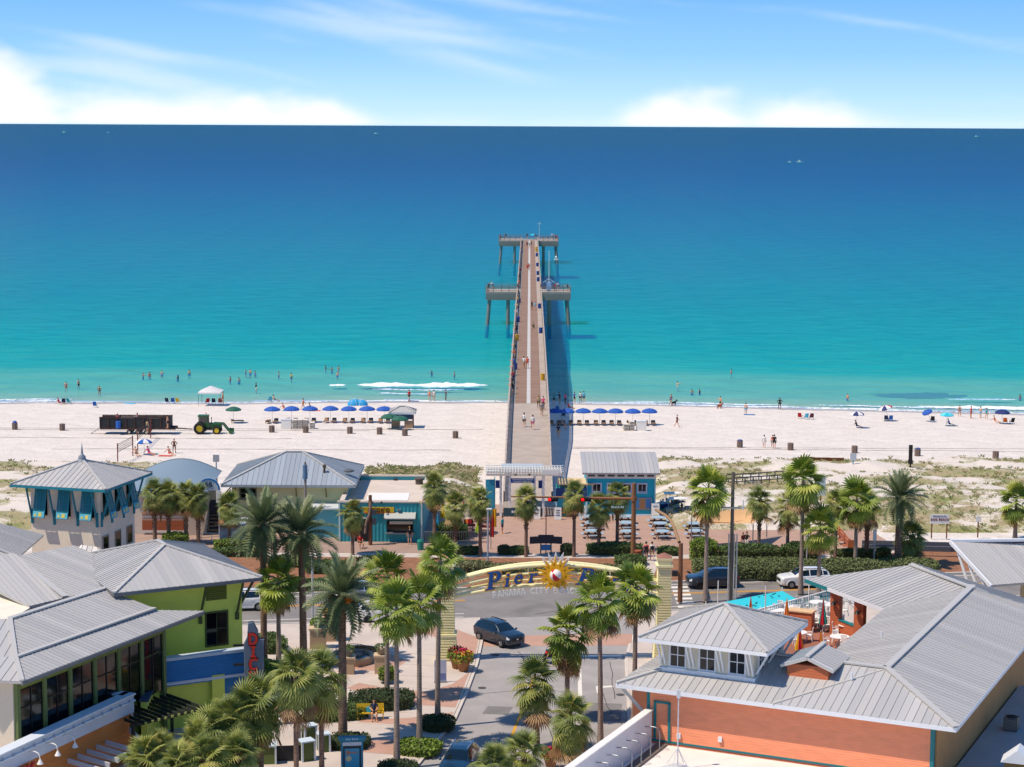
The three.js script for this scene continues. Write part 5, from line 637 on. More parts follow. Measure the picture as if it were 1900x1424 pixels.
// ---- gateway arch ----------------------------------------------------------------------------------
{
  const t = thing('gateway_arch', 'pale yellow gateway arch with sun emblem and blue lettering over the street', 'arch', [3.42, 0, -150.2]); const pale = mat(0xf2e9b4, 0.6), paleD = mat(0xcfc78a, 0.6), half = 8.45;
  for (const s of [-1, 1]) { const x = s * (half - 0.1);
    part(t, 'column_core', [bx(1.25, 2.0, 1.25, x, 1.0, 0), bx(0.9, 5.7, 0.9, x, 4.6, 0)], mat(0xeadfae, 0.8)); part(t, 'column_cap', [bx(1.3, 0.16, 1.3, x, 7.5, 0), bx(1.0, 0.5, 1.0, x, 7.8, 0), bx(1.24, 0.14, 1.24, x, 8.05, 0)], pale); part(t, 'column_band', bx(1.5, 0.18, 1.5, x, 2.02, 0), pale); part(t, 'cap_roof', new THREE.ConeGeometry(0.85, 0.35, 4).rotateY(Math.PI / 4).translate(x, 8.3, 0), mat(0x9a6a5a, 0.8));
    for (let k = 0; k < 9; k++) part(t, 'slat', bx(1.56 - k * 0.02, 0.13, 1.56 - k * 0.02, x, 0.16 + k * 0.21, 0), pale); for (let k = 0; k < 25; k++) part(t, 'slat', bx(1.2 - k * 0.007, 0.12, 1.2 - k * 0.007, x, 2.25 + k * 0.208, 0), pale); }
  const arc = (x, y0, rise) => y0 + rise * (1 - (x / half) ** 2);
  const chord = (y0, rise, r, a = -half + 0.2, b = half - 0.2, name = 'arch_tube', z = 0, m = pale) => part(t, name, new THREE.TubeGeometry(new THREE.CatmullRomCurve3(Array.from({ length: 13 }, (_, i) => { const x = lerp(a, b, i / 12); return V(x, arc(x, y0, rise), z); })), 36, r, 7), m);
  chord(4.75, 1.15, 0.17); chord(5.12, 1.25, 0.1); chord(5.5, 1.35, 0.13); chord(6.0, 1.45, 0.17); chord(5.95, 1.6, 0.12, -half + 1, half - 1, 'arch_tube', -0.5); chord(4.7, 1.15, 0.1, -half, half, 'arch_tube', -0.6); chord(5.2, 1.2, 0.07, -6.8, -3, 'arch_tube', 0.1, paleD); chord(5.2, 1.2, 0.07, 3, 6.8, 'arch_tube', 0.1, paleD);
  for (const x of [-6.4, -4.2, -2.1, 2.1, 4.2, 6.4]) part(t, 'arch_strut', [beam([x, arc(x, 4.75, 1.15), 0], [x, arc(x, 6.0, 1.45), 0], 0.12, 0.12), beam([x, arc(x, 6.0, 1.45), 0], [x, arc(x, 5.95, 1.6), -0.5], 0.08, 0.08)], pale);
  // sun with a beach ball
  const cy_ = 6.75, gold = mat(0xf0b010, 0.5), sunG = new THREE.Group();
  const ray = (r0, r1, w, wob) => { const s = new THREE.Shape(); s.moveTo(-w, r0); s.quadraticCurveTo(-w * 0.7 + wob, (r0 + r1) / 2, 0, r1); s.quadraticCurveTo(w * 0.7 + wob, (r0 + r1) / 2, w, r0); s.closePath(); return new THREE.ExtrudeGeometry(s, { depth: 0.1, bevelEnabled: false, curveSegments: 4 }); };
  part(t, 'sun_disc', new THREE.CylinderGeometry(0.72, 0.72, 0.16, 28).rotateX(Math.PI / 2).translate(0, cy_, 0.35), gold);
  for (let k = 0; k < 20; k++) part(t, 'sun_ray', ray(0.6, k % 2 ? 1.3 : 1.52, 0.16, k % 2 ? 0.1 : -0.06).rotateZ(k * Math.PI / 10).translate(0, cy_, 0.3), gold); for (let k = -2; k <= 2; k++) part(t, 'white_ray', ray(1.0, 1.95 - Math.abs(k) * 0.06, 0.17, 0).rotateZ(k * 0.33).translate(0, cy_, 0.24), white);
  const wedge = (a, m, name) => part(t, name, new THREE.SphereGeometry(0.46, 8, 12, a, Math.PI / 3).rotateZ(0.5).rotateX(0.9).translate(0, cy_, 0.42), m); for (let k = 0; k < 6; k++) wedge(k * Math.PI / 3 + 0.2, k === 4 || k === 1 ? mat(0xc01430, 0.4) : white, 'ball_gore');
  const blue = mat(0x1d4c94, 0.45), edge = mat(0xd7a11c, 0.5); const place = (word, x0, size, sp) => { let x = x0; for (const c of word) { const g = text(c, size * (c === 'P' ? 1.45 : 1), 0.12, serif), e = text(c, size * (c === 'P' ? 1.45 : 1), 0.1, serif, { bevelEnabled: true, bevelSize: 0.07, bevelThickness: 0.01, bevelSegments: 1 }); const w = sp * (c === 'P' ? 1.3 : c === 'i' ? 0.55 : 0.95); x += w / 2; const a = -Math.atan((2 * 1.35 * x) / half ** 2), y = arc(x, 5.4, 1.35) - (c === 'P' ? 0 : 0.16); for (const q of [g, e]) q.applyMatrix4(new THREE.Matrix4().makeShear(0, 0, 0.3, 0, 0, 0)).rotateZ(a * 1.0).translate(x, y, 0.3); part(t, 'letter', g.translate(0, 0, 0.06), blue); part(t, 'letter_edge', e, edge); x += w / 2; } };
  place('Pier', -5.5, 0.95, 1.14); place('Park', 1.6, 0.95, 1.08);
  let x = -4.9; for (const c of 'PANAMA CITY BEACH FLORIDA') { const w = c === ' ' ? 0.3 : c === 'I' ? 0.22 : c === 'M' ? 0.52 : 0.42; x += w / 2; if (c !== ' ') part(t, 'small_letter', text(c, 0.46, 0.1).rotateZ(-Math.atan((2 * 1.15 * x) / half ** 2)).translate(x, arc(x, 4.42, 1.15), 0.45), white); x += w / 2; }
}
// ---- vehicles ------------------------------------------------------------------------------------------
const tyreM = mat(0x15151a, 0.85), rimM = mat(0xa9adb3, 0.3, { metalness: 0.8 }), carGlass = mat(0x0d1a22, 0.04, { specularIntensity: 1, clearcoat: 1, clearcoatRoughness: 0.03 }), lampWhite = mat(0xe8ecef, 0.1), lampRed = mat(0x9c0f12, 0.2), chrome = mat(0xc9ccd0, 0.2, { metalness: 0.9 });
const wheelG = (() => { const tyre = new THREE.TorusGeometry(0.27, 0.1, 10, 24).scale(1, 1, 1.15), rim = [new THREE.CylinderGeometry(0.22, 0.22, 0.14, 20).rotateX(Math.PI / 2)], sp = []; for (let k = 0; k < 5; k++) sp.push(bx(0.05, 0.2, 0.03, 0, 0.11, 0.085).rotateZ(k * 1.2566)); return { tyre, rim: join(rim), spokes: join(sp) }; })();
const wheelDark = mat(0x2a2c30, 0.4, { metalness: 0.6 });
// body lofted over stations along its length: [x, bottom, belt, top, half width at belt, half width at roof]
const SUV = [[-2.33, 0.55, 0.78, 0.84, 0.62, 0.5], [-2.28, 0.36, 0.9, 0.97, 0.8, 0.66], [-2.1, 0.28, 0.98, 1.05, 0.9, 0.78], [-1.6, 0.26, 1.04, 1.13, 0.94, 0.8], [-1.15, 0.26, 1.06, 1.18, 0.95, 0.78], [-0.75, 0.26, 1.06, 1.42, 0.95, 0.68], [-0.35, 0.26, 1.06, 1.64, 0.95, 0.63], [0.3, 0.26, 1.07, 1.71, 0.95, 0.63], [1.1, 0.27, 1.09, 1.7, 0.95, 0.63], [1.75, 0.3, 1.12, 1.62, 0.94, 0.62], [2.08, 0.34, 1.13, 1.46, 0.91, 0.62], [2.24, 0.4, 1.08, 1.16, 0.86, 0.7], [2.32, 0.5, 0.86, 0.92, 0.78, 0.64]];
const ring = ([x, b, l, t, w, r]) => [[0, b], [w * 0.86, b], [w * 0.98, b + 0.12], [w * 1.01, lerp(b, l, 0.62)], [w, l - 0.04], [w * 0.985, l], [lerp(w, r, 0.5), lerp(l, t, 0.5)], [r + 0.02, t - 0.05], [r * 0.86, t], [r * 0.45, t + 0.02], [0, t + 0.025]].map(([z, y]) => [x, y, z]);
function carSurf(st) { const at = (u, v) => { const i = Math.min(st.length - 2, Math.floor(u)), A = ring(st[i]), B = ring(st[i + 1]), j = Math.min(A.length - 2, Math.floor(v)), f = u - i, g = v - j; return [0, 1, 2].map((k) => lerp(lerp(A[j][k], A[j + 1][k], g), lerp(B[j][k], B[j + 1][k], g), f)); };
  const patch = (u0, u1, v0, v1, nu, nv, off) => { const pos = [], idx = []; for (const s of [1, -1]) { const base = pos.length / 3; for (let i = 0; i <= nu; i++) for (let j = 0; j <= nv; j++) { const u = lerp(u0, u1, i / nu), v = lerp(v0, v1, j / nv), p = at(u, v), a = at(Math.min(u + 0.02, st.length - 1.001), v), b = at(u, Math.min(v + 0.02, 9.999)), n = V(a[0] - p[0], a[1] - p[1], a[2] - p[2]).cross(V(b[0] - p[0], b[1] - p[1], b[2] - p[2])).normalize(); if (n.y < -0.2 || n.z * p[2] < -0.001) n.negate(); pos.push(p[0] + n.x * off, p[1] + n.y * off, s * (p[2] + n.z * off)); } for (let i = 0; i < nu; i++) for (let j = 0; j < nv; j++) { const a = base + i * (nv + 1) + j, b = a + nv + 1; idx.push(a, b, a + 1, b, b + 1, a + 1); } } return raw(pos, idx); };
  return { at, patch }; }
const S = carSurf(SUV), bodyG = (() => { const g = S.patch(0, SUV.length - 1, 0, 10, 48, 20, 0), ends = []; for (const k of [0, SUV.length - 1]) { const r = ring(SUV[k]), pos = []; for (let i = 0; i < 10; i++) for (const s of [1, -1]) pos.push(SUV[k][0], 0.7, 0, r[i][0], r[i][1], s * r[i][2], r[i + 1][0], r[i + 1][1], s * r[i + 1][2]); ends.push(raw(pos)); } return join([g, ...ends]); })();
const carWin = { shield: S.patch(4.15, 5.95, 7.3, 10, 6, 6, 0.012), front: S.patch(5.05, 6.9, 5.25, 6.95, 6, 3, 0.012), rear: S.patch(7.02, 8.55, 5.25, 6.95, 5, 3, 0.012), quarter: S.patch(8.65, 9.6, 5.3, 6.8, 4, 3, 0.012), back: S.patch(9.4, 10.5, 7.3, 10, 5, 6, 0.012) }, carHead = S.patch(0.75, 2.0, 3.3, 4.9, 4, 3, 0.015), carTail = S.patch(10.4, 11.7, 3.4, 5.0, 4, 3, 0.015);
function car(name, label, color, pos, turn, o = {}) {
  const t = thing(name, label, 'car', [pos[0], -0.115, pos[1]], turn), paint = new THREE.MeshPhysicalMaterial({ color, roughness: 0.35, metalness: o.metal ?? 0.3, clearcoat: 1, clearcoatRoughness: 0.06, side: THREE.DoubleSide });
  part(t, 'body', bodyG, paint); for (const [n, g] of [['windscreen', carWin.shield], ['side_window', carWin.front], ['side_window', carWin.rear], ['side_window', carWin.quarter], ['rear_window', carWin.back]]) part(t, n, g, carGlass);
  part(t, 'headlight', carHead, lampWhite); part(t, 'taillight', carTail, lampRed);
  part(t, 'grille', [bx(0.08, 0.24, 1.0, -2.31, 0.72, 0)], black); part(t, 'badge', bx(0.03, 0.12, 0.16, -2.37, 0.74, 0), chrome); part(t, 'bumper', [bx(0.2, 0.16, 1.5, -2.22, 0.42, 0), bx(0.2, 0.18, 1.5, 2.24, 0.46, 0)], paint); part(t, 'number_plate', bx(0.02, 0.13, 0.32, 2.36, 0.8, 0), white);
  for (const s of [-1, 1]) { part(t, 'mirror', ball(0.12, -0.85, 1.14, s * 1.06, 0.7, 0.75, 1), paint); part(t, 'roof_rail', beam([-0.2, 1.73, s * 0.58], [1.7, 1.7, s * 0.58], 0.05, 0.05), o.rail || black); part(t, 'sill_trim', bx(2.0, 0.14, 0.05, 0.05, 0.34, s * 0.93), paint); for (const x of [-0.2, 0.72]) part(t, 'door_handle', bx(0.18, 0.04, 0.04, x + 0.2, 0.95, s * 0.965), paint); part(t, 'door_gap', [bx(0.012, 0.62, 0.012, 0.38, 0.72, s * 0.957), bx(0.012, 0.62, 0.012, -0.72, 0.72, s * 0.957)], paint); }
  for (const x of [-1.42, 1.4]) for (const s of [-1, 1]) { part(t, 'wheel_arch', new THREE.TorusGeometry(0.42, 0.035, 6, 22, Math.PI * 1.1).rotateZ(-0.15).translate(x, 0.38, s * 0.94), paint); const w = part(t, 'wheel', wheelG.tyre, tyreM); w.position.set(x, 0.37, s * 0.92); if (s < 0) w.rotation.y = Math.PI; part(w, 'rim', wheelG.rim, o.wheel || rimM); part(w, 'spokes', wheelG.spokes, o.wheel || rimM); }
  return t;
}
const dirTurn = (dx, dz) => Math.atan2(dz, -dx);   // the front of a car is its -x end
car('car', 'dark blue grey sport utility car turning into the street under the arch', 0x1b2c3c, [-0.94, -155.68], dirTurn(0.62, 0.78));
car('car', 'dark blue car with pale roof rails beside the square hedge', 0x123a58, [-3.26, -123.18], dirTurn(-0.18, 0.98), { rail: chrome });
car('car', 'dark blue grey car on the main road before the olive hedge', 0x1d2b3d, [18.11, -175.46], dirTurn(-1, 0.155), { wheel: wheelDark });
car('car', 'white sport utility car on the main road with dark windows', 0xe6e6e4, [26.4, -175.85], dirTurn(-1, 0.155), { metal: 0 });
car('car', 'white car partly hidden behind the green tower', 0xe4e4e2, [-23.01, -166.39], dirTurn(-1, 0.155), { metal: 0 });
car('car', 'white sport utility car stopped at the crossing behind the palms', 0xe2e2e0, [-10.61, -162.51], dirTurn(1, -0.155), { metal: 0, wheel: wheelDark });
car('car', 'silver car in the far lane behind the fruiting date palm', 0xaab0b6, [-12.58, -169.72], dirTurn(1, -0.155));
{ // trike waiting at the line, mostly behind the palms
  const t = thing('motor_trike', 'dark motor trike with a red tail lamp waiting behind the median palm', 'motorcycle', [3.19, -0.11, -150.2], dirTurn(0.1, -1)); const dk = mat(0x14161c, 0.3, { metalness: 0.4 });
  for (const [x, z] of [[-0.95, 0], [0.75, 0.5], [0.75, -0.5]]) { const w = part(t, 'wheel', wheelG.tyre, tyreM); w.position.set(x, 0.36, z); part(w, 'rim', wheelG.rim, rimM); } part(t, 'body', [ball(0.5, 0.55, 0.75, 0, 1.1, 0.6, 1.1), ball(0.35, -0.3, 0.85, 0, 1.3, 0.7, 0.6), bx(0.5, 0.5, 0.8, 0.95, 0.85, 0)], dk); part(t, 'seat', ball(0.3, 0.15, 0.95, 0, 1.2, 0.35, 0.8), black); part(t, 'handlebar', [rod([-0.95, 0.36, 0], [-0.6, 1.15, 0], 0.03), rod([-0.6, 1.15, -0.4], [-0.6, 1.15, 0.4], 0.02)], chrome); part(t, 'taillight', [ball(0.12, 1.2, 0.95, 0.32), ball(0.12, 1.2, 0.95, -0.32)], mat(0xd01010, 0.2)); part(t, 'windshield', bx(0.03, 0.4, 0.5, -0.65, 1.3, 0, 0, 0, 0.4), carGlass);
}
function golfCart(label, pos, turn, color) { const t = thing('golf_cart', label, 'golf cart', pos, turn); const m = mat(color, 0.4); part(t, 'body', [bx(0.75, 0.45, 1.15, -0.85, 0.55, 0, 0, 0, 0.12), bx(2.2, 0.14, 1.15, 0.1, 0.34, 0), bx(0.8, 0.4, 1.15, 0.85, 0.55, 0)], m); part(t, 'seat', [bx(0.55, 0.14, 1.05, 0.25, 0.72, 0), bx(0.14, 0.5, 1.05, 0.55, 0.98, 0)], mat(0x3a3d42, 0.7)); part(t, 'canopy', [bx(1.7, 0.07, 1.2, 0.05, 1.85, 0)], white); for (const x of [-0.65, 0.75]) for (const s of [-1, 1]) part(t, 'canopy_post', rod([x, 0.7, s * 0.52], [x * 0.98, 1.83, s * 0.52], 0.02), black); part(t, 'windshield', bx(0.03, 0.75, 1.0, -0.72, 1.25, 0), carGlass); part(t, 'cargo_box', bx(0.9, 0.35, 1.1, 1.3, 0.75, 0), mat(0x4a4f55, 0.6)); for (const x of [-0.85, 0.95]) for (const s of [-1, 1]) { const w = part(t, 'wheel', wheelG.tyre, tyreM); w.position.set(x, 0.25, s * 0.55); w.scale.setScalar(0.68); part(w, 'rim', wheelG.rim, rimM); } return t; }
golfCart('grey golf cart with a white canopy parked at the shop corner', [17.55, 0.02, -207.8], 0.05, 0x4a5a60); golfCart('blue golf cart parked behind the grey one', [17.24, -0.05, -211.2], 0.1, 0x1c3f72);

// ---- street furniture ------------------------------------------------------------------------------------
{ const t = thing('traffic_signal', 'brown signal mast with two red traffic lights on a long arm', 'traffic light', [11.66, 0, -186.8]), bz = -186.8, ox = 11.66, ya = 5.75, top = 7.26, brown = mat(0x8a5f3f, 0.8);
  part(t, 'pole', rod([0, 0, 0], [0, top, 0], 0.24, 0.2, 12), brown); part(t, 'base_collar', cy(0.4, 0.34, 0.5, 0, 0, 0, 12), mat(0x5f4030, 0.8)); part(t, 'arm', rod([0, ya, 0], [-0.05 - ox, 5.91, 0], 0.15, 0.07, 10), brown); part(t, 'arm_collar', cy(0.3, 0.3, 0.4, 0, ya - 0.2, 0, 12), brown);
  for (const px of [3.95, 7.08]) { const h = part(t, 'signal_head', [bx(0.98, 0.34, 0.28, px - ox, ya - 0.02, 0.3)], black), x0 = px - ox - 0.32; part(h, 'red_lens', new THREE.SphereGeometry(0.14, 14, 8).scale(1, 1, 0.4).translate(x0, ya - 0.02, 0.45), mat(0xe01010, 0.3, { emissive: 0xff1208, emissiveIntensity: 1.1 })); for (const d of [0.32, 0.64]) part(h, 'dark_lens', new THREE.SphereGeometry(0.13, 12, 8).scale(1, 1, 0.4).translate(x0 + d, ya - 0.02, 0.44), mat(0x1a1410, 0.3)); for (const d of [0, 0.32, 0.64]) part(h, 'visor', new THREE.CylinderGeometry(0.16, 0.16, 0.2, 12, 1, true, -Math.PI / 2, Math.PI).rotateX(Math.PI / 2).translate(x0 + d, ya - 0.02, 0.54), black); const L = new THREE.PointLight(0xff2010, 0.25, 0, 2); L.name = 'signal_lamp'; L.position.set(px - 0.32, ya - 0.02, bz + 0.6); L.castShadow = true; scene.add(L); }
  const sg = part(t, 'street_sign', bx(1.25, 0.34, 0.04, 10.11 - ox, ya - 0.78, 0.1), mat(0x12604a, 0.5)); part(sg, 'lettering', text('Beach Rd', 0.2, 0.02).translate(10.11 - ox, ya - 0.78, 0.13), white); part(t, 'sign_hanger', [beam([10.11 - ox - 0.4, ya, 0.05], [10.11 - ox - 0.4, ya - 0.7, 0.1], 0.03, 0.03), beam([10.11 - ox + 0.4, ya, 0.05], [10.11 - ox + 0.4, ya - 0.7, 0.1], 0.03, 0.03)], steel);
}
function pole(name, label, bxp, bz, h, r, m, extra) { const t = thing(name, label, 'pole', [bxp, 0, bz]); part(t, 'shaft', rod([0, 0, 0], [0, h, 0], r, r * 0.85, 10), m); if (extra) extra(t, h); return t; }
pole('timber_pole', 'stout brown timber pole with a leaning brace at the near corner of the road', 14.67, -169.07, 5.21, 0.22, woodPole, (t) => { part(t, 'brace', pipe([[-0.1, 5.2, -0.4], [-0.5, 6.2, -5], [-1.4, 6.0, -11]], 0.14, 12, 7), mat(0x9a7a5a, 0.9)); part(t, 'control_box', bx(0.5, 0.45, 0.4, -0.5, 2.6, 0.2), black); });
pole('utility_pole', 'grey timber utility pole with a crossarm and steel risers', 19.08, -169.16, 11.47, 0.17, mat(0x6c6459, 0.9), (t, h) => { part(t, 'crossarm', bx(2.0, 0.12, 0.12, 0, 8.36, 0.1), mat(0xb9b4aa, 0.8)); for (const x of [-0.28, 0.2, 0.42]) part(t, 'riser', cy(0.06, 0.06, h * 0.53, x, 0, 0.22, 8), mat(0xb4b9bc, 0.4, { metalness: 0.5 })); part(t, 'insulator', [cy(0.08, 0.06, 0.3, -0.9, 8.45, 0.1), cy(0.08, 0.06, 0.9, 0.9, 8.45 - 0.3, 0.1)], white); });
pole('lamp_post', 'slim grey lamp post behind the low olive hedge', -2.17, -181.38, 5.74, 0.09, mat(0xb4bcc4, 0.4, { metalness: 0.3 }), (t, h) => { part(t, 'lamp_head', bx(0.5, 0.12, 0.3, 0.1, h, 0), white); part(t, 'base', cy(0.16, 0.12, 0.3, 0, 0, 0), mat(0xaab2ba, 0.5)); });
{ const t = thing('flag_pair', 'red and yellow beach flags hanging beside the lamp post', 'flag', [-1.98, 0, -190.5]); const fl = (m, x, y0, y1) => { const g = new THREE.PlaneGeometry(0.42, y0 - y1, 6, 8), p = g.attributes.position; for (let i = 0; i < p.count; i++) p.setZ(i, 0.09 * Math.sin(p.getX(i) * 18)); g.computeVertexNormals(); part(t, 'flag', g.translate(x, (y0 + y1) / 2, 0), m); }; part(t, 'staff', rod([0, 0, 0], [0, 4.4, 0], 0.04), steel); fl(mat(0xc4141c, 0.7), 0.1, 3.2, 1.2); fl(mat(0xe0a51a, 0.7), 0.32, 4.0, 2.2); }
pole('timber_stump_pole', 'brown timber pole with conduit before the turquoise shack', -13.84, -192.13, 4.98, 0.2, woodPole, (t) => { part(t, 'conduit', pipe([[-0.5, 1.2, 0.2], [-0.35, 2.4, 0.25], [-0.1, 3.0, 0.25], [0.1, 4.4, 0.2]], 0.14, 10, 6), mat(0x8a7466, 0.9)); part(t, 'meter_box', [bx(0.5, 0.4, 0.3, 0.4, 3.3, 0.2), bx(0.4, 0.6, 0.3, 0.4, 2.4, 0.2)], mat(0x3f454c, 0.6)); });
pole('chimney_pole', 'grey pole with a blue banner in front of the yellow hall', -20.5, -195.06, 7.74, 0.14, mat(0x8d867c, 0.8), (t, h) => part(t, 'banner', cy(0.24, 0.24, 1.4, 0, h - 1.7, 0.02, 10), mat(0x5d7fa0, 0.6)));
pole('street_light', 'pale street light pole beside the small clipped hedge', -16.36, -160.59, 5.9, 0.1, mat(0xb4bac0, 0.4, { metalness: 0.3 }), (t, h) => part(t, 'lamp_head', bx(0.7, 0.12, 0.3, 0.05, h, 0), white));
pole('crossing_post', 'black crossing signal post on a stone foot near the crossing', -10.47, -158.93, 2.53, 0.06, black, (t) => { part(t, 'button_box', bx(0.16, 0.3, 0.14, 0, 1.1, 0.08), mat(0xc4c8d0, 0.5)); part(t, 'foot', bx(0.5, 0.3, 0.5, 0, 0.15, 0), mat(0x9c8472, 0.9)); });
for (const [x, z, h, lb] of [[18.59, -185.99, 1.15, 'thin white path lamp beside the yellow green bush'], [27.81, -183.85, 3.36, 'grey sign post behind the short blue trunked palm'], [34.09, -183.52, 3.45, 'white street sign post by the ramp']]) pole('sign_post', lb, x, z, h, 0.06, mat(0xb6bcc0, 0.5), (t, hh) => part(t, 'head', bx(0.34, hh > 3 ? 1.0 : 0.12, 0.06, 0, hh - 0.4 * (hh > 3 ? 1 : 0), 0.05), white));
function plate(name, label, x, z, w, h, y, m, txt, o = {}) { const t = thing(name, label, 'sign', [x, o.base || 0, z]); part(t, 'panel', bx(w, h, 0.07, 0, y, 0), m); for (const px of o.posts || [-w * 0.4, w * 0.4]) part(t, 'post', bx(0.12, y - h / 2, 0.1, px, (y - h / 2) / 2, -0.06), o.pm || woodPole); if (txt) txt.forEach(([s, sz, dy, c]) => part(t, 'lettering', text(s, sz, 0.02).translate(0, y + dy, 0.045), mat(c, 0.6))); return t; }
plate('beach_sign', 'white board on two posts lettered for the dog beach', 42.97, -196.51, 1.9, 0.95, 2.0, white, [['DOG BEACH', 0.24, -0.05, 0x7a2018], ['Welcome to the', 0.13, 0.3, 0x3a4a7a]]);
plate('notice_sign', 'white and blue notice on a single post behind the retaining wall', 47.01, -197.13, 0.5, 0.55, 1.9, white, null, { posts: [0] }); plate('notice_sign', 'tall white notice with a blue foot on the sand right of the benches', 41.32, -237.82, 0.75, 0.9, 2.1, mat(0xb6bcc4, 0.6), null, { posts: [0], base: -0.7, pm: mat(0x3f8fb0, 0.6) }); plate('notice_sign', 'grey notice board on a post behind the beach stairs', -34.91, -232.22, 0.75, 0.85, 2.2, mat(0x8f9298, 0.6), null, { posts: [0], base: -0.4, pm: mat(0x4a6f8a, 0.6) });
function aboard(label, px, z, lines, s = 1) { const t = thing('sandwich_board', label, 'sign', [px, 0.02, z]); for (const k of [1, -1]) part(t, 'panel', bx(0.72 * s, 1.25 * s, 0.04, 0, 0.64 * s, k * 0.2, 0, -k * 0.16), white); lines.forEach(([tx, sz, y, c]) => part(t, 'lettering', text(tx, sz, 0.015).rotateX(-0.16).translate(0, y * s, 0.232 - (y - 0.64) * 0.16), mat(c, 0.6))); }
aboard('white sandwich board with blue heading left of the gate opening', 2.67, -205.6, [['OPEN', 0.14, 1.0, 0x2f7f9c], ['BAIT', 0.12, 0.65, 0x44505c]]); aboard('white sandwich board with three dark lines right of the gate', 4.87, -205.3, [['FREE', 0.13, 1.0, 0x3a4658], ['FISH', 0.13, 0.75, 0x3a4658], ['HERE', 0.13, 0.5, 0x28468c]]); aboard('pale sandwich board leaning by the ticket booth', 7.44, -206.4, [['SALE', 0.13, 1.0, 0x5a6a7c]]); aboard('white sandwich board with a yellow foot beside the blue shop', 15.19, -206.8, [['MENU', 0.13, 1.05, 0x3a5a9c], ['OPEN', 0.12, 0.22, 0xc8b820]], 1.15);
// benches, bins, planters, tables
function bench(label, pos, turn, m, group) { const t = thing('bench', label, 'bench', pos, turn, group); part(t, 'seat', [bx(1.9, 0.06, 0.46, 0, 0.45, 0)], m); part(t, 'backrest', [bx(1.9, 0.5, 0.05, 0, 0.78, -0.26, 0, -0.15)], m); for (const s of [-1, 1]) part(t, 'leg', [beam([s * 0.88, 0, 0.22], [s * 0.88, 0.45, 0.18], 0.06, 0.06), beam([s * 0.88, 0, -0.28], [s * 0.88, 0.45, -0.2], 0.06, 0.06), beam([s * 0.9, 0.64, -0.26], [s * 0.9, 0.66, 0.24], 0.06, 0.05), beam([s * 0.9, 0.45, 0.22], [s * 0.9, 0.66, 0.24], 0.05, 0.05)], m); return t; }
bench('bright yellow metal bench before the dark hedge', [-9.74, 0, -134.4], deg(6), mat(0xd8b012, 0.5)); { const m = mat(0x8d5836, 0.85); bench('brown timber bench on the sand, first from the notice post', [40.44, -0.9, -245], 3.1, m); bench('brown timber bench on the sand between two others', [38.66, -0.9, -245.2], 3.15, m); bench('brown timber bench on the sand, farthest from the notice post', [36.81, -0.9, -245.4], 3.2, m); }
function serviceBox(label, px, py, z, w, h, d, turn) { const t = thing('service_box', label, 'cabinet', [px, 0, z], turn); part(t, 'panel', wallBox(w, h, d, 0, h / 2, 0), siding(0x5c6b34)); part(t, 'lid', bx(w + 0.14, 0.09, d + 0.14, 0, h + 0.045, 0), mat(0xc6d4de, 0.6)); for (const [a, b] of [[-1, 1], [1, 1], [1, -1], [-1, -1]]) part(t, 'corner_post', bx(0.12, h, 0.12, a * w / 2, h / 2, b * d / 2), mat(0xd5dce2, 0.6)); }
serviceBox('long low olive service box with a pale lid', -16.13, 0, -124.8, 1.9, 1.15, 1.0, 0.1); serviceBox('olive service box standing at the dark screen end', -13.26, 0, -125.4, 0.85, 1.25, 0.75, 0.5); serviceBox('tall olive service box behind the sabal trunks', -13.39, 0, -128.4, 0.75, 1.35, 0.7, 0.4); serviceBox('small olive service box half hidden by a sabal trunk', -12.31, 0, -127.2, 0.7, 1.15, 0.6, 0.3);
solo('screen_panel', [bx(2.3, 1.0, 0.06, 0, 0.55, 0), bx(0.06, 1.1, 0.08, -1.15, 0.55, 0), bx(0.06, 1.1, 0.08, 1.15, 0.55, 0)], black, 'black fabric screen between the long service box and its neighbour', 'screen', [-14.55, 0, -125], 0.12); solo('screen_panel', [bx(0.06, 1.0, 1.8, 0, 0.55, 0), bx(0.08, 1.1, 0.06, 0, 0.55, 0.9), bx(0.08, 1.1, 0.06, 0, 0.55, -0.9)], black, 'black fabric screen behind the tall service box', 'screen', [-14.05, 0, -129.2], 0.3);
{ const t = thing('map_kiosk', 'teal street map kiosk with a curved cap and bright poster', 'kiosk', [-10.06, 0, -122.6], 0.12), k_ = t.scale.setScalar(0.88), tl = mat(0x157f9c, 0.5); for (const s of [-1, 1]) part(t, 'post', bx(0.16, 2.5, 0.16, s * 0.72, 1.25, 0), tl); part(t, 'cap', [bx(1.95, 0.22, 0.5, 0, 2.66, 0, 0, 0, -0.02), bx(1.75, 0.12, 0.4, 0, 2.5, 0)], tl); part(t, 'cap_lettering', text('Pier Park', 0.15, 0.02).translate(0, 2.66, 0.255), mat(0xbfe0ea, 0.6)); part(t, 'white_rail', bx(1.35, 0.26, 0.1, 0, 2.25, 0.06), mat(0xd6dde2, 0.6)); part(t, 'panel', bx(1.3, 2.0, 0.12, 0, 1.05, 0), mat(0x1b2a34, 0.5)); part(t, 'poster', bx(1.05, 1.6, 0.02, 0, 1.1, 0.07), mat(0x2f9cc0, 0.4)); part(t, 'poster_emblem', [ball(0.17, -0.28, 1.6, 0.08, 1, 1, 0.1), bx(0.5, 0.1, 0.01, 0.15, 1.6, 0.085)], mat(0xb87a5c, 0.5)); part(t, 'poster_emblem', ball(0.22, -0.25, 1.15, 0.08, 1, 1, 0.1), mat(0xd8c89a, 0.5)); }
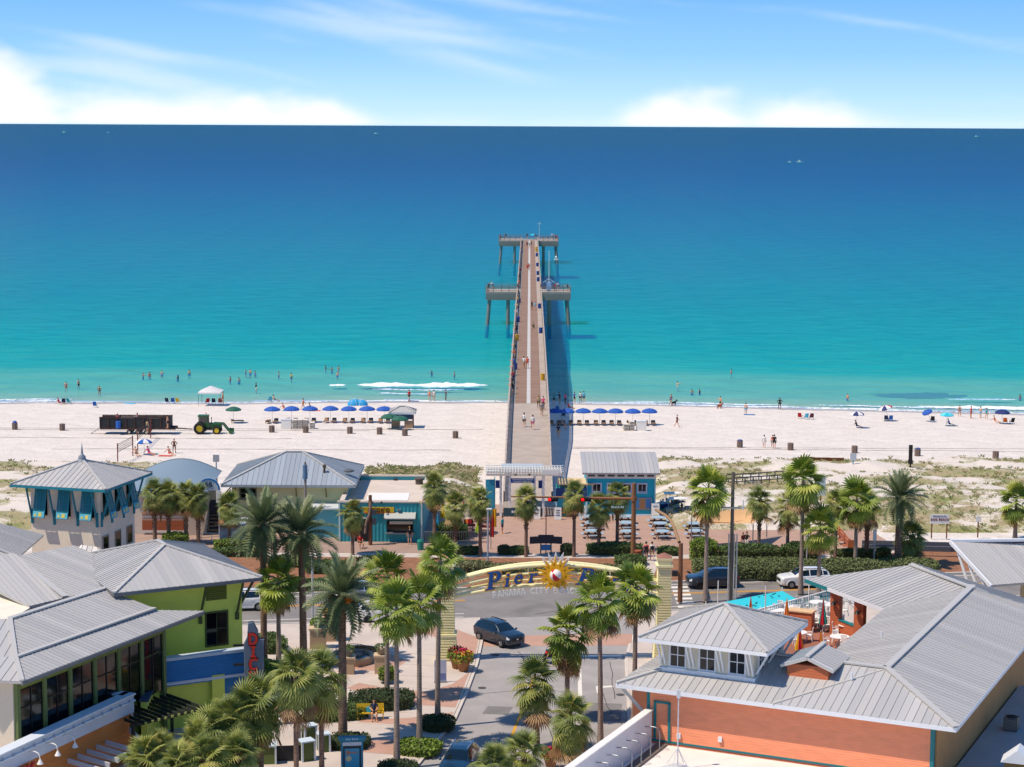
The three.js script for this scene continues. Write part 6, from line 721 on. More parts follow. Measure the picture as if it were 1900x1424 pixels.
{ const t = thing('banner_stand', 'white and blue printed banner stand on the walk beside the kerb', 'banner', [-5.2, 0, -143.6], 0.15); part(t, 'banner', bx(0.9, 1.65, 0.03, 0, 0.9, 0), mat(0xc9ccda, 0.6)); part(t, 'print', [bx(0.8, 0.5, 0.01, 0, 0.45, 0.02), bx(0.25, 0.3, 0.01, -0.25, 1.45, 0.02)], mat(0x7a86b4, 0.6)); part(t, 'foot', bx(0.95, 0.06, 0.3, 0, 0.04, 0), steel); }
function planter(label, px, z, potM, flowers, s = 1, h = 0.8) { const t = thing('planter', label, 'planter', [px, 0, z]); part(t, 'pot', new THREE.LatheGeometry([[0.01, 0], [0.3, 0], [0.42, 0.5], [0.52, 0.72], [0.52, 0.78], [0.44, 0.78], [0.42, 0.7], [0.01, 0.68]].map(([r, y]) => new THREE.Vector2(r * s, y * s * h / 0.8)), 16), potM); flowers.forEach((m, k) => { const f = part(t, k ? 'flowers' : 'leaves', leafShell((1.3 - 0.1 * k) * s, (0.75 + 0.12 * k) * s, (1.3 - 0.1 * k) * s, k ? 160 : 420, 0.09 * s, 2).translate(0, 0.6 * s, 0), m); f.userData.kind = 'stuff'; }); return t; }
const potM = mat(0x9a6a44, 0.8), pinkF = mat(0xc01a4a, 0.7), yellowF = mat(0xd8b422, 0.7), purpleL = mat(0x4a1826, 0.7), greenF = shrubM[2], stonePot = mat(0xb09a80, 0.9);
planter('terracotta planter with pink and dark red flowers at the arch foot', -4.08, -147.6, potM, [greenF, pinkF, purpleL], 1.15); planter('terracotta planter with yellow and orange flowers nearest the kerb', -3.57, -146.8, potM, [greenF, yellowF, pinkF], 1.15);
planter('planter of red flowers in the street median', 2.61, -124, potM, [greenF, pinkF], 1.0);
{ const st = stucco(0xb89c7e); const block = (label, px, py, z, w, h, d, turn, plant) => { const t = thing('stone_pier', label, 'planter', [px, 0, z], turn); part(t, 'block', wallBox(w, h, d, 0, h / 2, 0), st); part(t, 'cap', bx(w + 0.16, 0.14, d + 0.16, 0, h + 0.07, 0), mat(0xc9b296, 0.9)); if (plant) { part(t, 'bowl', cy(0.28, 0.42, 0.4, 0, h + 0.14, 0, 12), mat(plant[1], 0.8)); const f = part(t, 'leaves', leafShell(1.0, 0.6, 1.0, 260, 0.08, 2).translate(0, h + 0.4, 0), plant[0]); f.userData.kind = 'stuff'; } };
  block('stone pier with a red bowl of flowers by the road', -14.61, 0, -155.6, 1.3, 1.7, 0.9, 0.1, [yellowF, 0x9a2430]); block('stone pier with a green bowl near the ringed palm', -15.22, 0, -153.4, 1.3, 1.5, 0.9, 0.1, [greenF, 0x6c7a64]); block('stone pier below the fruiting palm crown', -12.27, 0, -146, 1.0, 1.2, 0.8, 0, [shrubM[0], 0x7a7468]); block('stone pier with a bowl beside the round bush', -9.73, 0, -146.2, 1.0, 1.3, 0.8, 0, [shrubM[0], 0xa08c74]);
  const f = thing('fountain', 'round stone fountain with rocks and a curved back wall', 'fountain', [-12.25, 0, -149.4]); part(f, 'basin', new THREE.LatheGeometry([[1.45, 0], [1.75, 0], [1.75, 0.55], [1.45, 0.55], [1.45, 0.25], [0, 0.2]].map(([a, b]) => new THREE.Vector2(a, b)), 28), st); for (let k = 0; k < 16; k++) part(f, 'rock', new THREE.DodecahedronGeometry(rr(0.16, 0.34), 0).scale(1.2, 0.7, 1).translate(rr(-0.8, 0.8), rr(0.2, 0.6), rr(-0.7, 0.7)), mat([0x8a8078, 0x756d66, 0xa09488][k % 3], 0.9)); part(f, 'water', new THREE.CircleGeometry(1.44, 24).rotateX(-Math.PI / 2).translate(0, 0.36, 0), mat(0x4a6a70, 0.08)); part(f, 'railing', [new THREE.TorusGeometry(1.2, 0.025, 6, 24).rotateX(Math.PI / 2).translate(0, 1.05, 0), ...Array.from({ length: 10 }, (_, k) => cy(0.02, 0.02, 0.6, Math.cos(k * 0.628) * 1.2, 0.45, Math.sin(k * 0.628) * 1.2, 5))], mat(0x4a3c34, 0.6)); part(f, 'back_wall', [new THREE.CylinderGeometry(2.5, 2.5, 0.75, 20, 1, true, 2.5, 1.2).translate(0.4, 0.38, 0.5), new THREE.RingGeometry(2.25, 2.5, 20, 1, 0.93, 1.2).rotateX(-Math.PI / 2).translate(0.4, 0.76, 0.5)], st); }

// ---- plaza furniture -------------------------------------------------------------------------------------
{ const top = mat(0x9fb4c0, 0.55), leg = mat(0x4b2a24, 0.8), build = (label, x, z, turn) => { const t = thing('picnic_table', label, 'picnic table', [x, 0.02, z], turn, 'picnic tables on the brick plaza'); part(t, 'table_top', new THREE.CylinderGeometry(0.78, 0.78, 0.06, 8).rotateY(0.39).translate(0, 0.75, 0), top); for (const s of [-1, 1]) { part(t, 'bench', bx(0.95, 0.05, 0.27, 0, 0.45, s * 1.0), top); part(t, 'bench', bx(0.27, 0.05, 0.95, s * 1.0, 0.45, 0), top); } for (const s of [-1, 1]) part(t, 'leg_frame', [beam([s * 0.5, 0, 0.5], [s * 0.3, 0.72, 0.3], 0.08, 0.06), beam([s * 0.5, 0, -0.5], [s * 0.3, 0.72, -0.3], 0.08, 0.06), beam([s * 0.3, 0.42, -1.0], [s * 0.3, 0.42, 1.0], 0.06, 0.08), beam([-1.0, 0.4, s * 0.25], [1.0, 0.4, s * 0.25], 0.06, 0.08)], leg); return t; };
  const cols = [[1098, 'in the row beside the ticket booth', [972, 986, 1000]], [1161, 'in the row behind the signal pole', [972, 986, 1000]], [1222, 'in the row before the golf carts', [972, 986, 1000]], [1284, 'in the row beside the shade sail', [972, 986, 1000]]];
  const spots = [[[8.23, -203.33], [8.21, -200], [8.11, -195.98]], [[11.82, -203.41], [11.74, -200.08], [11.61, -195.8]], [[15.19, -202.93], [15.2, -199.89], [15.12, -195.88]], [[18.77, -203.58], [18.67, -199.97], [18.49, -196.22]]];
  let first; spots.forEach((row, r) => row.forEach(([x, z], k) => { const lb = 'blue grey picnic table ' + cols[r][1]; if (!first) first = build(lb, x, z, 0.04); else copy(first, [x, 0.02, z], 0.04 + 0.03 * (k - 1), lb); })); }
// dining terrace of the salmon restaurant: tables, chairs, folded parasols
{ const wt = mat(0xe9e7e4, 0.5), base = 3.02; const tableAt = (label, x, z) => { const t = thing('dining_table', label, 'table', [x, base, z], rr(0, 3), 'white tables on the dining terrace'); part(t, 'table_top', cy(0.72, 0.72, 0.05, 0, 0.7, 0, 22), wt); part(t, 'pedestal', [cy(0.05, 0.05, 0.7, 0, 0, 0, 8), cy(0.35, 0.1, 0.06, 0, 0, 0, 12)], wt); return t; };
  const chair = thing('terrace_chair', 'white slatted chair at a round terrace table', 'chair', [0, 0, 0], 0, 'white chairs on the dining terrace'); part(chair, 'seat', bx(0.46, 0.05, 0.44, 0, 0.43, 0), wt); for (let k = 0; k < 5; k++) part(chair, 'back_slat', bx(0.07, 0.5, 0.03, -0.18 + k * 0.09, 0.72, -0.22, 0, -0.12), wt); part(chair, 'back_rail', bx(0.46, 0.07, 0.04, 0, 0.97, -0.25), wt); for (const [a, b] of [[-1, 1], [1, 1], [1, -1], [-1, -1]]) part(chair, 'leg', beam([a * 0.24, 0, b * 0.24], [a * 0.19, 0.43, b * 0.16], 0.05, 0.05), wt); for (const s of [-1, 1]) part(chair, 'armrest', beam([s * 0.23, 0.64, -0.22], [s * 0.23, 0.64, 0.22], 0.06, 0.04), wt);
  let used = false; const spots = [[24.26, -153.86, 4], [25.27, -153.01, 3], [21.7, -152.59, 4], [24.18, -148.76, 4], [21.3, -144.38, 3], [25.4, -146.67, 4], [27.55, -155.17, 3], [22.81, -149.23, 4], [24.23, -143.2, 4], [20.59, -151.2, 3]];
  const near = ['beside the red and teal parasol', 'by the pavilion column', 'beside the orange parasol', 'in the middle of the terrace', 'behind the cupola roof', 'against the pavilion low wall', 'inside the pavilion', 'before the yellow and red parasol', 'beside the teal and orange parasol', 'at the road side railing'];
  spots.forEach(([x, z, n], i) => { tableAt('round white table ' + near[i], x, z); for (let k = 0; k < n; k++) { const a = k * 6.283 / n + i, p = [x + Math.sin(a) * 1.0, base, z + Math.cos(a) * 1.0], lb = 'white slatted chair at the table ' + near[i]; if (!used) { chair.position.set(...p); chair.rotation.y = a + Math.PI; chair.userData.label = lb; used = true; } else copy(chair, p, a + Math.PI, lb); } });
  const folded = (label, x, y, z, cols, h = 2.0, group) => { const t = thing('folded_parasol', label, 'parasol', [x, y, z], rr(0, 3), group); part(t, 'pole', cy(0.03, 0.03, 0.5 + h, 0, 0, 0, 8), white); const N = 8; for (let k = 0; k < N; k++) { const pos = [], a0 = k * 6.2832 / N, a1 = (k + 1) * 6.2832 / N, am = (a0 + a1) / 2, R = [[0.02, h + 0.55], [0.15, h * 0.75], [0.26, h * 0.5], [0.3, 0.62]]; for (let i = 0; i < 3; i++) { const [r, yy] = R[i], [q, y2] = R[i + 1], f = (a, rad, Y, m) => [Math.cos(a) * rad * m, Y, Math.sin(a) * rad * m]; const A = f(a0, r, yy, 0.72), B = f(am, r, yy, 1.1), C = f(a1, r, yy, 0.72), D2 = f(a0, q, y2, 0.72), E = f(am, q, y2, 1.1), F = f(a1, q, y2, 0.72); pos.push(...A, ...D2, ...E, ...A, ...E, ...B, ...B, ...E, ...F, ...B, ...F, ...C); } part(t, 'canopy_panel', raw(pos), cols[k % cols.length]); } return t; };
  const red = mat(0xb81830, 0.8), tealC = mat(0x158a80, 0.8), org = mat(0xd8801c, 0.8), yel = mat(0xe0b41c, 0.8), tan = mat(0xcc9a5a, 0.8), lime = mat(0x9ab81c, 0.8), aqua = mat(0x1fa5c8, 0.8);
  folded('folded red parasol with tan stripes by the awning corner', 18.22, 3.02, -148, [red, red, tan]); folded('folded orange parasol beside the brick pier on the terrace', 20.74, 3.02, -146.4, [org, org, red], 2.3); folded('folded red and teal parasol near the pavilion', 23.63, 3.02, -147.3, [red, red, tealC, tealC], 2.1); folded('folded yellow and red parasol behind the cupola roof', 20.74, 3.02, -139.6, [yel, yel, red, red], 2.1); folded('folded orange and brown parasol in the middle of the terrace', 21.76, 3.02, -136.4, [org, red, tan, yel], 2.4); folded('folded teal and orange parasol at the roof eave', 22.83, 3.02, -136, [tealC, tealC, org, red], 1.7); folded('small folded orange parasol behind the railing', 19.04, 3.02, -145.8, [org], 1.1);
  folded('folded yellow parasol behind the shack patio palms', -7.08, 0, -203, [yel], 2.1); folded('folded red parasol at the back of the shack patio', -4.96, 0, -203, [red], 1.9); folded('folded lime parasol at the back of the shack patio', -4.26, 0, -204, [lime], 2.2); folded('folded blue parasol behind the patio fence', -7.34, 0, -195.2, [aqua], 2.0); folded('folded bright red parasol in front of the thatched parasol', -4.16, 0, -199.4, [red], 2.2); folded('folded lime parasol beside the patio gate', -3.32, 0, -195.4, [lime], 1.8); folded('folded orange parasol beside the bright red one', -4.57, 0, -200.6, [org], 1.8);
  // thatched parasol, patio tables, fence
  const th = thing('thatched_parasol', 'grey thatched parasol on the patio beside the turquoise shack', 'parasol', [-4.71, 0, -197.2]); part(th, 'pole', cy(0.07, 0.07, 2.4, 0, 0, 0), woodPole); for (let k = 0; k < 5; k++) part(th, 'thatch_ring', new THREE.CylinderGeometry(0.15 + k * 0.27, 0.55 + k * 0.27, 0.24, 20, 1, true).translate(0, 2.75 - k * 0.17, 0), mat([0xb4a798, 0x8a7f74][k % 2], 0.95));
  for (const [x, z, lb] of [[-4.41, -198.62, 'brown patio table under the thatched parasol'], [-2.73, -203.63, 'brown patio table by the pier pergola'], [-2.49, -198.12, 'brown patio table beside the patio gate']]) { const t = thing('patio_table', lb, 'table', [x, 0.02, z]); const m = mat(0x8a4030, 0.8); part(t, 'table_top', bx(1.5, 0.07, 0.9, 0, 0.74, 0), m); for (const s of [-1, 1]) { part(t, 'bench', bx(1.5, 0.06, 0.3, 0, 0.45, s * 0.75), m); part(t, 'leg_frame', [beam([s * 0.5, 0, 0.45], [s * 0.5, 0.72, 0.2], 0.08, 0.06), beam([s * 0.5, 0, -0.45], [s * 0.5, 0.72, -0.2], 0.08, 0.06)], m); } }
  const fence = thing('patio_fence', 'grey metal picket fence along the front of the shack patio', 'fence', [0, 0, -193.4]); { const x0 = -8.66, x1 = -2.32, L = x1 - x0; part(fence, 'rail', bx(L, 0.06, 0.06, (x0 + x1) / 2, 1.1, 0), steel); part(fence, 'rail', bx(L, 0.06, 0.06, (x0 + x1) / 2, 0.12, 0), steel); for (let x = x0; x <= x1; x += 0.22) part(fence, 'picket', bx(0.035, 1.0, 0.035, x, 0.6, 0), steel); }
  // terrace railing, brick piers and turquoise awning toward the road
  const rl = thing('terrace_railing', 'white topped turquoise railing on the road side of the terrace', 'railing'); { const a = [18.5, 3, -149.48], b = [25.9, 3, -156.94]; part(rl, 'top_rail', beam([a[0], 4.05, a[2]], [b[0], 4.05, b[2]], 0.12, 0.08), white); for (let k = 0; k <= 44; k++) { const t = k / 44; part(rl, 'picket', bx(0.05, 0.95, 0.05, lerp(a[0], b[0], t), 3.52, lerp(a[2], b[2], t)), mat(0x2fb4c4, 0.6)); } }
  const pierB = (label, x, z, w, h) => { const t = thing('brick_pier', label, 'pier block', [x, 3, z], deg(-25)); part(t, 'body', wallBox(w, h, 0.9, 0, h / 2, 0), brickOrange); part(t, 'cap', bx(w + 0.14, 0.1, 1.05, 0, h + 0.05, 0), mat(0xd8b48a, 0.8)); }; pierB('wide brown boarded pier on the terrace edge', 22.04, -147.8, 1.9, 1.5); pierB('small brown boarded pier beside the tan striped parasol', 18.79, -149, 1.5, 0.9);
  const aw = thing('terrace_awning', 'bright turquoise awning sheet slung beside the terrace on white poles', 'awning'); { const c = [[15.41, 3.4, -154.01], [18.4, 3.6, -151.16], [22.77, 3.6, -155.5], [22.2, 3.3, -159.53]]; const pos = []; const q = (i) => pos.push(...c[i]), w = (i) => pos.push(c[i][0], c[i][1] - 0.08, c[i][2]); q(0); q(1); q(2); q(0); q(2); q(3); w(0); w(2); w(1); w(0); w(3); w(2); for (const [i, j] of [[0, 1], [1, 2], [2, 3], [3, 0]]) { q(i); w(i); w(j); q(i); w(j); q(j); } part(aw, 'sheet', raw(pos), mat(0x2ec4cf, 0.6)); c.forEach((p) => part(aw, 'pole', rod([p[0], 0, p[2]], [p[0], p[1] + 0.3, p[2]], 0.04), white)); for (let k = 0; k < 14; k++) { const u = rr(0.12, 0.88), v = rr(0.12, 0.88), p = [0, 1, 2].map((d) => lerp(lerp(c[0][d], c[1][d], u), lerp(c[3][d], c[2][d], u), v)); part(aw, 'fastener', bx(0.16, 0.05, 0.16, p[0], p[1] + 0.03, p[2]), black); } }
  for (const [x, lb] of [[15.99, 'thin white pole at the awning corner by the cupola'], [19.41, 'thin white pole between awning and railing'], [23.02, 'thin white pole beside the pavilion eave']]) solo('awning_pole', cy(0.045, 0.045, 6.2, 0, 0, 0, 8), white, lb, 'pole', [x, 0, x < 17 ? -150.5 : x < 20 ? -148.6 : -150.6]);
}
// shade sail, map stand, ramp, retaining wall, utility enclosure, far rails
{ const t = thing('shade_sail', 'tan triangular shade sail over the right end of the brick plaza', 'canopy'); const c = [[17.73, 3.3, -192.54], [25.66, 3.2, -196.6], [23.57, 2.6, -190.81], [18.42, 2.5, -190.65]], g = new THREE.PlaneGeometry(1, 1, 12, 8), p = g.attributes.position; for (let i = 0; i < p.count; i++) { const u = p.getX(i) + 0.5, v = 0.5 - p.getY(i), q = [0, 1, 2].map((k) => lerp(lerp(c[0][k], c[1][k], u), lerp(c[3][k], c[2][k], u), v)); p.setXYZ(i, q[0], q[1] - 0.5 * Math.sin(Math.PI * u) * Math.sin(Math.PI * v), q[2] + 1.2 * Math.sin(Math.PI * u) * (v > 0.5 ? -0.25 : 0.3)); } g.computeVertexNormals(); part(t, 'sail', g, mat(0xd8ab78, 0.8)); c.forEach((q) => part(t, 'mast', rod([q[0], 0, q[2]], q, 0.06), steel)); }
{ const t = thing('map_stand', 'dark three panel map stand on a post at the plaza edge', 'sign', [3.34, 0, -188.2]); part(t, 'panel', bx(1.5, 0.85, 0.06, 0, 1.5, 0), mat(0x1d2c3c, 0.5)); part(t, 'panel', bx(0.85, 0.7, 0.06, -1.15, 1.42, 0.1, 0.25), mat(0x1d2c3c, 0.5)); part(t, 'panel', bx(0.85, 0.7, 0.06, 1.15, 1.42, 0.1, -0.25), mat(0x1d2c3c, 0.5)); part(t, 'post', [bx(0.12, 1.6, 0.1, -0.5, 0.8, -0.06), bx(0.12, 1.6, 0.1, 0.5, 0.8, -0.06)], mat(0x3a5a5a, 0.6)); part(t, 'pole', cy(0.05, 0.05, 4.6, 0, 0, -0.15), woodPole); part(t, 'leaflet_box', bx(0.9, 0.5, 0.3, 0, 0.7, 0.1), mat(0x3c7fb4, 0.6)); }
{ const t = thing('timber_ramp', 'brown timber ramp rail with slatted seats beside the plaza palms', 'ramp'), m = mat(0xa45a34, 0.85), a = [32.78, 0.3, -204.4], b = [33.02, 0.2, -190.74]; for (const h of [0.35, 0.65, 0.95]) part(t, 'rail', beam([a[0], h + 0.3, a[2]], [b[0], h, b[2]], 0.07, 0.16), m); for (let k = 0; k < 6; k++) { const f = k / 5; part(t, 'post', bx(0.12, 1.1, 0.12, lerp(a[0], b[0], f), 0.6, lerp(a[2], b[2], f)), m); part(t, 'seat_slat', bx(0.5, 0.06, 0.9, lerp(a[0], b[0], f) - 0.45, 0.5, lerp(a[2], b[2], f)), m); } part(t, 'end_panel', bx(0.9, 1.1, 0.1, b[0] + 0.2, 0.55, b[2] + 0.4), m); }
solo('retaining_wall', [beam([34.28, 0.45, -191.1], [42.79, 0.45, -190.29], 0.25, 0.95), beam([33.86, 0.95, -188.74], [42.26, 0.95, -187.94], 0.34, 0.08), beam([42.79, 0.45, -190.29], [55.9, 0.45, -193.11], 0.25, 0.95), beam([42.26, 0.95, -187.94], [55.21, 0.95, -190.73], 0.34, 0.08)], mat(0x4f5560, 0.85), 'long low dark grey retaining wall at the foot of the dune', 'wall');
{ const t = thing('dune_walkover', 'grey boardwalk with low rails crossing the dune behind the palms', 'boardwalk'), m = mat(0x84807e, 0.9), a = [24.58, 0.5, -223.49], b = [32.35, 0.5, -226.47], c = [43.81, 0.2, -231.31]; part(t, 'deck', [beam(a, b, 2.2, 0.12)], m); for (const [p, q] of [[a, b]]) for (const h of [0.5, 0.95]) for (const s of [-1, 1]) part(t, 'rail', beam([p[0], p[1] + h, p[2] + s * 1.1], [q[0], q[1] + h, q[2] + s * 1.1], 0.08, 0.1), mat(0x5c5856, 0.9)); for (let k = 0; k <= 8; k++) { const f = k / 8; for (const s of [-1, 1]) part(t, 'post', bx(0.12, 1.3, 0.12, lerp(a[0], b[0], f), 0.8, lerp(a[2], b[2], f) + s * 1.1), mat(0x5c5856, 0.9)); } }
plate('access_arch_sign', 'tall oval white and blue beach access sign half behind a palm', 33.42, -211.85, 0.9, 2.2, 2.6, mat(0xc9d2dc, 0.6), null, { posts: [0] });
{ const t = thing('utility_enclosure', 'grey louvred utility enclosure with white tanks beside the bath house', 'enclosure', [-27.6, 0, -194]); const m = mat(0xaab4c0, 0.6); part(t, 'cabinet', [bx(2.4, 1.5, 1.4, 0, 0.75, 0)], m); for (let k = 0; k < 7; k++) part(t, 'louvre', bx(2.2, 0.08, 0.06, 0, 0.3 + k * 0.17, 0.73, 0, 0.5), mat(0xc6ced6, 0.6)); part(t, 'roof', bx(2.8, 0.12, 1.8, 0, 1.9, 0, 0, 0.2), mat(0xc0c4c8, 0.6)); part(t, 'rail', [bx(7, 0.05, 0.05, 0.6, 1.0, 1.3), bx(7, 0.05, 0.05, 0.6, 0.2, 1.3)], mat(0x9cc0cc, 0.5)); for (let k = 0; k < 8; k++) part(t, 'fence_post', cy(0.03, 0.03, 1.05, -2.9 + k, 0, 1.3, 6), mat(0x9cc0cc, 0.5)); }
solo('litter_bin', [cy(0.3, 0.34, 0.85, 0, 0, 0, 14), cy(0.36, 0.3, 0.14, 0, 0.85, 0, 14), cy(0.2, 0.2, 0.06, 0, 0.98, 0, 12)], mat(0x17806e, 0.6), 'teal litter bin on the walk below the turquoise shack', 'bin', [-8.82, 0, -190]); solo('litter_bin', [bx(1.0, 0.9, 0.8, 0, 0.45, 0), bx(1.06, 0.12, 0.86, 0, 0.95, 0, 0, 0.12)], mat(0x1d3a40, 0.6), 'dark green wheeled bin beside the yellow green hedge', 'bin', [-25.63, 0, -192]); solo('litter_bin', [cy(0.3, 0.32, 0.95, 0, 0, 0, 12), cy(0.36, 0.34, 0.1, 0, 0.95, 0, 12)], mat(0x9a5230, 0.8), 'round brown litter bin beside the signal pole', 'bin', [12.04, 0, -185.4]);

// ---- people -----------------------------------------------------------------------------------------------
const skins = [0xd9a07c, 0xc08560, 0x8a5a3c, 0xe0b090].map((c) => mat(c, 0.6)), hairs = [0x2a1c14, 0x4a2f1c, 0x8a6a3c, 0x141210].map((c) => mat(c, 0.8));
const cloth = {}; for (const [k, c] of Object.entries({ white: 0xe4e2de, red: 0xb81c22, navy: 0x1c2a4c, black: 0x16171b, blue: 0x1f5fae, teal: 0x1f9aa5, pink: 0xd8527a, grey: 0x7d8085, olive: 0x5c6040, yellow: 0xdab41e, orange: 0xd8661e, tan: 0xb59a72, aqua: 0x4fb6d4, coral: 0xdb5a4a, maroon: 0x5e1f2a })) cloth[k] = mat(c, 0.85);
function poseBones(p) {
  const lean = p.lean || 0, B = [], hip = V(0, 0.92, 0), tor = (y, z = 0) => V(0, hip.y + y * Math.cos(lean) - z * Math.sin(lean), y * Math.sin(lean) + z * Math.cos(lean));
  const chest = tor(0.38), neck = tor(0.55), head = tor(0.70, 0.015 + (p.nod || 0)), crown = tor(0.755, 0.01);
  B.push(['pelvis', V(-0.075, 0.93, 0), V(0.075, 0.93, 0), 0.115, 0.115], ['torso', tor(0.04), chest, 0.125, 0.14], ['torso', V(-0.13, 0, 0).add(tor(0.46)), V(0.13, 0, 0).add(tor(0.46)), 0.075, 0.075], ['neck', tor(0.48), neck, 0.06, 0.052], ['head', head, crown, 0.088, 0.098], ['head', tor(0.64, 0.06), head, 0.045, 0.07]);
  const hands = [];
  for (const [s, L, A] of [[-1, p.legL || [0, 0], p.armL || [0.05, 0.12, 0.15]], [1, p.legR || [0, 0], p.armR || [0.05, 0.12, 0.15]]]) {
    const h = V(s * 0.1, 0.9, 0), o = L[2] || 0.05, a = L[0], kn = h.clone().add(V(s * Math.sin(o) * 0.43, -Math.cos(a) * 0.43, Math.sin(a) * 0.43)), b = a - L[1], an = kn.clone().add(V(0, -Math.cos(b) * 0.42, Math.sin(b) * 0.42)), f = b + Math.PI / 2 - (L[3] || 0), toe = an.clone().add(V(s * 0.03, -Math.cos(f) * 0.16 - 0.03, Math.sin(f) * 0.16));
    B.push(['thigh', h, kn, 0.092, 0.06], ['calf', kn, an, 0.062, 0.04], ['foot', an.clone().add(V(0, -0.04, 0)), toe, 0.042, 0.034]);
    const sh = V(s * 0.2, 0, 0).add(tor(0.46)), g = A[0] + lean, el = sh.clone().add(V(s * Math.sin(A[1]) * 0.29, -Math.cos(A[1]) * Math.cos(g) * 0.29, Math.cos(A[1]) * Math.sin(g) * 0.29)), g2 = g + A[2], ins = A[3] || 0, wr = el.clone().add(V(s * (Math.sin(A[1]) * 0.6 - ins) * 0.25, -Math.cos(g2) * 0.25 * Math.cos(ins), Math.sin(g2) * 0.25 * Math.cos(ins))), d = wr.clone().sub(el).normalize(), pa = wr.clone().addScaledVector(d, 0.08);
    B.push(['upper', sh, el, 0.055, 0.043], ['fore', el, wr, 0.044, 0.03], ['hand', wr, pa, 0.03, 0.034]); hands.push([pa, d, s]);
  }
  return { B, hands, head };
}
const segD = (p, a, b, ra, rb) => { const bx_ = b.x - a.x, by = b.y - a.y, bz = b.z - a.z, t = clamp(((p[0] - a.x) * bx_ + (p[1] - a.y) * by + (p[2] - a.z) * bz) / (bx_ * bx_ + by * by + bz * bz), 0, 1); return [Math.hypot(p[0] - a.x - bx_ * t, p[1] - a.y - by * t, p[2] - a.z - bz * t) - lerp(ra, rb, t), t]; };
function makePose(p) {
  const { B, hands, head } = poseBones(p), N = 76, mc = new MarchingCubes(N, new THREE.MeshBasicMaterial(), false, false, 40000), half = N / 2, lo = Math.min(...B.map((b) => Math.min(b[1].y, b[2].y))) - 0.05; mc.isolation = 0; const cyy = 0.86;
  for (let k = 0; k < N; k++) for (let j = 0; j < N; j++) for (let i = 0; i < N; i++) { const q = [(i - half) / half, (j - half) / half + cyy, (k - half) / half]; let d = 9; for (const b of B) { const e = segD(q, b[1], b[2], b[3], b[4])[0]; if (e > 0.4 && d > 0.4) { d = Math.min(d, e); continue; } const h = Math.max(0.035 - Math.abs(d - e), 0) / 0.035; d = Math.min(d, e) - h * h * 0.035 * 0.25; } mc.field[i + j * N + k * N * N] = -d; }
  mc.update(); const n = mc.count, P = mc.positionArray.slice(0, n * 3), pos = []; for (let i = 0; i < n * 3; i += 3) pos.push(P[i], P[i + 1] + cyy - lo, P[i + 2]);
  const sets = { shirt: [], tee: [], bikini: [], suit: [], shorts: [], trunks: [], hair: [] }, nrm = mc.normalArray, hd = head.y - lo;
  for (let i = 0; i < pos.length; i += 9) { const c = [0, 1, 2].map((k) => (pos[i + k] + pos[i + 3 + k] + pos[i + 6 + k]) / 3); let best = 9, bn = '', bt = 0; for (const b of B) { const [e, t] = segD([c[0], c[1] + lo, c[2]], b[1], b[2], b[3], b[4]); if (e < best) { best = e; bn = b[0]; bt = t; } }
    const put = (k, off) => { for (let v = 0; v < 9; v += 3) { const a = i + v; sets[k].push(pos[a] + nrm[a] * off, pos[a + 1] + nrm[a + 1] * off, pos[a + 2] + nrm[a + 2] * off); } };
    if (bn === 'torso' || (bn === 'upper' && bt < 0.75)) put('shirt', 0.016); if (bn === 'torso' && bt > 0.45 && bt < 0.95) put('bikini', 0.01); if (bn === 'torso' || bn === 'pelvis') put('suit', 0.011); if (bn === 'pelvis' || (bn === 'thigh' && bt < 0.62)) put('shorts', 0.018); if (bn === 'pelvis' || (bn === 'thigh' && bt < 0.12)) put('trunks', 0.012); if (bn === 'head' && (c[2] - head.z < 0.035 || c[1] > hd + 0.06) && c[1] > hd - 0.05) put('hair', 0.016); }
  const fing = []; for (const [pa, d, s] of hands) { const side = V(0, 0, 1).cross(d).normalize(); if (side.length() < 0.5) side.set(1, 0, 0); for (let k = 0; k < 4; k++) { const b0 = pa.clone().addScaledVector(side, (k - 1.5) * 0.02).addScaledVector(d, 0.02), l = [0.06, 0.072, 0.068, 0.05][k], m1 = b0.clone().addScaledVector(d, l * 0.55), e = m1.clone().addScaledVector(d, l * 0.35).add(V(0, 0, l * 0.3)); fing.push(rod(b0, m1, 0.009, 0.008, 5), rod(m1, e, 0.008, 0.007, 5)); } const t0 = pa.clone().addScaledVector(side, -s * 0.035).addScaledVector(d, -0.03), t1 = t0.clone().addScaledVector(side, -s * 0.025).addScaledVector(d, 0.035); fing.push(rod(t0, t1, 0.011, 0.009, 5)); }
  const face = [ball(0.016, 0, head.y + 0.0, head.z + 0.1, 0.8, 1.4, 1.2, 6), ball(0.02, -0.093, head.y, head.z, 0.5, 1.3, 1, 6), ball(0.02, 0.093, head.y, head.z, 0.5, 1.3, 1, 6)];
  const body = join([raw(pos), ...fing.map((g) => g.translate(0, -lo, 0)), ...face.map((g) => g.translate(0, -lo, 0))]); const eyes = join([ball(0.011, -0.035, hd + 0.025, head.z + 0.088, 1, 1, 0.6, 6), ball(0.011, 0.035, hd + 0.025, head.z + 0.088, 1, 1, 0.6, 6)]);
  const out = { body, eyes }; for (const k in sets) if (sets[k].length) out[k] = raw(sets[k]); return out;
}
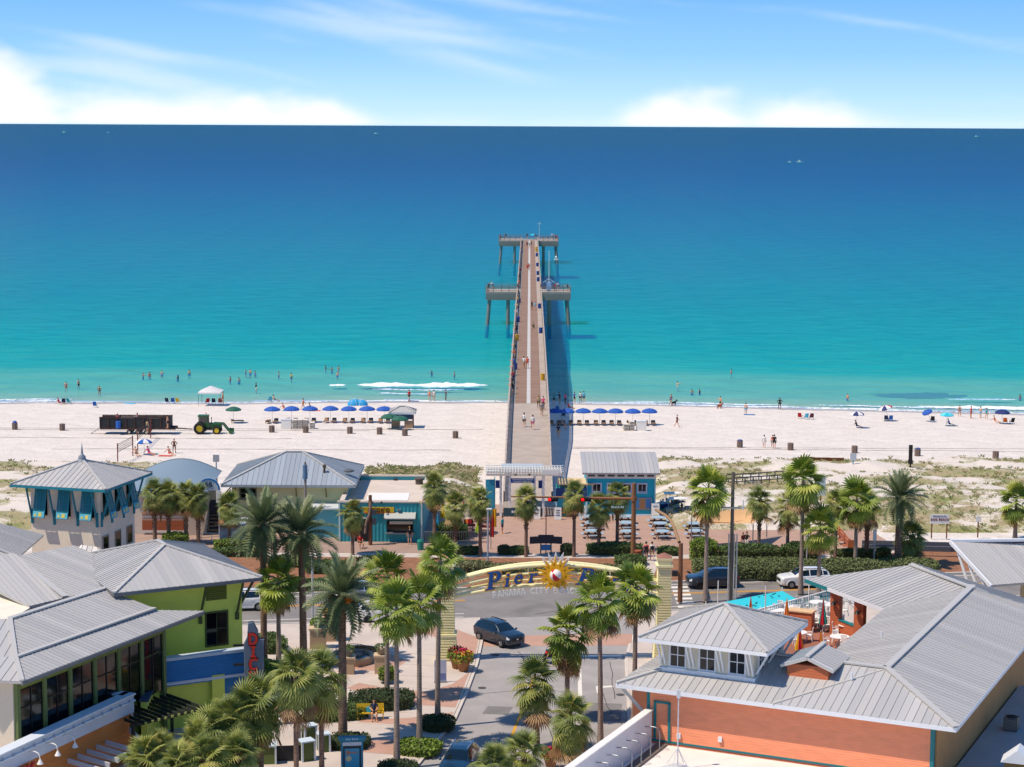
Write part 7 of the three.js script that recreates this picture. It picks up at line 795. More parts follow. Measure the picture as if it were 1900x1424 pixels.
const poses = { stand: makePose({}), hips: makePose({ armL: [-0.1, 0.75, 0.3, 0.9], armR: [-0.1, 0.75, 0.3, 0.9], legL: [0.05, 0, 0.12], legR: [-0.05, 0, 0.12] }), walk: makePose({ legL: [0.45, 0.1], legR: [-0.3, 0.35], armL: [-0.4, 0.1, 0.2], armR: [0.45, 0.1, 0.3], lean: 0.05 }), stroll: makePose({ legL: [-0.2, 0.3], legR: [0.3, 0.05], armL: [0.3, 0.1, 0.4], armR: [-0.3, 0.12, 0.2] }), rail: makePose({ lean: 0.28, armL: [0.7, 0.15, 0.7], armR: [0.6, 0.15, 0.9], legR: [0.1, 0.1] }), reach: makePose({ armL: [1.4, 0.3, 0.3], armR: [0.1, 0.2, 0.2], legL: [0.2, 0.05] }), sit: makePose({ legL: [1.45, 1.45, 0.12], legR: [1.4, 1.35, 0.15], armL: [0.6, 0.15, 0.9, 0.5], armR: [0.6, 0.15, 0.9, 0.5], lean: -0.12 }), ground: makePose({ legL: [1.5, 0.5, 0.2], legR: [1.4, 0.25, 0.15], armL: [-0.5, 0.3, 0.1], armR: [0.5, 0.2, 0.5], lean: -0.3 }) };
let pk = 0;
function person(pose, top, bottom, doing, pos, turn, o = {}) {
  const P = poses[pose], k = pk++, kind = o.top || 'shirt', t = new THREE.Group(); const wear = kind === 'none' ? 'bare chested person in ' + bottom + ' shorts ' : kind === 'bikini' ? 'person in a ' + top + ' swimsuit ' : 'person in ' + top + ' shirt and ' + bottom + ' shorts ';
  t.name = numbered('person'); scene.add(t); t.position.set(...pos); t.rotation.y = turn; t.scale.setScalar(o.s || rr(0.96, 1.06)); tag(t, wear + doing, 'person', o.group);
  part(t, 'body', P.body, o.skin || skins[k % 3 === 2 ? (k % 9 === 2 ? 2 : 1) : k % 4 === 1 ? 3 : 0]); part(t, 'eyes', P.eyes, black); part(t, 'hair', P.hair, o.hat ? cloth[o.hat] : hairs[k % 4]);
  if (kind === 'shirt') part(t, 'shirt', P.shirt, cloth[top]); if (kind === 'bikini') { part(t, 'swimsuit', k % 2 ? P.suit : P.bikini, cloth[top]); if (!(k % 2)) part(t, 'swimsuit', P.trunks, cloth[top]); } else part(t, 'shorts', P.shorts, cloth[bottom]);
  if (o.pack) part(t, 'backpack', ball(0.2, 0, 1.25, -0.22, 0.85, 1.15, 0.55), black); return t;
}
// on the pier
for (const [u, z, pose, a, b, turn, d] of [[-0.55, -250, 'walk', 'white', 'black', Math.PI, 'walking out along the concrete deck'], [0.55, -248.5, 'stroll', 'white', 'pink', Math.PI, 'walking out beside another on the concrete deck'], [1.35, -262, 'stroll', 'tan', 'olive', 0, 'strolling back where the boards begin'], [1.95, -261, 'walk', 'pink', 'black', 0, 'strolling back beside the rail where the boards begin'], [1.75, -257, 'stand', 'grey', 'tan', 0.4, 'standing by the right rail on the concrete deck'], [-0.75, -301, 'walk', 'white', 'tan', Math.PI, 'walking on the boards past the yellow barrel'], [-0.2, -301.5, 'stroll', 'coral', 'coral', Math.PI, 'walking on the centre strip past the yellow barrel'], [0.75, -352, 'stroll', 'olive', 'tan', 0, 'walking on the boards between the barrels'], [0.55, -396, 'stand', 'black', 'black', 1, 'standing on the boards before the side platform'], [1.1, -395, 'rail', 'aqua', 'grey', 2, 'bending over on the boards before the side platform'], [-0.5, -505, 'walk', 'coral', 'red', 0, 'walking beyond the side platform'], [-0.1, -506, 'stroll', 'red', 'coral', 0, 'walking beyond the side platform with another'], [-0.7, -600, 'stand', 'maroon', 'navy', 0, 'standing near the pier head'], [0, -596, 'walk', 'teal', 'white', 0, 'walking near the pier head'], [0.5, -604, 'stand', 'navy', 'black', 1, 'waiting near the pier head']]) person(pose, a, b, d, onPier(u, z), turn);
{ const tops = ['black', 'navy', 'red', 'grey', 'blue', 'orange', 'olive', 'black', 'maroon', 'white', 'tan', 'yellow', 'navy', 'coral']; const zz = [-274, -279, -285, -293, -300, -312, -322, -346, -352, -379, -392, -408, -426, -452, -470, -478, -493, -520, -560, -585, -610]; zz.forEach((z, i) => person('rail', tops[i % 14], ['black', 'tan', 'navy', 'grey'][i % 4], 'fishing at the shaded rail of the pier', onPier(-2.15, z), -Math.PI / 2 + rr(-0.3, 0.3), { group: 'anglers along the pier rail' }));
  for (const [x, z, a] of [[-9, -441.5, 'black'], [-8.2, -446.5, 'white'], [5.6, -441.6, 'red'], [6.6, -446, 'white'], [8.6, -442, 'navy'], [-9.2, -640, 'red'], [-7.6, -648, 'black'], [-0.8, -648.5, 'black'], [8.4, -640, 'red'], [7.2, -648, 'white'], [2.1, -646, 'navy'], [8.9, -645, 'grey']]) person('rail', a, 'black', 'at the railing of a pier platform', onPier(x, z), rr(0, 6), { group: 'anglers on the pier platforms' }); }
// pedestrians ashore
person('walk', 'coral', 'black', 'walking with a backpack on the plaza path', [12.82, 0.02, -185.6], Math.PI, { pack: 1 }); person('stroll', 'white', 'tan', 'walking with a black backpack on the plaza path', [13.38, 0.02, -185.6], Math.PI, { pack: 1 });
person('stand', 'maroon', 'white', 'standing under the shade sail looking down', [22.59, 0.02, -190.6], 0.6); person('hips', 'black', 'white', 'standing under the shade sail facing a friend', [22.94, 0.02, -190.4], -0.8);
person('sit', 'navy', 'black', 'sitting on the yellow bench with folded arms', [-9.47, 0.0, -134.25], deg(6), { skin: skins[0], s: 1.02 });
solo('shopping_bag', [bx(0.32, 0.34, 0.16, 0, 0.17, 0), new THREE.TorusGeometry(0.09, 0.012, 5, 12, Math.PI).translate(0, 0.34, 0)], mat(0x2fa5c4, 0.6), 'light blue shopping bag on the yellow bench', 'bag', [-9.85, 0.49, -134.4]);
person('sit', 'red', 'black', 'sitting low at the foot of the shack palm', [-14.73, 0, -190.6], 0.4); person('stand', 'black', 'grey', 'standing before the serving window of the shack', [-9.99, 0, -192.4], Math.PI); person('hips', 'teal', 'navy', 'standing beside the patio gate', [-0.91, 0, -198], 1.2);
person('sit', 'black', 'navy', 'riding the dark trike', [3.22, 0.45, -150.1], Math.PI, { s: 0.98 });

// ---- the beach ------------------------------------------------------------------------------------------------
const bY = (x, z) => Math.max(groundY(x, z), -4.4);
function at(x, z) { return [x, bY(x, z), z]; }
const umbBlue = mat(0x1257b4, 0.75, { transmission: 0.15, thickness: 0 }), umbGreen = mat(0x0c5f4c, 0.75, { transmission: 0.15, thickness: 0 }), umbNavy = mat(0x1b2c6a, 0.75), umbAqua = mat(0x24b4cc, 0.75), poleW = mat(0xcfc7ba, 0.7);
function parasol(label, pos, mats, o = {}) { const t = thing('beach_umbrella', label, 'umbrella', pos, rr(0, 0.7), o.group), R = o.r || 1.2, h = o.h || 2.1; part(t, 'pole', cy(0.025, 0.022, h, 0, 0, 0, 7), poleW); const top = new THREE.Group(); for (let k = 0; k < 8; k++) { const a = k * Math.PI / 4, b = a + Math.PI / 4, m = (a + b) / 2, pos_ = [], rings = [[0, 0], [0.45, -0.07], [0.8, -0.22], [1, -0.38]], pt = (an, r, y) => [Math.cos(an) * r * R, h + 0.32 + y * R, Math.sin(an) * r * R]; for (let i = 0; i < 3; i++) { const [r, y] = rings[i], [r2, y2] = rings[i + 1], A = pt(a, r, y), B = pt(b, r, y), C = pt(a, r2, y2), D2 = pt(b, r2, y2), M = pt(m, r * 0.97, y - 0.01), N = pt(m, r2 * 0.955, y2 - 0.02); pos_.push(...A, ...C, ...N, ...A, ...N, ...M, ...M, ...N, ...D2, ...M, ...D2, ...B); } const C = pt(a, 1, -0.38), D2 = pt(b, 1, -0.38), N = pt(m, 0.955, -0.4), dn = (q) => [q[0], q[1] - 0.13, q[2]]; pos_.push(...C, ...dn(C), ...dn(N), ...C, ...dn(N), ...N, ...N, ...dn(N), ...dn(D2), ...N, ...dn(D2), ...D2); part(t, 'canopy_panel', raw(pos_), mats[k % mats.length]); part(t, 'rib', beam([0, h + 0.1, 0], [Math.cos(a) * R * 0.95, h + 0.3 - 0.36 * R, Math.sin(a) * R * 0.95], 0.015, 0.015), poleW); } part(t, 'finial', ball(0.05, 0, h + 0.36, 0), poleW); if (o.tilt) t.children.forEach((c) => { c.position.y = 0; c.rotation.z = 0; }); if (o.tilt) t.rotation.z = o.tilt; return t; }
const loungeM = mat(0x94704f, 0.85), cushM = mat(0x2c5f9c, 0.85); let lounger0;
function lounger(label, pos, turn, group) { if (lounger0) { const c = copy(lounger0, pos, turn, label); c.userData.group = group; return c; } const t = lounger0 = thing('beach_lounger', label, 'lounger', pos, turn, group); part(t, 'frame', [bx(0.62, 0.07, 1.9, 0, 0.34, 0)], loungeM); for (const [a, b] of [[-1, 1], [1, 1], [-1, -1], [1, -1]]) part(t, 'leg', bx(0.07, 0.34, 0.07, a * 0.27, 0.17, b * 0.8), loungeM); part(t, 'backrest', bx(0.6, 0.06, 0.75, 0, 0.46, -0.6, 0, 0.32), loungeM); part(t, 'cushion', bx(0.54, 0.05, 1.1, 0, 0.4, 0.35), mat(0x9a7a5c, 0.9)); return t; }
const rows = [[-34.83, -286.67, 'first from the green parasol'], [-32.08, -287.28, 'second from the green parasol'], [-29.42, -287.37, 'third from the green parasol'], [-26.44, -287.46, 'fourth from the green parasol'], [-23.78, -287.55, 'fifth from the green parasol'], [-21.11, -287.63, 'third from the rental hut'], [-18.57, -287.18, 'nearest the rental hut'], [10.35, -285.99, 'nearest the pier on the sunny side'], [12.77, -286.07, 'second from the pier on the sunny side'], [15.04, -286.14, 'third from the pier on the sunny side'], [17.55, -286.22, 'behind the white box'], [19.98, -286.3, 'farthest from the pier on the sunny side'], [8, -285.92, 'in the pier shadow edge'], [6.28, -285.87, 'deep in the pier shadow']];
rows.forEach(([x, z, lb]) => { parasol('open blue beach umbrella, ' + lb, at(x, z), [umbBlue], { group: 'blue rental umbrellas' }); for (const s of [-0.55, 0.55]) lounger('brown timber lounger under the blue umbrella ' + lb, at(x + s, z + 0.5), Math.PI, 'timber loungers under the blue umbrellas'); });
parasol('open dark green umbrella over a lounger near the tractor', at(-40.45, -286.49), [umbGreen], { r: 1.15 }); lounger('brown timber lounger under the dark green umbrella', at(-39.9, -286.51), 1.4, 'timber loungers by the green umbrella'); parasol('open dark green umbrella leaning on the rental hut', at(-17.4, -279.71), [umbGreen], { r: 1.25, h: 1.9 }); parasol('open dark green umbrella before the rental hut', at(-15.82, -278.75), [umbGreen], { r: 1.25, h: 1.7 });
parasol('navy and white striped umbrella over a pair lying down', at(49.82, -284.63), [umbNavy, cloth.white], { r: 1.05 }); parasol('tilted red white and blue umbrella over two chairs', at(56.27, -294.13), [cloth.red, cloth.white, umbNavy, cloth.white], { r: 1.05, tilt: 0.3 }); parasol('small tilted blue umbrella near the foam', at(62.57, -294.33), [umbBlue], { r: 0.8, tilt: 0.5, h: 1.6 }); parasol('aqua beach umbrella over a reclining person', at(63.61, -288.33), [umbAqua, mat(0x5fd0dc, 0.75)], { r: 1.0, h: 1.7 }); parasol('navy beach umbrella over two chairs near the foam', at(72.47, -291.4), [umbNavy], { r: 1.15, h: 1.8 }); parasol('blue and white umbrella over the sunbathers by the volleyball net', at(-47.12, -252.18), [cloth.blue, cloth.white], { r: 1.05, h: 1.7 });
// beach chairs
const chairSpots = [[-70.55, -310.76, 'navy', 'beside the seated person in red'], [-69.71, -310.79, 'teal', 'beside the navy chair at the waterline'], [-64.65, -306.04, 'blue', 'standing by itself on the open sand'], [-54.57, -312.53, 'navy', 'in the row by the white canopy'], [-53.72, -312.56, 'blue', 'second in the row by the white canopy'], [-52.88, -312.59, 'yellow', 'at the end of the row by the white canopy'], [-38.66, -314.94, 'aqua', 'facing the sea beside a dozing person'], [43.28, -296.04, 'red', 'in the bright trio near the water'], [44.1, -295.51, 'aqua', 'in the middle of the bright trio'], [44.91, -295.54, 'maroon', 'at the end of the bright trio'], [55.76, -293.57, 'navy', 'under the tilted striped umbrella'], [56.4, -293.59, 'blue', 'second under the tilted striped umbrella'], [62.47, -292.7, 'black', 'beside the small tilted umbrella'], [72.95, -291.41, 'orange', 'under the navy umbrella'], [73.92, -291.44, 'black', 'second under the navy umbrella'], [-48.18, -312.04, 'red', 'under the white canopy'], [-47.17, -312.07, 'navy', 'second under the white canopy'], [-46.15, -312.1, 'coral', 'third under the white canopy'], [7.04, -302.33, 'blue', 'in the pier shadow'], [7.69, -295.32, 'navy', 'deeper in the pier shadow']];
const bchair = (label, pos, turn, m) => { const t = thing('beach_chair', label, 'beach chair', pos, turn, 'folding beach chairs'); part(t, 'seat', bx(0.55, 0.04, 0.5, 0, 0.3, 0.05), m); part(t, 'back', bx(0.55, 0.7, 0.04, 0, 0.62, -0.3, 0, -0.35), m); for (const s of [-1, 1]) part(t, 'frame', [beam([s * 0.3, 0, 0.3], [s * 0.3, 0.6, -0.2], 0.03, 0.03), beam([s * 0.3, 0, -0.3], [s * 0.3, 0.5, 0.25], 0.03, 0.03), beam([s * 0.3, 0.5, 0.28], [s * 0.3, 0.55, -0.3], 0.05, 0.03)], steel); };
chairSpots.forEach(([x, z, c, lb]) => bchair('folding beach chair in ' + c + ' fabric ' + lb, at(x, z), Math.PI + rr(-0.5, 0.5), cloth[c]));
// barrels for litter
const barrelM = mat(0x7c6a60, 0.9), barrel = (label, x, z, top) => { const t = thing('litter_barrel', label, 'bin', at(x, z), 0, 'slatted litter barrels on the beach'); part(t, 'drum', cy(0.36, 0.36, 0.95, 0, 0, 0, 16), barrelM); for (let k = 0; k < 12; k++) part(t, 'slat', bx(0.14, 0.95, 0.04, Math.sin(k * 0.5236) * 0.37, 0.48, Math.cos(k * 0.5236) * 0.37, k * 0.5236), mat([0x8a766a, 0x75645a][k % 2], 0.9)); if (top) part(t, 'liner', ball(0.33, 0, 0.98, 0, 1, top > 1 ? 0.9 : 0.35, 1), mat(0x2b4f9a, 0.6)); };
for (const [x, z, lb, tp] of [[-70.02, -277.58, 'slatted litter barrel heaped with a blue bag', 2], [-63.16, -276.79, 'slatted litter barrel between the heaped one and the trailer', 0], [-33.57, -275.58, 'slatted litter barrel before the first blue umbrella', 0], [-28.79, -275.23, 'slatted litter barrel before the stacked loungers', 0], [-22.56, -274.44, 'slatted litter barrel before the fifth blue umbrella', 0], [-18.37, -273.6, 'slatted litter barrel left of the rental hut', 0], [-14.77, -272.11, 'slatted litter barrel in front of the rental hut', 0], [-7.71, -269.78, 'slatted litter barrel between the hut and the pier', 0], [30.35, -261.87, 'slatted litter barrel with a board sticking out', 1], [36.79, -259.67, 'slatted litter barrel beside the strolling three', 0], [44.81, -257.12, 'slatted litter barrel beyond the tall notice', 0], [52.53, -254.6, 'slatted litter barrel lined in blue beside the dark totem', 1], [62.16, -252.6, 'slatted litter barrel farthest along beyond the dark totem', 0]]) barrel(lb, x, z, tp);
for (const [u, z, c, lb] of [[2.1, -352, 0x173f8c, 'nearest the yellow barrel'], [2.1, -400, 0x173f8c, 'before the side platform'], [-2.05, -412, 0x173f8c, 'on the shaded side before the platform'], [2.1, -470, 0x173f8c, 'just beyond the side platform'], [2.1, -490, 0x173f8c, 'second beyond the side platform'], [2.1, -520, 0x173f8c, 'third beyond the side platform'], [2.1, -560, 0x173f8c, 'before the yellow drums near the head'], [-2.05, -300, 0x173f8c, 'on the shaded side near the surf'], [-2.05, -372, 0x173f8c, 'on the shaded side past the surf'], [2.05, -288, 0xd0a01c, 'near the surf on the sunny strip'], [2.05, -580, 0xd0a01c, 'first of two near the pier head'], [2.05, -588, 0xd0a01c, 'second of two near the pier head'], [-2.05, -340, 0xd0a01c, 'on the shaded side between blue drums']]) solo('pier_drum', [cy(0.33, 0.33, 0.95, 0, 0, 0, 14), new THREE.TorusGeometry(0.33, 0.03, 6, 16).rotateX(Math.PI / 2).translate(0, 0.93, 0), new THREE.TorusGeometry(0.335, 0.02, 6, 16).rotateX(Math.PI / 2).translate(0, 0.5, 0)], mat(c, 0.5), (c === 0x173f8c ? 'blue' : 'yellow') + ' plastic drum on the pier ' + lb, 'drum', onPier(u, z), 0, 'drums along the pier');
// light posts on the side platform
{ const t = thing('pier_hoist', 'white pole with an open gabled frame on the pier side platform', 'mast', onPier(4.4, -442)); part(t, 'pole', cy(0.09, 0.06, 9, 0, 0, 0), white); part(t, 'gable', [beam([-1.3, 1.9, 0], [0, 2.8, 0], 0.14, 0.14), beam([1.3, 1.9, 0], [0, 2.8, 0], 0.14, 0.14), bx(2.2, 0.1, 0.1, 0, 2.0, 0)], mat(0xb8d4e4, 0.6)); part(t, 'cabinet', bx(1.0, 1.8, 0.6, 0, 0.9, 0.1), mat(0x8fb8dc, 0.6)); const l = thing('pier_light', 'slim pier light with a twin white head by the platform', 'lamp post', onPier(6.0, -446)); part(l, 'pole', cy(0.05, 0.04, 7, 0, 0, 0), steel); part(l, 'lamp_head', [bx(0.9, 0.3, 0.4, 0, 6.8, 0), ball(0.25, 0, 7.3, 0)], white); const f = thing('pier_light', 'white mast with short arms at the pier head', 'lamp post', onPier(3.2, -648)); part(f, 'pole', cy(0.06, 0.04, 5.5, 0, 0, 0), white); part(f, 'arms', bx(1.4, 0.1, 0.1, 0, 4.9, 0), white); parasol('small aqua umbrella at the pier head', onPier(1.2, -647), [umbAqua], { h: 1.3, r: 1.0 }); }
{ // rental hut
  const t = thing('rental_hut', 'open rental hut with a grey hip roof and dark red posts', 'hut', at(-15.61, -281.94)); const m = mat(0x6a2a26, 0.8); for (const [a, b] of [[-1, 1], [1, 1], [1, -1], [-1, -1]]) part(t, 'post', bx(0.1, 2.3, 0.1, a * 1.5, 1.15, b * 1.1), m); hip(t, -1.9, 1.9, -1.5, 1.5, 2.3, 3.0, { pitch: 0.35 }); part(t, 'counter', [bx(1.2, 1.1, 0.3, 0.9, 0.55, 1.1), bx(1.2, 1.1, 0.3, -0.9, 0.55, 1.1)], mat(0xa98a70, 0.85)); part(t, 'back_shelf', bx(2.8, 1.0, 0.2, 0, 1.5, -1.05), mat(0x3a5a7a, 0.8)); }
person('sit', 'red', 'black', 'sitting inside the rental hut', [-15.66, -1.6, -288.4], 0.4, { top: 'none' });
{ const stack = (label, x, z, n, turn) => { const t = thing('lounger_stack', label, 'lounger stack', at(x, z), turn, 'stacked white loungers'); for (let k = 0; k < n; k++) part(t, 'lounger_frame', bx(0.7, 0.1, 1.3, 0, 0.12 + k * 0.2, 0), mat([0xd9d2c8, 0xc2b8ab][k % 2], 0.8)); }; [[-30.79, -279.8, 'nearest the white box'], [-30.03, -279.82, 'second from the white box'], [-29.27, -279.84, 'third from the white box'], [-28.35, -279.87, 'fourth from the white box and lower']].forEach(([x, z, lb], i) => stack('stack of white loungers ' + lb, x, z, i === 3 ? 5 : 7, 0)); stack('stack of pale loungers on the sunny side of the pier', 16.17, -279.74, 5, 0.1); stack('taller stack of pale loungers beside the white locker', 17.01, -279.77, 7, 0.1);
  for (const [x, z, lb] of [[-32.01, -279.76, 'large white storage box beside the lounger stacks'], [18.39, -279.81, 'white storage locker on the sunny side of the pier']]) { const t = thing('storage_box', lb, 'box', at(x, z)); part(t, 'body', bx(1.4, 1.35, 1.0, 0, 0.68, 0), white); part(t, 'lid', bx(1.46, 0.08, 1.06, 0, 1.38, 0), mat(0xd4d6d8, 0.6)); } }
{ // white canopy and blue cabana tents
  const t = thing('canopy_tent', 'white peaked canopy tent over a seated group at the water edge', 'tent', at(-47.33, -310.33)); part(t, 'roof', new THREE.ConeGeometry(2.5, 0.9, 4).rotateY(Math.PI / 4).translate(0, 2.65, 0), mat(0xd6d3d2, 0.7)); part(t, 'valance', [0, 1, 2, 3].map((k) => bx(3.5, 0.22, 0.03, 0, 2.12, 1.75).rotateY(k * Math.PI / 2)), white); for (const [a, b] of [[-1, 1], [1, 1], [1, -1], [-1, -1]]) part(t, 'leg', bx(0.05, 2.1, 0.05, a * 1.7, 1.05, b * 1.7), black);
  for (const [x, z, s, lb] of [[-24.8, -310.38, 1.1, 'larger bright blue pop up beach shelter'], [-23.62, -310.42, 1.0, 'bright blue beach shelter leaning against its neighbour']]) { const c = thing('beach_shelter', lb, 'tent', at(x, z), s > 1.05 ? 0.2 : -0.5); part(c, 'shell', new THREE.SphereGeometry(s, 18, 10, 0, Math.PI * 1.25, 0, Math.PI / 2).scale(1, 0.95, 0.9), mat(0x1fa0d8, 0.7, { transmission: 0.15, thickness: 0 })); part(c, 'ribs', [0, 1, 2].map((k) => new THREE.TorusGeometry(s * 0.97, 0.02, 5, 16, Math.PI).rotateY(k * 0.9)), white); } }
solo('info_totem', [bx(0.42, 2.3, 0.3, 0, 2.3, 0), bx(0.5, 0.5, 0.36, 0, 1.4, 0), cy(0.12, 0.1, 1.2, 0, 0, 0)], mat(0x241a1a, 0.7), 'tall dark totem standing at the edge of the dune', 'sign', [48.27, -0.6, -238]);
{ // volleyball nets
  for (const [a, b, lb] of [[[-48.82, -243.63], [-48.33, -250.94], 'nearer volleyball net with red posts on the sand'], [[-48.66, -255.97], [-49.22, -268.37], 'farther volleyball net with red posts before the trailer']]) { const t = thing('volleyball_net', lb, 'net'), m = mat(0x7a2f2a, 0.8), A = at(...a), B = at(...b); part(t, 'post', cy(0.07, 0.07, 2.6, ...A), m); part(t, 'post', cy(0.07, 0.07, 2.6, ...B), m); const g = []; for (const h of [1.5, 1.75, 2.0, 2.25, 2.45]) g.push(beam([A[0], A[1] + h, A[2]], [B[0], B[1] + h, B[2]], 0.02, h === 2.45 || h === 1.5 ? 0.06 : 0.02)); for (let k = 1; k < 24; k++) { const f = k / 24; g.push(rod([lerp(A[0], B[0], f), lerp(A[1], B[1], f) + 1.5, lerp(A[2], B[2], f)], [lerp(A[0], B[0], f), lerp(A[1], B[1], f) + 2.45, lerp(A[2], B[2], f)], 0.008, 0.008, 4)); } part(t, 'net', g, mat(0x3a3432, 0.8)); } }
{ // tractor and trailer
  const gr = mat(0x1f5a2c, 0.45), ye = mat(0xd8b81c, 0.5), t = thing('tractor', 'green tractor with yellow wheels and a front loader on the sand', 'tractor', at(-42.3, -274), 0); const wheel = (x, z, r, w) => { const o = part(t, 'wheel', new THREE.TorusGeometry(r * 0.74, r * 0.26, 8, 22).scale(1, 1, w), tyreM); o.position.set(x, r, z); part(o, 'rim', new THREE.CylinderGeometry(r * 0.56, r * 0.56, 0.2 * w, 16).rotateX(Math.PI / 2), ye); };
  for (const s of [-1, 1]) { wheel(-1.0, s * 0.85, 0.85, 1.3); wheel(1.35, s * 0.75, 0.58, 1.2); part(t, 'fender', new THREE.CylinderGeometry(0.98, 0.98, 0.5, 12, 1, true, -0.9, 2.2).rotateX(Math.PI / 2).rotateZ(Math.PI / 2 - 0.4).translate(-1.0, 0.86, s * 0.85), gr); part(t, 'loader_arm', [beam([0.9, 1.5, s * 0.55], [2.2, 1.45, s * 0.5], 0.12, 0.18), beam([2.2, 1.45, s * 0.5], [3.0, 0.45, s * 0.5], 0.12, 0.18), beam([0.7, 0.7, s * 0.55], [0.9, 1.55, s * 0.55], 0.12, 0.16)], gr); }
  part(t, 'hood', [bx(1.7, 0.62, 0.7, 1.05, 1.22, 0, 0, 0, -0.04), bx(0.15, 0.5, 0.66, 1.92, 1.15, 0)], gr); part(t, 'chassis', bx(3.0, 0.4, 0.5, 0.2, 0.75, 0), black); part(t, 'cab_roof', bx(1.45, 0.14, 1.35, -0.55, 2.55, 0), gr); for (const [a, b] of [[-1.15, 0.55], [0.1, 0.55], [-1.15, -0.55], [0.1, -0.55]]) part(t, 'cab_post', beam([a, 1.3, b], [a, 2.5, b], 0.08, 0.08), gr); part(t, 'cab_glass', [bx(1.15, 0.95, 1.06, -0.52, 1.98, 0)], carGlass); part(t, 'cab_base', bx(1.3, 0.5, 1.1, -0.55, 1.3, 0), gr); part(t, 'exhaust', cy(0.05, 0.05, 0.9, 0.6, 1.5, 0.3), black); part(t, 'bucket', [bx(0.5, 0.06, 1.7, 3.35, 0.25, 0), bx(0.06, 0.6, 1.7, 3.1, 0.5, 0, 0, 0, 0.3), bx(0.5, 0.5, 0.05, 3.3, 0.45, 0.85), bx(0.5, 0.5, 0.05, 3.3, 0.45, -0.85)], gr); part(t, 'beacon', [cy(0.03, 0.03, 0.3, -0.1, 2.6, 0.5), ball(0.09, -0.1, 2.95, 0.5)], mat(0xc03018, 0.4));
  const w = thing('beach_trailer', 'long dark timber trailer with cluttered deck hitched to the tractor', 'trailer', at(-51.77, -273.71), 0), rust = mat(0x4a332c, 0.9), dk = mat(0x23272c, 0.8); part(w, 'bed', bx(10.4, 0.25, 2.3, 0, 0.85, 0), rust); part(w, 'tow_bar', beam([5.2, 0.8, 0], [7.4, 0.65, 0], 0.14, 0.14), rust); for (const s of [-1, 1]) { part(w, 'side', bx(9.6, 1.3, 0.08, -0.4, 1.65, s * 1.1), dk); part(w, 'top_rail', bx(9.8, 0.14, 0.14, -0.4, 2.4, s * 1.1), rust); for (let k = 0; k <= 8; k++) part(w, 'stake', bx(0.12, 1.5, 0.1, -5.2 + k * 1.2, 1.7, s * 1.17), rust); for (const x of [-1.2, 0, 1.2]) { const o = part(w, 'wheel', wheelG.tyre, tyreM); o.position.set(x, 0.37, s * 1.1); part(o, 'rim', wheelG.rim, mat(0xc9beb0, 0.6)); } } part(w, 'end_board', [bx(0.08, 1.3, 2.2, -5.2, 1.65, 0), bx(0.08, 1.3, 2.2, 4.4, 1.65, 0)], dk); part(w, 'ramp', beam([-5.3, 0.85, 0.5], [-6.6, 0.05, 0.5], 0.5, 0.06), rust); part(w, 'blue_barrel', cy(0.35, 0.35, 0.95, -2.6, 0.98, 1.5, 12), mat(0x1f5fb4, 0.6)); part(w, 'cargo', [bx(1.6, 0.6, 1.2, 2, 1.9, 0), bx(2.2, 0.5, 1.4, -1.5, 2.0, 0), bx(0.5, 0.9, 0.5, -0.3, 2.1, 0.6)], mat(0x9a8f88, 0.8));
  for (const [x, y, z, c, d] of [[-3, 0.98, 0, 'coral', 'standing on the trailer deck at its tail'], [-0.3, 1.0, -0.4, 'red', 'standing in the middle of the trailer'], [4.2, 1.0, 1.4, 'orange', 'standing at the front of the trailer'], [1.4, 0.4, 1.5, 'tan', 'leaning on the side of the trailer']]) person('stand', c, 'navy', d, [w.position.x + x, w.position.y + y, w.position.z + z], rr(0, 6), { top: c === 'orange' ? 'none' : 'shirt' }); }
// bathers, strollers and sunbathers
const swim = [[[-64.86, -347.45], 'a'], [[-63.73, -347.49], 'b'], [[-57.13, -349.98], 'a'], [[-58.26, -344.75], 'b'], [[-62.09, -350.55], 'a'], [[-48.68, -341.43], 'b'], [[-47.19, -341.49], 'a'], [[-47.26, -351.1], 'b'], [[-46.5, -351.13], 'a'], [[-45.74, -351.91], 'b'], [[-41.28, -349.81], 'a'], [[-33.8, -358.56], 'b'], [[-32.56, -357.82], 'a'], [[-31.4, -357.87], 'b'], [[-30.85, -349.42], 'a'], [[-14.37, -353.84], 'b'], [[-10.24, -350.96], 'a'], [[39.37, -355.12], 'b'], [[29.99, -329.06], 'a'], [[31.25, -329.1], 'b'], [[54.75, -321.98], 'a'], [[83.59, -324.88], 'b']];
swim.forEach(([[x, z], k], i) => person(i % 3 ? 'stand' : 'reach', ['navy', 'coral', 'teal', 'black'][i % 4], ['navy', 'red', 'blue'][i % 3], 'wading chest deep in the green water', [x, -4.35 + 0.15 * (i % 3), z], rr(0, 6), { top: k === 'a' ? 'none' : 'bikini', group: 'bathers standing in the sea' }));
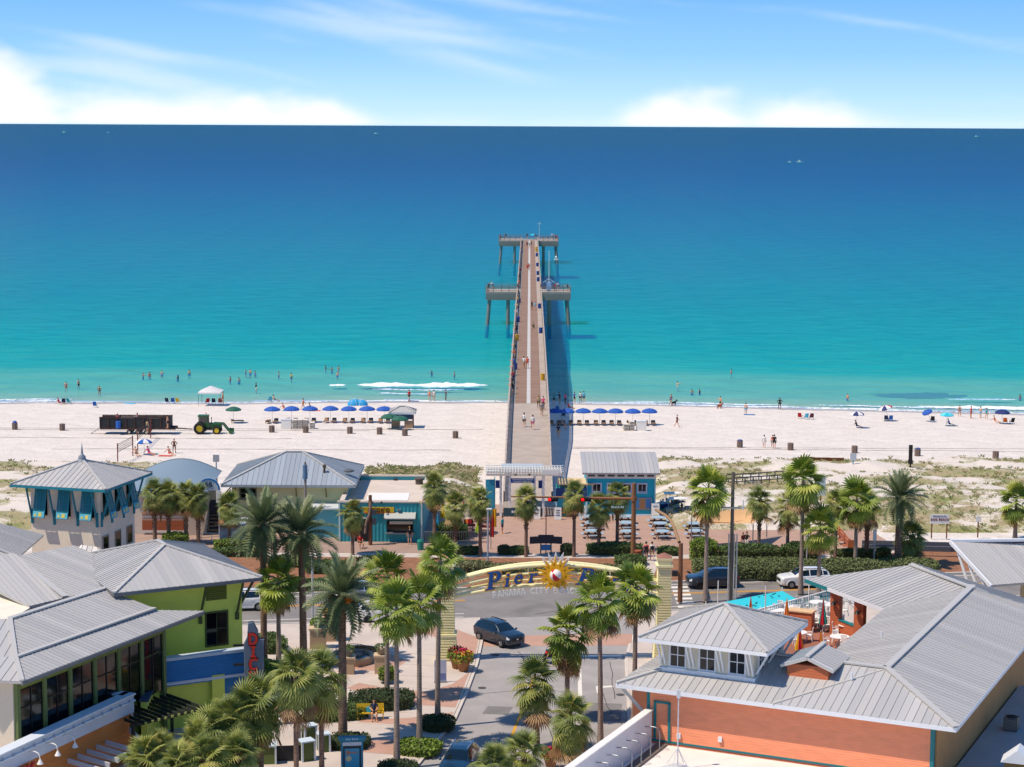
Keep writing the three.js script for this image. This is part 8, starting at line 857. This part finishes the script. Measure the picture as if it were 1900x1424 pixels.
for (const [x, z, pose, top, c, b, turn, d] of [[-74.32, -329.14, 'hips', 'bikini', 'red', 'red', 0, 'standing waist deep with a white cap'], [-73.15, -333.28, 'stand', 'none', 'x', 'navy', 1, 'standing waist deep near the capped bather'], [-67.53, -323.25, 'hips', 'bikini', 'black', 'black', 3, 'standing knee deep with hands on hips'], [-42.51, -328.17, 'stand', 'shirt', 'black', 'white', 2, 'wading ashore at the end of the swell'], [-38.52, -344.7, 'reach', 'shirt', 'yellow', 'blue', 1, 'holding a yellow float in the water'], [-16.48, -316.42, 'stroll', 'shirt', 'red', 'black', 2.4, 'standing at the water edge with a board'], [-13.23, -317.16, 'hips', 'bikini', 'coral', 'coral', 3, 'standing at the water edge in a pair'], [-12.54, -317.18, 'stand', 'bikini', 'white', 'white', 3, 'standing beside the coral one'], [-10.65, -317.88, 'stand', 'none', 'x', 'teal', 2, 'standing alone at the water edge by the foam'], [-32.13, -303.48, 'walk', 'bikini', 'orange', 'orange', 1.5, 'carrying a ball across the sand'], [-35.03, -302.8, 'ground', 'bikini', 'coral', 'coral', 1, 'sitting on a towel above the umbrellas'], [-30.91, -302.94, 'ground', 'bikini', 'maroon', 'maroon', 1.4, 'sitting beside a red towel'], [-37.96, -315.59, 'ground', 'none', 'x', 'grey', 2, 'dozing beside the aqua chair'], [28.03, -334.82, 'reach', 'none', 'x', 'white', 2, 'throwing a ball in the shallows'], [25.2, -312.78, 'walk', 'bikini', 'blue', 'blue', 1, 'walking a dark dog along the edge'], [32.83, -310.6, 'reach', 'none', 'x', 'black', -1, 'playing with an orange dog at the edge'], [35.71, -301.09, 'stand', 'none', 'x', 'aqua', 3, 'standing beside a long board on the sand'], [41.86, -308.4, 'hips', 'shirt', 'black', 'black', 3, 'standing in dark clothes at the wet sand'], [23.77, -283.82, 'walk', 'shirt', 'maroon', 'maroon', 1.5, 'carrying a bag across the empty sand'], [33.59, -261.96, 'stand', 'shirt', 'white', 'white', 3, 'walking apart beside two others'], [34.74, -262, 'stroll', 'shirt', 'coral', 'grey', 3, 'walking close beside one in black'], [34.84, -261.11, 'stand', 'shirt', 'black', 'black', 3, 'walking close beside one in coral'], [68.33, -301.01, 'hips', 'bikini', 'black', 'black', 3, 'standing by the foam with a pale hat'], [69.52, -298.68, 'stand', 'shirt', 'coral', 'red', 1, 'standing beside a red bucket'], [71.13, -299.29, 'stand', 'none', 'x', 'aqua', 2, 'small and standing by the foam'], [71.64, -297.63, 'stand', 'bikini', 'teal', 'teal', 2.6, 'standing straight before the navy umbrella'], [-43.49, -253.55, 'hips', 'bikini', 'black', 'black', 3, 'standing by the sunbathers on the court'], [-43.72, -251.26, 'ground', 'none', 'x', 'red', 1, 'sitting on a red towel on the court'], [-47.88, -250.72, 'ground', 'none', 'x', 'black', 0.6, 'sitting by the net post'], [-46.32, -251.18, 'ground', 'shirt', 'pink', 'pink', 1.2, 'sitting in the shade of the striped umbrella'], [-71.17, -310.13, 'ground', 'shirt', 'red', 'red', 2, 'sitting at the waterline'], [-46.01, -314.07, 'stand', 'none', 'x', 'red', 2, 'standing under the white canopy'], [49.82, -284.63, 'ground', 'shirt', 'navy', 'navy', 1.4, 'lying under the navy striped umbrella'], [64, -288.34, 'ground', 'shirt', 'blue', 'black', 1.6, 'reclining under the aqua umbrella'], [71.69, -292.45, 'ground', 'bikini', 'coral', 'coral', 1, 'sitting beside the navy umbrella'], [8.48, -313.44, 'stand', 'shirt', 'pink', 'navy', 1, 'standing in the pier shadow in pink'], [7.59, -315.36, 'stand', 'shirt', 'navy', 'navy', 1, 'standing in the pier shadow in navy'], [10, -315.45, 'hips', 'shirt', 'blue', 'black', 2, 'standing at the edge of the pier shadow'], [10.99, -316.73, 'stand', 'shirt', 'white', 'navy', 3, 'standing in the sun beside the pier shadow'], [11.49, -316.12, 'stroll', 'shirt', 'aqua', 'navy', 3, 'wading beside the pier shadow'], [6.69, -313.38, 'hips', 'shirt', 'teal', 'black', 0, 'standing under the pier in teal'], [8.87, -306.01, 'ground', 'shirt', 'red', 'navy', 2, 'sitting in the pier shadow in red'], [7.24, -280.47, 'sit', 'shirt', 'grey', 'navy', 1, 'resting in the pier shadow'], [6.41, -270.84, 'stroll', 'shirt', 'navy', 'tan', 3, 'pulling a cart through the pier shadow']]) person(pose, c, b, d, at(x, z), turn, { top });
for (const [x, z, c, lb] of [[-34.31, -302.24, 0x2f8fc0, 'blue towel spread above the umbrellas'], [-30.2, -302.38, 0xc84a34, 'red towel spread above the umbrellas'], [-60.39, -311.72, 0x4fb6d4, 'aqua float lying near the water'], [-44.19, -250.82, 0xc83a30, 'red towel on the volleyball court'], [36.22, -300.54, 0x1f6aa8, 'long blue board lying on the sand'], [-15.79, -316.44, 0x2a4f8a, 'blue board lying at the water edge']]) solo('beach_towel', bx(1.7, 0.05, 0.8, 0, 0.04, 0), mat(c, 0.85), lb, 'towel', at(x, z), rr(-0.3, 0.3));
// dogs
for (const [x, z, c, lb] of [[25.62, -312.79, 0x17140f, 'dark dog on a lead at the water edge'], [32.47, -308.79, 0xa0522a, 'orange brown dog at the water edge']]) solo('dog', [ball(0.17, -0.02, 0.5, 0, 2.1, 1, 0.85), ball(0.19, 0.25, 0.52, 0, 1.1, 1.1, 0.9), rod([0.38, 0.6, 0], [0.5, 0.78, 0], 0.1, 0.08), ball(0.11, 0.56, 0.82, 0, 1.1, 1, 0.9), rod([0.6, 0.8, 0], [0.74, 0.77, 0], 0.06, 0.045), ball(0.05, 0.52, 0.92, 0.07, 0.6, 1.4, 0.6), ball(0.05, 0.52, 0.92, -0.07, 0.6, 1.4, 0.6), ...[-1, 1].flatMap((s) => [rod([0.28, 0.5, s * 0.09], [0.29, 0.24, s * 0.1], 0.065, 0.04), rod([0.29, 0.24, s * 0.1], [0.3, 0.02, s * 0.1], 0.038, 0.034), rod([-0.28, 0.5, s * 0.09], [-0.2, 0.32, s * 0.1], 0.09, 0.055), rod([-0.2, 0.32, s * 0.1], [-0.34, 0.2, s * 0.1], 0.05, 0.036), rod([-0.34, 0.2, s * 0.1], [-0.31, 0.02, s * 0.1], 0.036, 0.034)]), rod([-0.36, 0.55, 0], [-0.6, 0.75, 0], 0.035, 0.015)], mat(c, 0.9), lb, 'dog', at(x, z), 0.4);
// breakers: foam rolled over a low swell
const foamM = mat(0xe9eef0, 0.9); function breaker(x0, x1, z, h, w, sl = 0, follow = false) { const n = Math.round((x1 - x0) * 3), pos = [], idx = [], cols = 9; for (let i = 0; i <= n; i++) { const t = i / n, x = lerp(x0, x1, t), e = Math.min(1, Math.sin(Math.PI * t) * 2.2) * (0.65 + 0.55 * Math.max(-0.6, noise(x * 0.22, 6.5) + 0.5 * noise(x * 0.8, 2.5))) + 0.04, zc = (follow ? shoreZ(x) + z : z + sl * (x - x0)) + 1.0 * noise(x * 0.12, 3.3) + 0.25 * noise(x * 0.9, 8); for (let j = 0; j < cols; j++) { const s = j / (cols - 1), yy = h * e * Math.sin(Math.PI * s ** 0.7) * (0.75 + 0.5 * noise(x * 1.1, s * 3, 2)) + 0.12 * noise(x * 2.7, s * 6); pos.push(x, -3.02 + Math.max(-0.06, yy), zc + (s - 0.35) * w * (0.12 + 0.88 * Math.min(1, e)) * (1 + 0.4 * noise(x * 0.5, 5, s))); } } for (let i = 0; i < n; i++) for (let j = 0; j < cols - 1; j++) { const a = i * cols + j, b = a + cols; idx.push(a, b, a + 1, b, b + 1, a + 1); } return raw(pos, idx); }
struct('breaking_wave', breaker(-26.44, -4.14, -336.5, 0.55, 4.2), foamM); struct('breaking_wave', breaker(-31.05, -28.29, -336, 0.3, 3), foamM); struct('breaking_wave', breaker(64.41, 87.77, -313.5, 0.4, 3, 0.13), foamM); struct('wash_line', breaker(-80.89, -70.67, -315.5, 0.06, 1.2), foamM); struct('wash_line', breaker(-18.96, -12.92, -317.6, 0.08, 1.2), foamM); struct('wash_line', breaker(15.44, 23.94, -315.8, 0.08, 1.0), foamM);
struct('foam_patch', breaker(-23.32, -8.07, -331, 0.04, 1.3), foamM); struct('foam_patch', breaker(-22.08, -13.25, -326, 0.04, 0.9), foamM); struct('foam_patch', breaker(71.19, 82.36, -322, 0.05, 1.2), foamM); struct('wash_line', breaker(-6.02, -1.71, -317.2, 0.06, 0.9), foamM); struct('wash_line', breaker(38.23, 63.5, -312.6, 0.05, 0.8, 0.12), foamM);
for (const [a, b, o] of [[-125, -62, -0.6], [-58, -30, -0.4], [-34, 0, -1.0], [6, 34, -0.5], [30, 70, -0.9], [68, 125, -0.5], [-100, -70, -4], [18, 44, -3.4], [48, 80, -5]]) struct('wash_line', breaker(a, b, o, 0.05, 0.9, 0, true), foamM);
// boats far out
for (const [x, z, s, lb] of [[-2325.52, -10395.43, 1, 'white boat far out on the left'], [-2466.65, -12229.16, 0.6, 'tiny white boat near the larger one'], [-2765.91, -40425.44, 1, 'white speck of a ship on the horizon'], [337.51, -2443.86, 1, 'small pale boat trailing another'], [349.76, -2446.93, 1.5, 'pale open boat with a long hull'], [6419.75, -27820.3, 1, 'white boat far out on the right']]) { const d = -z, k = (d / 3700) * 5 * s, zz = Math.max(z, -9000), r = zz / z, t = thing('boat', lb.replace(' on the left', ' beside a tinier one').replace(' on the right', ' sailing alone'), 'boat', [x * r, -3, zz]); const L = k * r; part(t, 'hull', [new THREE.SphereGeometry(1, 12, 8, 0, 6.283, Math.PI / 2, Math.PI / 2).scale(L, L * 0.28, L * 0.3).translate(0, L * 0.25, 0)], white); part(t, 'cabin', [bx(L * 0.5, L * 0.35, L * 0.35, -L * 0.1, L * 0.4, 0), bx(L * 0.6, L * 0.06, L * 0.4, -L * 0.1, L * 0.62, 0)], white); part(t, 'deck', bx(L * 1.7, L * 0.05, L * 0.5, 0, L * 0.25, 0), mat(0xcfc9c0, 0.7)); }

renderer.render(scene, camera);
